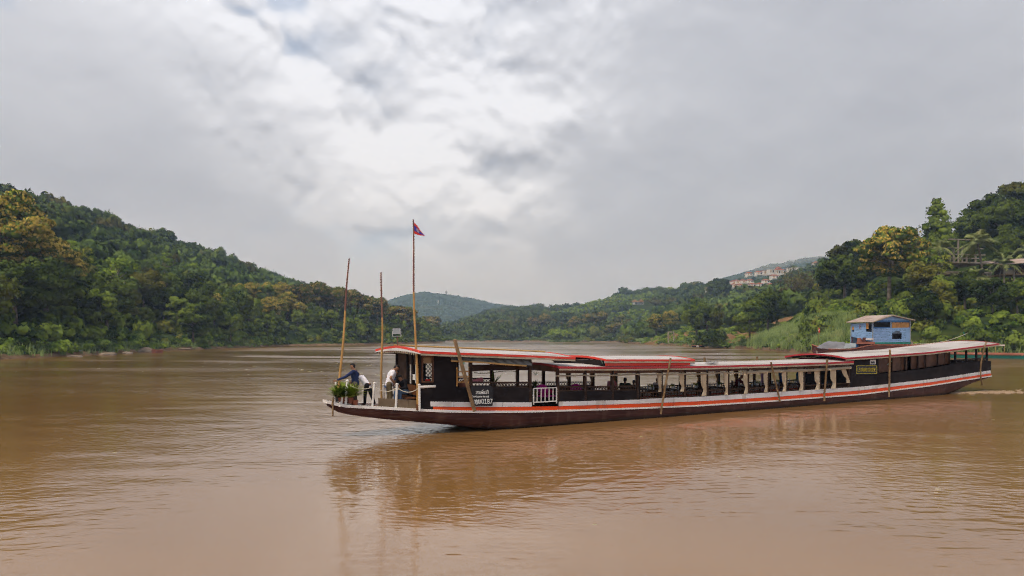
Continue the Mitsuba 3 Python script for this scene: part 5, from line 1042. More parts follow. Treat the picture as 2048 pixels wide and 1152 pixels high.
flat('rust_hull', worn((0.135, 0.052, 0.042), (0.085, 0.034, 0.030), .6), .7, .2); flat('salmon', worn((0.38, 0.15, 0.10), (0.28, 0.11, 0.075), .9), .75, .2); flat('tarp_blue', worn((0.20, 0.21, 0.235), (0.14, 0.145, 0.165), .9), .6, .3); flat('tarp_pale', worn((0.28, 0.33, 0.36), (0.22, 0.25, 0.28), .9), .6, .3); flat('stained_blue', (0.09, 0.12, 0.16), .8, .1); flat('soot', (0.025, 0.022, 0.02), .9, .1)
def frame_at(c, yaw):
    ca, sa_ = math.cos(yaw), math.sin(yaw); M = np.array([[ca, -sa_, 0], [sa_, ca, 0], [0, 0, 1.0]]); return lambda p: np.asarray(p, float) @ M.T + c
def lbox(f, x0, x1, y0, y1, z0, z1): return f(np.array([[x0, y0, z0], [x1, y0, z0], [x1, y1, z0], [x0, y1, z0], [x0, y0, z1], [x1, y0, z1], [x1, y1, z1], [x0, y1, z1]])), BOXF
def hip(f, x0, x1, y0, y1, z, h, ov=.6, cut=0.0):
    x0, x1, y0, y1 = x0 - ov, x1 + ov, y0 - ov, y1 + ov; w = min(x1 - x0, y1 - y0) / 2 * (1 - cut); cx0, cx1, cy0, cy1 = x0 + w, x1 - w, y0 + w, y1 - w
    v = f(np.array([[x0, y0, z], [x1, y0, z], [x1, y1, z], [x0, y1, z], [cx0, cy0, z + h], [cx1, cy0, z + h], [cx1, cy1 + .01, z + h], [cx0, cy1 + .01, z + h], [x0, y0, z - .18], [x1, y0, z - .18], [x1, y1, z - .18], [x0, y1, z - .18]]))
    return v, np.array([[0, 1, 5, 4], [1, 2, 6, 5], [2, 3, 7, 6], [3, 0, 4, 7], [4, 5, 6, 7], [8, 9, 1, 0], [9, 10, 2, 1], [10, 11, 3, 2], [11, 8, 0, 3], [11, 10, 9, 8]])
def villa(px, py, Y, w, d, h, lab, yaw=0.0, twin=False, deck=True, roof='roof_tile', flat_roof=False, name='villa'):
    k = thing(name, lab, 'villa' if name == 'villa' else 'building', None); c = at(px, py, Y); f = frame_at(c, yaw)
    part(k, 'wall', MB().add(*lbox(f, -w / 2, w / 2, -d / 2, d / 2, -2.4, h)), 'plaster')
    if flat_roof: part(k, 'roof', MB().add(*lbox(f, -w / 2 - .4, w / 2 + .4, -d / 2 - .4, d / 2 + .4, h, h + .35)), roof)
    else:
        r = part(k, 'roof', MB().add(*hip(f, -w / 2, w / 2, -d / 2, d / 2, h + .15, h * .60, .35)), roof)
        if twin: part(r, 'lantern', MB().add(*lbox(f, -w * .16, w * .16, -d * .16, d * .16, h * 1.2, h * 1.62)).mesh(), 'plaster'); part(r, 'top_roof', MB().add(*hip(f, -w * .16, w * .16, -d * .16, d * .16, h * 1.62, h * .42, .8)), 'roof_tile')
    n = max(1, int(w / 3.2))
    for i in range(n):
        x = -w / 2 + w * (i + .5) / n
        part(k, 'window' if i % 2 or n == 1 else 'door', MB().add(*lbox(f, x - w / n * .27, x + w / n * .27, -d / 2 - .06, -d / 2 + .05, h * .12, h * .78)), 'window_dark' if i % 2 else 'door_tan')
        if h > 6: part(k, 'window', MB().add(*lbox(f, x - w / n * .26, x + w / n * .26, -d / 2 - .06, -d / 2 + .05, -h * .42, -h * .08)), 'window_dark')
    part(k, 'side_window', MB().add(*lbox(f, w / 2 - .05, w / 2 + .06, -d * .2, d * .2, h * .2, h * .75)), 'window_dark')
    if deck: part(k, 'balcony', MB().add(*lbox(f, -w / 2 - .4, w / 2 + .4, -d / 2 - 2.2, -d / 2 - .02, -.9, -.2)), 'plaster')
VR = ['first', 'second', 'third', 'fourth', 'fifth', 'sixth', 'seventh']
for i, (px, py, w) in enumerate(((1466, 568, 7), (1473, 566.5, 7.5), (1485.5, 566, 7.5), (1498.5, 565.5, 8.5), (1531, 565.5, 9))):
    villa(px, py, 800, w * .82, 6, 2.7, f'{VR[i]} from the left of the white villas in the upper of the two lower rows', .25)
for i, (px, py, w) in enumerate(((1466.5, 574, 7), (1478, 574.5, 8), (1504, 573.5, 8.5), (1519, 573, 8.5), (1541, 573.5, 7))):
    villa(px, py, 770, w * .82, 5.5, 2.6, f'{VR[i]} from the left of the white villas in the lowest row', .25)
for i, (px, py, w) in enumerate(((1497, 551, 8), (1517, 549, 9.5), (1548, 556.5, 11))):
    villa(px, py, 860 if i < 2 else 835, w * .85, 6, 2.8, ('small hillside villa at the left end of the top row', 'wide red roofed villa in the middle of the top row', 'villa just below the tallest villa with the tiered roof')[i], .25)
villa(1556.5, 548, 862, 13, 11, 4.6, 'tallest white villa with a tiered red roof, at the top of the hillside', .2, True, False)
villa(1541, 546.5, 858, 6.5, 7, 4.6, 'flat roofed white block joined to the tallest villa', .2, flat_roof=True, roof='plaster', deck=False, name='white_block')
villa(1530, 548, 866, 7.5, 7, 4.0, 'brown roofed block between the villas of the top row', .2, flat_roof=True, roof='roof_tile', deck=False, name='brown_block')
villa(1581, 541.5, 862, 8, 6, 3.2, 'low white flat roofed house right of the tallest villa', .2, flat_roof=True, roof='plaster', deck=False, name='white_house'); villa(1599, 542.5, 858, 7, 6, 4.6, 'plain white cube shaped house further right of the tallest villa', .2, flat_roof=True, roof='plaster', deck=False, name='white_house')
villa(1632, 531, 850, 8, 6, 3.0, 'white house half hidden under an orange tree on the hill crest', .2, name='white_house', deck=False); villa(1686, 529.5, 700, 7, 5, 2.0, 'low white building below the right hill crest', .2, flat_roof=True, roof='plaster', deck=False, name='white_house')
k = thing('hill_house', 'low building with two red roofs in a clearing on the far hillside', 'building'); f = frame_at(at(1276, 605.5, 800), .1)
part(k, 'wall', MB().add(*lbox(f, -6, 6, -2, 2, -2.0, .9)), 'plaster'); part(k, 'roof', MB().add(*hip(f, -7.2, -.8, -2, 2, 1.0, 2.6, .5)), 'soil'); part(k, 'roof', MB().add(*hip(f, .6, 6.4, -2, 2, 1.0, 3.2, .5)), 'soil'); part(k, 'veranda', MB().add(*lbox(f, -4.5, 5, -2.6, -2.05, -.9, .3)), 'window_dark')
villa(1416, 580.5, 760, 5, 5, 2.2, 'small orange walled hut in the trees left of the villas', .1, deck=False, name='hill_hut', roof='door_tan')
# unfinished concrete frame
k = thing('concrete_frame', 'unfinished grey concrete building frame of bare posts and slabs on the slope', 'building'); f = frame_at(at(1918, 575, 186), .18)
lv = [0.0, 4.4, 8.2]
for lvl, (x0, x1, zz) in enumerate(((-6.5, 6.5, 3.6), (-5.4, 6.6, 6.2))):
    part(k, 'slab', MB().add(*lbox(f, x0, x1, -4, 5, zz, zz + .35)), 'concrete')
part(k, 'terrace', MB().add(*lbox(f, -7.5, 2.0, -6.5, -1, -.4, 0)), 'concrete')
for i, x in enumerate((-5.6, -2.6, .6, 2.3, 5.3)):
    for y in (-3.6, 1.0, 4.5): part(k, 'post', MB().add(*lbox(f, x - .19, x + .19, y - .19, y + .19, -3.0 if y < 0 else -1, 3.6)), 'concrete')
for x, hh in ((-4.7, 9.0), (-3.6, 10.4), (-2.2, 12.6), (-1.0, 10.6), (.4, 8.4), (3.2, 8.8)): part(k, 'upper_post', MB().add(*lbox(f, x - .17, x + .17, -2.2, -1.86, 6.55 if x > -9 else 4, hh)), 'concrete')
for z, x0, x1 in ((7.6, -5.2, 5), (8.6, -5.0, 6.2), (10.3, -5.6, 5.4), (12.6, -5.2, 5.8)): part(k, 'beam', MB().add(*lbox(f, x0, x1, -2.28, -1.92, z, z + .24)), 'concrete')
for x in (-6.3, 6.3): part(k, 'beam', MB().add(*lbox(f, x - .15, x + .15, -3.8, 4.8, 3.2, 3.58)), 'concrete')
# stilt house at the right edge
k = thing('stilt_house', 'wooden stilt house with a tin roof and open balcony at the right edge', 'house'); f = frame_at(at(2024, 549, 172), -.12)
part(k, 'floor', MB().add(*lbox(f, -3.4, 7.5, -2.5, 4, -.3, 0)), 'raw_wood'); part(k, 'back_wall', MB().add(*lbox(f, -3.0, 7.2, 2.0, 2.15, 0, 2.6)), 'dark_wood')
part(k, 'parapet', MB().add(*lbox(f, -3.3, -.9, -2.45, -2.35, 0, 1.0)), 'concrete'); mb = MB()
for i in range(16): x = -.8 + i * .5; mb.add(*bar(f([x, -2.4, .05]), f([x + .5, -2.4, .95]), .05, .06)); mb.add(*bar(f([x + .5, -2.37, .05]), f([x, -2.37, .95]), .05, .06))
part(k, 'railing', mb, 'raw_wood', kind='stuff'); part(k, 'top_rail', MB().add(*lbox(f, -.9, 7.4, -2.47, -2.33, .96, 1.06)), 'raw_wood')
for x in (-3.2, -.9, 1.6, 4.2, 7.2):
    for y in (-2.4, 3.6): part(k, 'stilt', MB().add(*lbox(f, x - .12, x + .12, y - .12, y + .12, -5.5, 2.5)), 'concrete')
part(k, 'roof', MB().add(*f(np.array([[-4.6, -3.6, 2.15], [8.2, -3.6, 2.9], [8.2, 4.6, 4.6], [-4.6, 4.6, 3.8], [-4.6, -3.6, 2.25], [8.2, -3.6, 3.0], [8.2, 4.6, 4.7], [-4.6, 4.6, 3.9]])).reshape(1, -1, 3)) if False else MB().add(f(np.array([[-4.6, -3.6, 2.15], [8.2, -3.6, 2.9], [8.2, 4.6, 4.6], [-4.6, 4.6, 3.8], [-4.6, -3.6, 2.25], [8.2, -3.6, 3.0], [8.2, 4.6, 4.7], [-4.6, 4.6, 3.9]])), BOXF), 'tin_roof')
part(k, 'red_cloth', MB().add(*lbox(f, 2.2, 3.2, -2.2, -2.15, 1.7, 2.3)), 'salmon'); part(k, 'blue_cloth', MB().add(*lbox(f, -2.9, -1.4, -2.2, -2.15, 1.1, 1.4)), 'deep_blue')
for i, (px, py, Y, w) in enumerate(((1818, 602, 176, 3.4), (1783, 622, 172, 4.0))):
    k = thing('shack', ('small shack with a rusty tin roof under the yellow flowering trees', 'open bamboo platform hut below the yellow flowering trees')[i], 'hut'); f = frame_at(at(px, py, Y), .1)
    for x in (-w / 2, 0, w / 2): part(k, 'post', MB().add(*lbox(f, x - .08, x + .08, -1, -.84, -4, 0)), 'raw_wood')
    part(k, 'roof' if i == 0 else 'platform', MB().add(f(np.array([[-w / 2 - .4, -1.6, -.3], [w / 2 + .4, -1.6, -.1], [w / 2 + .4, 1.6, .7], [-w / 2 - .4, 1.6, .5], [-w / 2 - .4, -1.6, -.2], [w / 2 + .4, -1.6, 0], [w / 2 + .4, 1.6, .8], [-w / 2 - .4, 1.6, .6]])), BOXF), 'tin_roof' if i == 0 else 'raw_wood')
# masts, poles and gate posts
def mast(px, y0, y1, Y, w, lab, mat='grey_steel', dish=False, name='radio_mast'):
    k = thing(name, lab, 'mast'); p, q = at(px, y1, Y), at(px, y0, Y); mb = MB(); n = 7
    for sx, sy in ((-1, -1), (1, -1), (1, 1), (-1, 1)): mb.add(*bar(p + [sx * w, sy * w, 0], q + [sx * w * .3, sy * w * .3, 0], w * .35, w * .35))
    for i in range(n):
        u, v_ = i / n, (i + 1) / n; a, b = w * (1 - .7 * u), w * (1 - .7 * v_); A, Bq = p + (q - p) * u, p + (q - p) * v_
        for s1_, s2_ in (((-1, -1), (1, -1)), ((1, 1), (-1, 1))): mb.add(*bar(A + [s1_[0] * a, s1_[1] * a, 0], Bq + [s2_[0] * b, s2_[1] * b, 0], w * .25, w * .25))
    part(k, 'lattice', mb, mat, kind='stuff')
    if dish: part(k, 'antenna', MB().add(*blob(q, [w * 1.5, w * 1.5, w * 2.2], 1)), mat)
mast(876.5, 600, 615, 2150, 1.6, 'thin pale lattice mast on the face of the blue hill', 'plaster'); mast(892.5, 584, 592, 2560, 2.6, 'tower standing on the right shoulder of the blue hill', dish=True)
for px, y0, y1, Y, lab in ((1463, 610, 624, 420, 'pale utility pole on the slope below the villas'), (1361, 629, 640, 460, 'short pale pole right of the ochre trees'), (1477, 688, 697, 244, 'pole stuck in the water edge of the right bank'), (1424, 612, 618, 560, 'distant pale pole left of the one below the villas')):
    k = thing('utility_pole', lab, 'pole'); put(k, MB().add(*tube([at(px, y1, Y), at(px, y0, Y)], .16 if Y > 300 else .07, 7)), 'plaster', True)
k = thing('gate_frame', 'narrow concrete gate frame standing on the low right bank', 'gate'); c = at(1342, 681, 330)
for dx in (-1.3, 1.3): part(k, 'post', MB().add(*bar(c + [dx, 0, -1], c + [dx, 0, 4.4], .5, .5, (0, 1, 0))), 'concrete')
part(k, 'lintel', MB().add(*bar(c + [-1.5, 0, 4.1], c + [1.5, 0, 4.1], .45, .4)), 'concrete')

# ------------------------------------------------------------------ moored boats
def hull_of(key, A, Bp, half, prof_z, keel_z, mat, n=26, taper=.22, fl=.82, name='hull'):
    """A wooden hull from A (bow) to Bp (stern) at the water; prof_z(u), keel_z(u) give rail and keel heights."""
    A, Bp = np.asarray(A, float), np.asarray(Bp, float); d = (Bp - A); Ln = np.linalg.norm(d); d /= Ln; nrm = np.array([d[1], -d[0], 0]); u = np.linspace(0, 1, n); rows = []
    for q in u:
        w = half * (min(1, (q / taper)) ** .55 if q < taper else 1) * (min(1, ((1 - q) / .12)) ** .3 if q > .88 else 1) + .08; zr, zk = prof_z(q), keel_z(q); c = A + d * Ln * q
        rows.append(np.array([c + nrm * w + [0, 0, zr], c + nrm * w * fl + [0, 0, zk * .6 + zr * .4], c + nrm * w * fl * .6 + [0, 0, zk], c - nrm * w * fl * .6 + [0, 0, zk], c - nrm * w * fl + [0, 0, zk * .6 + zr * .4], c - nrm * w + [0, 0, zr]]))
    mb = MB().add(np.vstack(rows), grid_faces(n, 6)); part(key, name, mb, mat, 40)
    dk = MB().add(np.vstack([[r[5] - [0, 0, .12], r[0] - [0, 0, .12]] for r in rows]), grid_faces(n, 2)); part(key, 'deck', dk, 'salmon', True)
    part(key, 'rail', MB().add(*tube([r[0] + [0, 0, .05] for r in rows], .10, 6)), 'salmon' if mat != 'jade' else 'salmon', True)
    return rows, d, nrm, Ln
k = thing('cargo_boat', 'old cargo boat with a pale blue two storey cabin, moored at the right bank', 'boat')
A_, B_ = at(1624, 712, 121), at(1872, 712, 113); A_[2] = B_[2] = 0
zr_ = lambda u: 1.35 + 1.35 * max(0, .30 - u) ** 1.3 * 3.2 - .18 * math.sin(min(1, u / .5) * 3.14) + 1.15 * min(1, max(0, (u - .40) / .14)); zr2 = lambda u: 1.85 + .75 * max(0, (.16 - u) / .16) ** 1.5 + .75 * float(sm(.30, .52, u))
rows, d, nr_, Ln = hull_of(k, A_, B_, 1.9, zr2, lambda u: -.5 + 1.9 * max(0, (.14 - u) / .14) ** 1.2, 'rust_hull')
cp = lambda u, t, z: A_ + d * Ln * u + nr_ * t + np.array([0, 0, z])
def uz(px, py, t): 
    x = (px - CX) / F; dd = np.array([x, 1.0]); a0 = (A_ + nr_ * t)[:2]; m_ = np.array([[dd[0], -d[0]], [dd[1], -d[1]]]); Y, q = np.linalg.solve(m_, a0); return q / Ln, H - (py - HY) / F * Y
tN = 1.85
# the cabin stands square on the hull's after part: its gable end to the right, its long side receding to the left
CB = at(1745, 684, 117.0)[:2]; _y = math.radians(24); gd, hd_ = np.array([math.cos(_y), math.sin(_y)]), np.array([-math.sin(_y), math.cos(_y)])
PL = {'g': (CB, gd, np.array([gd[1], -gd[0]])), 's': (CB, hd_, np.array([-hd_[1], hd_[0]]) * 1.0)}
def onwall(w, px, py, off=0.0):
    c, dd, nn = PL[w]; c = c + nn * off; x = (px - CX) / F; q = (x * c[1] - c[0]) / (dd[0] - x * dd[1]); p = c + dd * q; return np.array([p[0], p[1], H - (py - HY) / F * p[1]])
def wq(w, px0, px1, yb0, yb1, yt0, yt1, off=0.0, th=.07):
    P_ = [onwall(w, px0, yb0, off), onwall(w, px1, yb1, off), onwall(w, px1, yt1, off), onwall(w, px0, yt0, off)]; n3 = np.array([*PL[w][2], 0]) * th
    return hexa([P_[0], P_[1], P_[1] - n3, P_[0] - n3, P_[3], P_[2], P_[2] - n3, P_[3] - n3])
def planks(w, px0, px1, yb0, yb1, yt0, yt1, n, holes=()):
    for i in range(n):
        a, b = i / n, (i + 1) / n; segs = [(0.0, 1.0)]
        for hx0, hx1, hv0, hv1 in holes:
            if b > hv0 + .001 and a < hv1 - .001: segs = [q for s0, s1_ in segs for q in ((s0, min(s1_, hx0)), (max(s0, hx1), s1_)) if q[1] - q[0] > .003]
        for s0, s1_ in segs:
            X = lambda u: px0 + (px1 - px0) * u; Yb = lambda u, v: (yb0 + (yb1 - yb0) * u) * (1 - v) + (yt0 + (yt1 - yt0) * u) * v; j = .006 * ((i * 7) % 3 - 1)
            part(k, 'plank', MB().add(*wq(w, X(s0), X(s1_), Yb(s0, a), Yb(s1_, a), Yb(s0, b - .075 / n), Yb(s1_, b - .075 / n), j)), 'pale_blue')
planks('g', 1745.5, 1821.5, 685, 683.5, 644.5, 642, 13, ((.02, .465, .71, .99), (.50, .985, .71, .99), (.51, .765, .19, .43)))
planks('s', 1701, 1744.5, 672.5, 684, 648.5, 644, 10, ((.07, .16, .46, .74), (.41, .455, .60, .85), (.71, .98, .56, .96)))
def bpart(name, w, px0, px1, y0, y1, off, mat, th=.05): part(k, name, MB().add(*wq(w, px0, px1, y1, y1, y0, y0, off, th)), mat)
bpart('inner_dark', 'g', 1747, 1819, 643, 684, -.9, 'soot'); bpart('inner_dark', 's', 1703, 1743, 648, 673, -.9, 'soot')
for a, b in ((1784.2, 1792), (1792.6, 1801), (1801.6, 1810), (1810.4, 1818.6)): bpart('shutter', 'g', a, b, 645, 656, -.03, 'orange_wood')
bpart('shutter', 's', 1732, 1737, 646, 658, -.02, 'orange_wood'); bpart('shutter', 's', 1704, 1708, 652.5, 660, -.02, 'orange_wood'); bpart('small_window', 's', 1718.5, 1721, 650, 658, -.02, 'salmon')
bpart('sash', 'g', 1747, 1780, 654, 656.5, 0, 'deep_blue'); bpart('header', 'g', 1745.5, 1818.5, 640.8, 644.3, .03, 'deep_blue')
for w, px, y1 in (('g', 1745.6, 684), ('g', 1782, 656), ('g', 1821, 684), ('s', 1701.6, 673)): bpart('corner_post', w, px - .8, px + .8, 642 if w == 'g' else 648, y1, .05, 'tarp_pale')
bpart('green_band', 'g', 1747, 1821, 684.4, 687.8, .03, 'jade'); bpart('under_wall', 'g', 1745.5, 1821, 687.8, 700, -.2, 'rust_hull', .3); bpart('under_wall', 's', 1713, 1745, 688, 700, -.2, 'rust_hull', .3)
for x0, x1, y0, y1 in ((1786, 1803, 665.0, 667.4), (1790, 1800, 662.4, 664.8)): bpart('soot_stain', 'g', x0, x1, y0, y1, .016, 'stained_blue', .004)
GW = (onwall('g', 1822, 684)[:2] - CB) @ gd; SL = (onwall('s', 1701, 660)[:2] - CB) @ hd_
zc_, zr_e, za = onwall('g', 1745, 643)[2], onwall('g', 1822, 640)[2], onwall('g', 1781, 630.8)[2]; ga = (onwall('g', 1781, 640)[:2] - CB) @ gd
cc = lambda a, b, z: np.array([*(CB + gd * a + hd_ * b), z])
part(k, 'gable', MB().add(np.array([cc(0, 0, zc_ - .1), cc(GW, 0, zr_e - .1), cc(ga, 0, za - .12), cc(0, .08, zc_ - .1), cc(GW, .08, zr_e - .1), cc(ga, .08, za - .12)]), np.array([[0, 1, 2], [5, 4, 3], [0, 3, 4], [0, 4, 1], [1, 4, 5], [1, 5, 2], [2, 5, 3], [2, 3, 0]])), 'pale_blue')
def slope(q): return np.vstack([q, np.asarray(q) + [0, 0, .10]])
sl, sr_ = (za - zc_) / ga, (za - zr_e) / (GW - ga)
part(k, 'roof', MB().add(slope([cc(ga, -.45, za), cc(-.5, -.45, zc_ - .5 * sl), cc(-.5, SL + .5, zc_ - .5 * sl), cc(ga, SL + .5, za)]), BOXF), 'tin_roof'); part(k, 'roof', MB().add(slope([cc(ga + .003, -.45, za), cc(GW + .45, -.45, zr_e - .45 * sr_), cc(GW + .45, SL + .5, zr_e - .45 * sr_), cc(ga + .003, SL + .5, za)]), BOXF[:, ::-1]), 'tin_roof')
part(k, 'fascia_board', MB().add(*bar(cc(-.5, -.47, zc_ - .5 * sl + .02), cc(ga, -.47, za + .02), .05, .18)), 'cream_board'); part(k, 'fascia_board', MB().add(*bar(cc(ga, -.472, za + .02), cc(GW + .45, -.472, zr_e - .45 * sr_ + .02), .05, .18)), 'cream_board')
part(k, 'far_wall', MB().add(*hexa([cc(0, SL - .1, 1.5), cc(GW, SL - .1, 1.5), cc(GW, SL, 1.5), cc(0, SL, 1.5), cc(0, SL - .1, zc_ - .2), cc(GW, SL - .1, zc_ - .2), cc(GW, SL, zc_ - .2), cc(0, SL, zc_ - .2)])), 'pale_blue'); part(k, 'end_wall', MB().add(*hexa([cc(GW - .1, 0.1, 1.5), cc(GW, 0.1, 1.5), cc(GW, SL, 1.5), cc(GW - .1, SL, 1.5), cc(GW - .1, 0.1, zr_e - .2), cc(GW, 0.1, zr_e - .2), cc(GW, SL, zr_e - .2), cc(GW - .1, SL, zr_e - .2)])), 'pale_blue')
bpart('prop', 's', 1703, 1704.6, 672, 695, -.1, 'rust_hull'); bpart('hatch', 's', 1713, 1745, 683.6, 688, .2, 'salmon', .6); bpart('crate', 's', 1714, 1720.5, 676, 683.5, .25, 'salmon', .5); bpart('crate', 's', 1725, 1731, 675, 683.5, .25, 'rust_hull', .5); bpart('locker', 's', 1731.5, 1743.5, 676.5, 680, .25, 'white_paint', .5); bpart('blue_barrel', 's', 1711, 1713.5, 688.5, 694.5, .2, 'deep_blue', .4)
bpart('rudder_post', 'g', 1822.5, 1826, 683, 694, .1, 'concrete', .2)
def tarp(pxs, lab, mat, t0, t1, sd):
    kk = thing('tarpaulin', lab, 'tarpaulin'); v = []; n = 14
    for i in range(n):
        q = i / (n - 1); px = np.interp(q, [0, 1], [pxs[0][0], pxs[-1][0]]); yt = np.interp(px, [p[0] for p in pxs], [p[1] for p in pxs]); yb = np.interp(px, [p[0] for p in pxs], [p[2] for p in pxs]); (uu, z0) = uz(px, yb, t0); (_, z1) = uz(px, yt, (t0 + t1) / 2)
        for j in range(9):
            r = j / 8; v.append(cp(uu, t0 + (t1 - t0) * r, z0 + (z1 - z0) * math.sin(math.pi * min(1, r * 1.0)) ** .8 + .05 * math.sin(i * 2.1 + j * 1.7 + sd)))
    put(kk, MB().add(np.array(v), grid_faces(n, 9)), mat, True)
tarp([(1634, 693, 696), (1655, 682, 698), (1668, 683, 698.5), (1690, 684.5, 697)], 'dark grey tarpaulin over the foredeck cargo of the blue boat', 'tarp_blue', 1.7, -1.6, 1); tarp([(1664, 694, 698), (1688, 687, 697.8), (1712, 686, 694)], 'pale grey tarpaulin between the dark one and the blue cabin', 'tarp_pale', 1.78, -1.5, 4)
q = cp(.055, .55, 0); part(k, 'stem_post', MB().add(*bar(q + [0, 0, -.3], q + [-.25, 0, 1.6], .28, .28, (0, 1, 0))), 'concrete')
kk = thing('pennant', 'tiny red and white pennant on a thin stick before the bushes', 'flag'); q = at(1637, 668, 128); part(kk, 'stick', MB().add(*tube([q - [0, 0, 3], q + [0, 0, 1.4]], .03, 5)), 'raw_wood'); part(kk, 'cloth', MB().add(q + np.array([[0, 0, 1.3], [.28, -.05, .9], [.22, -.05, .2], [0, 0, .35]]), np.array([[0, 1, 2, 3]])), 'flag_red'); part(kk, 'white_patch', MB().add(q + np.array([[0.02, -.03, 1.0], [.16, -.08, .9], [.14, -.08, .65], [0.02, -.03, .7]]), np.array([[0, 1, 2, 3]])), 'flag_white')
kk = thing('mooring_rope', 'long mooring rope running from the blue boat up the slope', 'rope'); a, b = at(1826, 688, 114.5), at(1955, 655, 146); u = np.linspace(0, 1, 16)[:, None]; put(kk, MB().add(*tube(a + (b - a) * u - [0, 0, 1.0] * (4 * u * (1 - u)), .045, 5)), 'rope_white', True)
# green open boat behind the stern
k = thing('green_boat', 'long low green boat with a brown rail and flat canopy behind the stern', 'boat'); A_, B_ = at(1880, 714, 133), at(2210, 717, 119); A_[2] = B_[2] = 0
rows, d, nr_, Ln = hull_of(k, A_, B_, 1.1, lambda u: .95 + .4 * max(0, .2 - u), lambda u: -.4 + .8 * max(0, (.1 - u) / .1), 'jade')
part(k, 'brown_strake', MB().add(*tube([r[0] + [0, -.02, -.16] for r in rows], .20, 6)), 'salmon', True)
mb = MB(); cv = []
for i in range(12):
    q = .26 + .16 * i / 11 * 1.0
    for j in range(9): t = -1.25 + 2.5 * j / 8; cv.append(cp(q, t, 2.25 + .28 * math.cos(t * 1.1)))
cv = np.array(cv); part(k, 'canopy', MB().add(cv, grid_faces(12, 9)).add(cv + [0, 0, .05], grid_faces(12, 9)), 'tin_roof', True)
for q in (.265, .31, .36, .415):
    for t in (-1.0, 1.0): part(k, 'canopy_post', MB().add(*bar(cp(q, t, .8), cp(q, t, 2.45), .07, .07, tuple(d))), 'bamboo' if t > 0 else 'dark_wood')
kk = thing('green_anchor', 'bright green metal spar sticking up behind the stern roof', 'anchor'); a = at(1935, 690, 140); part(kk, 'spar', MB().add(*bar(a, at(1927, 664, 140), .16, .16)), 'jade'); part(kk, 'crossbar', MB().add(*bar(at(1927.5, 684, 140), at(1934, 680, 140), .18, .14)), 'jade')
# small boat at the left shore and a dug-out under the right bank
k = thing('rowing_boat', 'small red brown rowing boat pulled up at the left shore', 'boat'); a, b = at(304, 706, 172), at(324, 706, 176); a[2] = b[2] = 0; A_ = a; hull_of(k, a, b, .55, lambda u: .62 + .5 * max(0, .25 - u) * 2, lambda u: -.2, 'salmon', 14)
k = thing('dugout', 'thin dark dugout boat lying under the right bank', 'boat'); a, b = at(1384, 694, 268), at(1426, 694, 270); a[2] = b[2] = 0; hull_of(k, a, b, .5, lambda u: .55 + .5 * max(0, .2 - u), lambda u: -.2, 'black_wood', 14)
kk = thing('white_bundle', 'small white bundle lying in the dark dugout boat', 'bundle'); put(kk, MB().add(*blob(at(1395, 692.5, 268), [.6, .4, .4], 2, .3, 2)), 'flag_white', True)
# ------------------------------------------------------------------ people, plants and furniture aboard
flat('skin', (0.34, 0.175, 0.10), .6, .3); flat('skin_dark', (0.20, 0.10, 0.06), .6, .3); flat('skin_pale', (0.48, 0.28, 0.19), .6, .3); flat('hair_black', (0.012, 0.010, 0.010), .6, .3); flat('hair_red', (0.16, 0.06, 0.03), .7, .2)
for nm, c in (('cloth_blue', (0.020, 0.032, 0.090)), ('cloth_white', (0.72, 0.71, 0.76)), ('cloth_khaki', (0.115, 0.088, 0.05)), ('cloth_grey', (0.085, 0.075, 0.06)), ('cloth_black', (0.010, 0.010, 0.013)), ('cloth_slate', (0.17, 0.19, 0.28)), ('cloth_jean', (0.06, 0.10, 0.17)), ('cloth_pink', (0.60, 0.22, 0.26)), ('cloth_maroon', (0.075, 0.012, 0.018)), ('cloth_lilac', (0.26, 0.17, 0.30)), ('cloth_azure', (0.02, 0.075, 0.26)), ('cloth_green', (0.02, 0.028, 0.018)), ('shoe', (0.06, 0.025, 0.02)), ('shoe_grey', (0.30, 0.31, 0.34)), ('fuchsia', (0.50, 0.02, 0.10))):
    flat(nm, worn(c, tuple(x * 1.35 for x in c), 9.0, g=40), .85, .15)
_IC = trimesh.creation.icosphere(subdivisions=1).vertices
def hull2(segs, L_=.035, it=4):
    """One continuous smooth surface over chains of (point, radius) pairs."""
    out = m3.Manifold()
    for a, ra, b, rb in segs:
        ra, rb = np.broadcast_to(ra, 3), np.broadcast_to(rb, 3); pts = np.vstack([_IC * ra + a, _IC * rb + b]); out = out + m3.Manifold.hull_points(pts.astype(np.float64))
    out = out.refine_to_length(L_); mm = out.to_mesh(); t = trimesh.Trimesh(mm.vert_properties[:, :3], mm.tri_verts, process=True)
    trimesh.smoothing.filter_taubin(t, iterations=it); return t
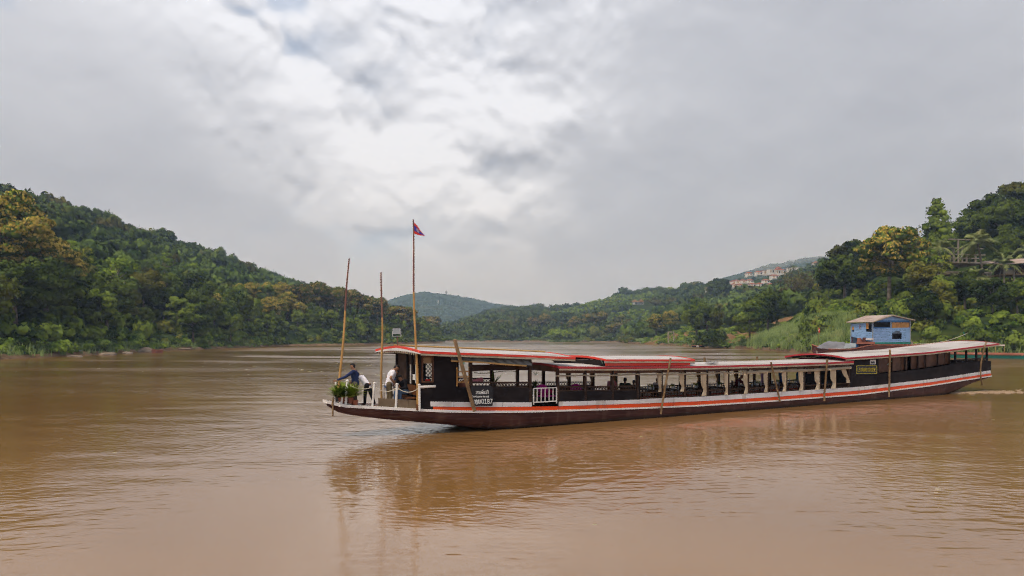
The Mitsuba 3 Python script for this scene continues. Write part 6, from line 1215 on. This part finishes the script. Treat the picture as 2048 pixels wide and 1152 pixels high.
def person(lab, foot, fwd, h=1.66, pose='stand', lean=0, skin='skin', top='cloth_white', sleeve='short', bottom='cloth_khaki', short=False, hair='hair_black', cap=None, armR=None, armL=None, legR=None, legL=None, look=0, shoes='shoe', build=1.0, longhair=False, group=None, seat=.45):
    """foot: floor point under the hips; fwd: horizontal heading; arm: (elbow, wrist) offsets from the shoulder in (right, forward, up) metres."""
    k = thing('person', lab, 'person', group); u = h / 1.66; fw = unit([fwd[0], fwd[1], 0]); rt = np.array([fw[1], -fw[0], 0]); up = np.array([0, 0, 1.0]); V = lambda r, f, z: rt * r + fw * f + up * z
    foot = np.asarray(foot, float); hipz = (.86 * u if pose == 'stand' else seat + .09); hip = foot + V(0, 0, hipz); la = math.radians(lean); tv = V(0, math.sin(la), math.cos(la)); tn = V(0, math.cos(la), -math.sin(la))
    waist = hip + tv * .16 * u; chest = hip + tv * .38 * u; neck = hip + tv * .53 * u; lk = math.radians(lean + look); hd = V(0, math.sin(lk), math.cos(lk)); hf = V(0, math.cos(lk), -math.sin(lk)); head = neck + hd * .155 * u + hf * .02
    sw = .175 * u * build; shR, shL = neck + rt * sw - tv * .055 * u, neck - rt * sw - tv * .055 * u
    dflt = lambda s: (V(s * .04, .02, -.27 * u), V(s * .05, .10, -.50 * u))
    aR = armR or dflt(1); aL = armL or dflt(-1); eR, wR = shR + V(*aR[0]) if armR else shR + aR[0], shR + V(*aR[1]) if armR else shR + aR[1]; eL, wL = shL + V(*aL[0]) if armL else shL + aL[0], shL + V(*aL[1]) if armL else shL + aL[1]
    hR, hL = hip + rt * .085 * u - up * .02, hip - rt * .085 * u - up * .02
    if pose == 'stand':
        oR, oL = legR or (.10, 0), legL or (-.10, 0); fR, fL = foot + V(oR[0], oR[1], .07), foot + V(oL[0], oL[1], .07); kR, kL = (hR + fR) / 2 + fw * .03, (hL + fL) / 2 + fw * .03
    else:
        kR, kL = hR + V(.05, .42 * u, .0), hL + V(-.05, .42 * u, .0); fR, fL = kR + V(.02, .04, -(seat + .0)), kL + V(-.02, .04, -(seat + .0))
    b = .5 + .5 * build; seg = [(hip - up * .02, (.15 * b * u, .12 * b * u, .10 * u), waist, (.13 * b * u, .105 * b * u, .1 * u)), (waist, (.13 * b * u, .105 * b * u, .1 * u), chest, (.155 * b * u, .12 * b * u, .12 * u)), (chest, (.15 * b * u, .12 * b * u, .12 * u), neck - tv * .03, .075 * u), (neck - tv * .04, .06 * u, head, .055 * u)]
    for s_, e_, w_ in ((shR, eR, wR), (shL, eL, wL)): seg += [(chest + tv * .06, .09 * u, s_, .068 * u * b), (s_, .062 * u * b, e_, .045 * u), (e_, .045 * u, w_, .030 * u)]
    for a_, k_, f_ in ((hR, kR, fR), (hL, kL, fL)): seg += [(hip, .10 * u, a_, .098 * u), (a_, .095 * u, k_, .062 * u), (k_, .062 * u, f_, .042 * u), (f_ - up * .03, .038, f_ + fw * .15 - up * .045, .028)]
    # head: skull, face, jaw, nose, ears
    seg += [(head + hd * .03, (.078 * u, .09 * u, .095 * u), head + hd * .035 + hf * .015, (.074 * u, .085 * u, .088 * u)), (head + hf * .03 - hd * .02, .062 * u, head + hf * .055 - hd * .075, .036 * u), (head + hf * .085 + hd * .01, .010, head + hf * .103 - hd * .02, .014)]
    for s_ in (1, -1): seg += [(head + rt * s_ * .078 * u + hd * .02, .012, head + rt * s_ * .082 * u - hd * .03, .014)]
    for s_, e_, w_ in ((1, eR, wR), (-1, eL, wL)):         # palm, four fingers and a thumb
        d = unit(w_ - e_); a = unit(np.cross(d, rt * s_ + up * .3)); c = unit(np.cross(a, d)); pc = w_ + d * .075; seg += [(w_, .026, pc, (.036, .036, .03))]
        for i, (o, l) in enumerate(((-.027, .062), (-.009, .072), (.009, .068), (.026, .052))):
            r0 = pc + a * o + d * .012; r1 = r0 + d * l * .6 + c * .008; r2 = r1 + d * l * .5 + c * .028; seg += [(r0, .0100, r1, .0092), (r1, .0092, r2, .0078)]
        t0 = w_ + d * .035 + a * -.028; seg += [(t0, .012, t0 + d * .04 - a * .03 + c * .012, .0105)]
    put_body = hull2(seg, .03, 2); part(k, 'body', (put_body.vertices, put_body.faces), skin, True)
    gS = 1.12; ts = [(hip - up * .05, (.165 * b * u, .135 * b * u, .08 * u), waist, (.148 * b * u, .122 * b * u, .1 * u)), (waist, (.148 * b * u, .122 * b * u, .1 * u), chest, (.17 * b * u, .135 * b * u, .12 * u)), (chest, (.168 * b * u, .135 * b * u, .12 * u), neck - tv * .06, .082 * u)]
    for s_, e_, w_ in ((shR, eR, wR), (shL, eL, wL)):
        ts += [(chest + tv * .06, .1 * u, s_, .08 * u * b)]
        if sleeve == 'long': ts += [(s_, .076 * u * b, e_, .058 * u), (e_, .058 * u, w_ - (w_ - e_) * .06, .042 * u)]
        elif sleeve == 'short': ts += [(s_, .078 * u * b, s_ + (e_ - s_) * .62, .068 * u)]
    m_ = hull2(ts, .04, 3); part(k, 'shirt', (m_.vertices, m_.faces), top, True)
    ps = [(hip - up * .01, (.158 * b * u, .13 * b * u, .07 * u), hip - up * .05, (.158 * u * b, .13 * u * b, .08 * u))]
    for a_, k_, f_ in ((hR, kR, fR), (hL, kL, fL)):
        ps += [(hip - up * .03, .115 * u, a_, .112 * u), (a_, .11 * u, k_, .078 * u)]
        if not short: ps += [(k_, .078 * u, f_ + up * .01, .064 * u)]
    m_ = hull2(ps, .04, 3); part(k, 'shorts' if short else 'trousers', (m_.vertices, m_.faces), bottom, True)
    hs = [(head + hd * .055 - hf * .018, (.083 * u, .088 * u, .078 * u), head + hd * .062 + hf * .012, (.078 * u, .078 * u, .066 * u)), (head + hd * .02 - hf * .035, (.08 * u, .07 * u, .08 * u), head - hd * .04 - hf * .045, (.06 * u, .05 * u, .04 * u))]
    if longhair: hs += [(head - hf * .04, .08 * u, head - hd * .2 - hf * .07, .06 * u)]
    if hair: m_ = hull2(hs, .03, 2); part(k, 'hair', (m_.vertices, m_.faces), hair, True)
    if cap: m_ = hull2([(head + hd * .06, (.092 * u, .1 * u, .08 * u), head + hd * .075, (.088 * u, .095 * u, .07 * u)), (head + hd * .05 + hf * .09, (.06, .06, .012), head + hd * .03 + hf * .16, (.05, .05, .01))], .03, 1); part(k, 'cap', (m_.vertices, m_.faces), cap, True)
    if shoes:
        for f_ in (fR, fL): m_ = hull2([(f_ - up * .025, .048, f_ + fw * .13 - up * .035, .036)], .03, 1); part(k, 'shoe', (m_.vertices, m_.faces), shoes, True)
    return dict(wR=wR, wL=wL, head=head, chest=chest, hip=hip, k=k)
def deckpt(px, py, t): p = onrail(px, py, t); return p
def floor_at(px, t, dz=.10): s = Ls(px, t); return B(s, t, float(railz(s)) + dz)
f1 = floor_at(711, .12); pole_grip = onrail(675.2, 760, .10)
fwd1 = unit(pole_grip[:2] - f1[:2] + np.array([.0, .35]))
pr = lambda sh, rt, fw, w: (float((w - sh) @ rt), float((w - sh) @ fw), float((w - sh)[2]))
fw3 = np.array([*fwd1, 0]); rt3 = np.array([fw3[1], -fw3[0], 0]); hip1 = f1 + [0, 0, .86]; shL1 = hip1 + np.array([0, 0, .475]) * .98 - rt3 * .175; w1 = pr(shL1, rt3, fw3, pole_grip + [0.04, -.02, -.02]); wv = np.array(w1); ln = np.linalg.norm(wv); wv = wv * min(1, .60 / ln) if ln > .75 else wv
person('man in dark blue shirt and grey trousers reaching to the pole at the bow', f1, fwd1, 1.68, 'stand', 6, top='cloth_blue', sleeve='long', bottom='cloth_grey', armL=(tuple(wv * .5 + np.array([0, 0, -.05])), tuple(wv)), armR=((.16, -.10, -.24), (.10, .10, -.38)), legR=(.11, .02), legL=(-.12, -.02), look=8, shoes='terracotta')
person('person in a white top and black trousers leaning behind the man in blue', floor_at(735, .05) + [.0, .05, 0], (-.95, .3), 1.58, 'stand', 46, top='cloth_white', bottom='cloth_black', legR=(.12, -.24), legL=(-.14, .06), armR=((.05, .25, -.2), (.02, .45, -.25)), armL=((-.05, .25, -.2), (-.02, .45, -.25)), look=10)
person('young man in white shirt and khaki trousers bending forward, hand on hip', floor_at(778, .40), (.93, .30), 1.80, 'stand', 17, top='cloth_white', bottom='cloth_khaki', look=32, armR=((.22, -.14, -.24), (.07, .02, -.46)), armL=((-.22, -.16, -.24), (-.07, -.02, -.46)), legR=(.10, .06), legL=(-.10, -.04))
person('person in slate blue shorts mostly hidden behind the young man in white', floor_at(776, -.25), (.9, .4), 1.60, 'stand', 26, top='cloth_azure', bottom='cloth_slate', short=True, look=25)
seatp = B(sF - .34, .62, float(railz(sF)) + .10); _sz = L(803, 787, .62)[1] - seatp[2]
q = person('seated man in black with a black cap looking down at the phone in his hands', seatp, (-.62, -.78), 1.66, 'sit', 22, top='cloth_black', sleeve='long', bottom='cloth_jean', cap='black_cloth', look=24, armR=((.10, .06, -.26), (-.06, .27, -.30)), armL=((-.10, .06, -.26), (.06, .27, -.30)), shoes='shoe_grey', seat=_sz)
kk = thing('phone', 'dark phone held in both hands by the seated man in black', 'phone'); mid = (q['wR'] + q['wL']) / 2 + np.array([-.06, -.08, .05]); put(kk, MB().add(*obox(mid, np.array([.075, -.03, 0]), np.array([.003, .006, .01]), np.array([0, -.01, .04]))), 'steel_dark')
# passengers
def seated(px, t, fwd, lab, dz=.10, **kw):
    p = floor_at(px, t, dz); ck = thing('chair', f'wooden chair under the {lab}', 'chair'); fw = unit([*fwd, 0]); rt = np.array([fw[1], -fw[0], 0]); up = np.array([0, 0, 1.0]); st = kw.get('seat', .45)
    part(ck, 'seat', MB().add(*obox(p + up * (st - .03) + fw * .08, rt * .22, fw * .22, up * .03)), 'dark_wood'); part(ck, 'backrest', MB().add(*obox(p + up * (st + .25) - fw * .17, rt * .22, fw * .02, up * .25)), 'dark_wood')
    for a in (-.19, .19):
        for b in (-.12, .27): part(ck, 'leg', MB().add(*bar(p + rt * a + fw * b, p + rt * a + fw * b + up * (st - .05), .045, .045, tuple(fw))), 'dark_wood')
    person(lab, p, fwd, pose='sit', **kw)
seated(1224, -.9, (-.3, -.9), 'passenger in a pink shirt with a red scarf behind the lattice', lean=2, top='cloth_pink', skin='skin', h=1.62, dz=.12)
seated(1250, .7, (.35, .93), 'broad dark clothed passenger seen from behind beside the lattice', lean=3, top='cloth_green', skin='skin_dark', h=1.74, build=1.12, dz=.08)
seated(1267, .85, (.5, .85), 'small dark haired passenger next to the broad dark clothed one', lean=3, top='cloth_black', skin='skin_dark', h=1.45, dz=.10)
seated(1313, -.2, (.75, .65), 'passenger with red brown hair and a pale blue white top', lean=4, top='cloth_white', hair='hair_red', h=1.55, look=10, dz=.08)
seated(1402, .4, (.6, .8), 'dark clothed child like passenger left of a curtain', lean=6, top='cloth_black', skin='skin_dark', h=1.55, dz=.08)
seated(1471, .3, (.95, -.1), 'bald passenger in dark red leaning over a table', lean=24, top='cloth_maroon', skin='skin_dark', hair=None, h=1.72, look=6, armR=((.02, .2, -.22), (0, .42, -.3)), dz=.18)
person('passenger in lilac standing half hidden behind a curtain', floor_at(1527, -1.0), (.9, .3), 1.58, 'stand', 0, top='cloth_lilac', bottom='cloth_lilac')
person('passenger in azure blue half hidden behind a curtain post', floor_at(1564, -.3), (.8, .5), 1.66, 'stand', 2, top='cloth_azure', bottom='cloth_azure')
person('passenger in a blue shirt standing beside the dark inner wall', floor_at(1597, .3), (.8, -.4), 1.66, 'stand', 2, top='cloth_azure', bottom='cloth_slate')
person('passenger behind a post raising a bare arm', floor_at(1608, .75), (.5, -.8), 1.68, 'stand', 2, top='cloth_black', bottom='cloth_black', skin='skin_pale', armL=((-.25, .12, -.05), (-.12, .1, .24)), sleeve='none')
# dark inner wall of the dining deck (kitchen cabin between px 1575 and the black wall)
sK0, sK1 = Ls(1612, -1.2), Ls(1698)
part(boat, 'galley_wall', MB().add(*hexa([*B([sK0, sK1, sK1, sK0], [-1.66, -1.66, -1.60, -1.60], float(wtop(sK0)) - .3), *B([sK0, sK1, sK1, sK0], [-1.66, -1.66, -1.60, -1.60], float(eave3(sK0)))])), 'black_wood')
# tables with bottles and flowers
for i, px in enumerate((1298, 1342, 1388, 1436, 1482, 1512, 1552, 1588)):
    k = thing('dining_table', f'dark wooden dining table, {VR[i] if i < 7 else "last"} from the bow on the open deck', 'table'); s = Ls(px, .5); zf = float(railz(s)) + .10
    part(k, 'top', MB().add(*hexa([*B([s - .4, s + .4, s + .4, s - .4], [-.5, -.5, 1.2, 1.2], zf + .68), *B([s - .4, s + .4, s + .4, s - .4], [-.5, -.5, 1.2, 1.2], zf + .73)])), 'dark_wood')
    for a in (-.33, .33):
        for b in (-.4, 1.1): part(k, 'leg', MB().add(*bar(B(s + a, b, zf), B(s + a, b, zf + .68), .06, .06, (*Dv, 0))), 'dark_wood')
    g = np.random.default_rng(i + 60)
    for j in range(3):
        kk = thing('bottle', f'{("pale", "clear", "slim")[j]} bottle on the {VR[i] if i < 7 else "last"} dining table from the bow', 'bottle'); c = B(s + g.uniform(-.3, .3), 1.05 - .45 * j + g.uniform(-.1, .1), zf + .73); put(kk, MB().add(*tube([c, c + [0, 0, .14], c + [0, 0, .19], c + [0, 0, .27]], [.036, .036, .014, .013], 8)), 'glass_clear', True)
    kk = thing('flower_vase', f'small vase of greenery on the {VR[i] if i < 7 else "last"} dining table from the bow', 'vase'); c = B(s + .05, .55, zf + .73); part(kk, 'vase', MB().add(*tube([c, c + [0, 0, .08], c + [0, 0, .14]], [.05, .06, .03], 8)), 'letter_white', True); fo = Foliage(); q = unit(g.normal(0, 1, (40, 3))); q[:, 2] = abs(q[:, 2]); spray(fo, c + [0, 0, .14] + q * .13, q, .07, g, q); scene[kk + '__leaves'] = shape_of(fo, 'leaf_mid')
# magenta cushions and a dark chest inside the gate
for i, (px, py, t) in enumerate(((1084, 779, .2), (1152, 777.5, .3), (1094, 783, -.5))):
    k = thing('cushion', ('magenta cushion propped behind the white gate', 'magenta cushion behind the lattice right of the gate', 'dark pink bolster behind the white gate')[i], 'cushion'); c = onrail(px, py, t); put(k, MB().add(*blob(c, [.30, .14, .24] if i < 2 else [.35, .2, .12], 2, .1, i)), 'magenta' if i < 2 else 'fuchsia', True)
k = thing('low_table', 'low black cabinet with pink runner inside the white gate', 'cabinet'); s = Ls(1096, .3); zf = float(railz(s)) + .1; part(k, 'body', MB().add(*hexa([*B([s - .55, s + .55, s + .55, s - .55], [-.4, -.4, .5, .5], zf), *B([s - .55, s + .55, s + .55, s - .55], [-.4, -.4, .5, .5], zf + .45)])), 'black_wood'); part(k, 'runner', MB().add(*hexa([*B([s - .4, s + .5, s + .5, s - .4], [-.42, -.42, .52, .52], zf + .452), *B([s - .4, s + .5, s + .5, s - .4], [-.42, -.42, .52, .52], zf + .48)])), 'magenta')
# potted plants
def pot(c, r, h, k, mat='terracotta'): part(k, 'pot', MB().add(*tube([c, c + [0, 0, h * .9], c + [0, 0, h]], [r * .75, r, r * 1.12], 10)), mat, 40)
def blades(k, c, n, Lb, w, seed, mat, arch=.5, elmin=.4, elmax=1.4):
    g = np.random.default_rng(seed); fo = Foliage()
    for i in range(n):
        a = g.uniform(0, 6.283); el = g.uniform(elmin, elmax); l = Lb * g.uniform(.65, 1.1); d = np.array([math.cos(a), math.sin(a), 0]); t = np.linspace(0, 1, 6); mid = c + np.outer(t * l * math.cos(el), d) + np.outer(l * (t * math.sin(el) - arch * t ** 2 * .6), [0, 0, 1.]); sd_ = np.array([-d[1], d[0], 0]); ww = (w * np.sin(np.pi * np.clip(.15 + .84 * t, 0, 1)))[:, None]
        v = np.stack([mid + sd_ * ww, mid - sd_ * ww], 1).reshape(-1, 3); q = grid_faces(6, 2); fo.add(v, np.vstack([q[:, [0, 1, 2]], q[:, [0, 2, 3]]]), np.repeat(unit(np.array([0, 0, 1.]) - d * .2)[None], 12, 0))
    kk = numbered(k + '__leaves'); scene[kk] = shape_of(fo, mat)
for i, (px, pyp, t, sc, mat, n, lab) in enumerate(((676.5, 803, .10, .70, 'leaf_pot', 60, 'yellow green spiky potted plant at the bow tip'), (686, 806, -.10, 1.05, 'leaf_mid', 70, 'tall dark green potted plant between the first two white posts'), (701, 807, .30, .95, 'leaf_pot', 90, 'bushy light green potted plant beside the man in blue'), (683, 807, .25, .65, 'leaf_banana', 46, 'small light potted plant in the front of the bow group'), (694, 806, .05, .85, 'leaf_pot', 60, 'mid green potted plant behind the bushy light one'))):
    k = thing('potted_plant', lab, 'potted plant'); c = onrail(px, pyp, t); pot(c, .13, .24, k, 'terracotta' if i > 1 else 'steel_dark'); blades(k, c + [0, 0, .22], int(n * 1.7), sc, .045, i + 5, mat, .55)
k = thing('potted_plant', 'pineapple like potted plant on the front lattice rail', 'potted plant'); c = onrail(988, 768, 1.3); pot(c - [0, 0, .18], .12, .2, k, 'steel_dark'); blades(k, c, 9, .62, .045, 31, 'leaf_mid', .05, .75, 1.5)
k = thing('potted_plant', 'tall bamboo like potted plant just inside the white gate', 'potted plant'); c = onrail(1070.5, 806, 1.2); pot(c, .14, .25, k, 'steel_dark'); blades(k, c + [0, 0, .3], 30, .75, .03, 33, 'leaf_banana', .5, .5, 1.5); blades(k, c + [0, 0, .75], 26, .5, .028, 34, 'leaf_mid', .5, .2, 1.4); blades(k, c + [0, 0, 1.25], 10, .45, .015, 35, 'leaf_mid', .3, .3, 1.4)
k = thing('potted_plant', 'feathery potted plant by the post behind the second lattice', 'potted plant'); c = onrail(1164, 778, .4); pot(c - [0, 0, .2], .12, .2, k, 'steel_dark'); blades(k, c, 40, .42, .02, 36, 'leaf_light', .6, .1, 1.2)
k = thing('wicker_sack', 'pinkish cloth bundle on the shelf of the front side opening', 'bundle'); put(k, MB().add(*blob(onrail(929, 769, 1.2), [.24, .22, .22], 2, .3, 3)), 'salmon', True)
k = thing('pink_bolster', 'pink rolled bedding lying along the front lattice', 'bolster'); put(k, MB().add(*tube([onrail(944, 762.5, .6), onrail(952, 761.5, .6), onrail(958, 760.5, .6), onrail(963.5, 759.5, .6)], [.07, .09, .09, .12], 10)), 'cloth_pink', True)
k = thing('tool_bag', 'small heap of red and black gear on the wheelhouse window sill', 'gear'); part(k, 'black_strap', MB().add(*tube([onrail(849, 761, 1.2), onrail(852, 753, 1.2), onrail(856, 756, 1.2), onrail(862, 760.5, 1.2)], .035, 6)), 'black_cloth', True); part(k, 'red_case', MB().add(*obox(onrail(855, 760.5, 1.22), ex * .10, ey * .06, ez * .045)), 'flag_red')
k = thing('plant_pot_stand', 'orange brown cloth covered pot beside the feet of the man in blue', 'pot'); pot(onrail(710.5, 813, .42), .11, .26, k)
# foam that the propeller throws up
g = np.random.default_rng(3); pts = []
fo = MB()
for i in range(260):
    u = g.random() ** 1.4; px = 1898 + u * 190; c = at(px, 674 + 5464 / (49 + 1.0 * u), 49 + 1.0 * u); c[0] += g.normal(0, .25); c[1] += g.normal(0, .35 + .5 * u); c[2] = 0; r = g.uniform(.04, .16) * (1 - .55 * u); fo.add(*blob(c, [r * 2.2, r * 1.2, r * .7], 0, .3, i))
flat('foam_white', (0.38, 0.28, 0.19), .9, .1); stuff('wake_foam', fo, 'foam_white', 'foamy wake behind the stern', 'foam', True)
# ------------------------------------------------------------------ the air
scene['haze_air'] = {'type': 'homogeneous', 'albedo': {'type': 'rgb', 'value': [0.94, 0.965, 0.99]}, 'sigma_t': {'type': 'rgb', 'value': [1.2e-4, 1.65e-4, 2.35e-4]}}
scene['haze'] = {'type': 'cube', 'to_world': T().translate([0, 2900, 269]).scale([3600, 3300, 272]), 'bsdf': {'type': 'null'}, 'interior': ref('haze_air')}
labels['haze'] = {'kind': 'stuff', 'label': 'thin blue haze over the valley', 'category': 'haze'}
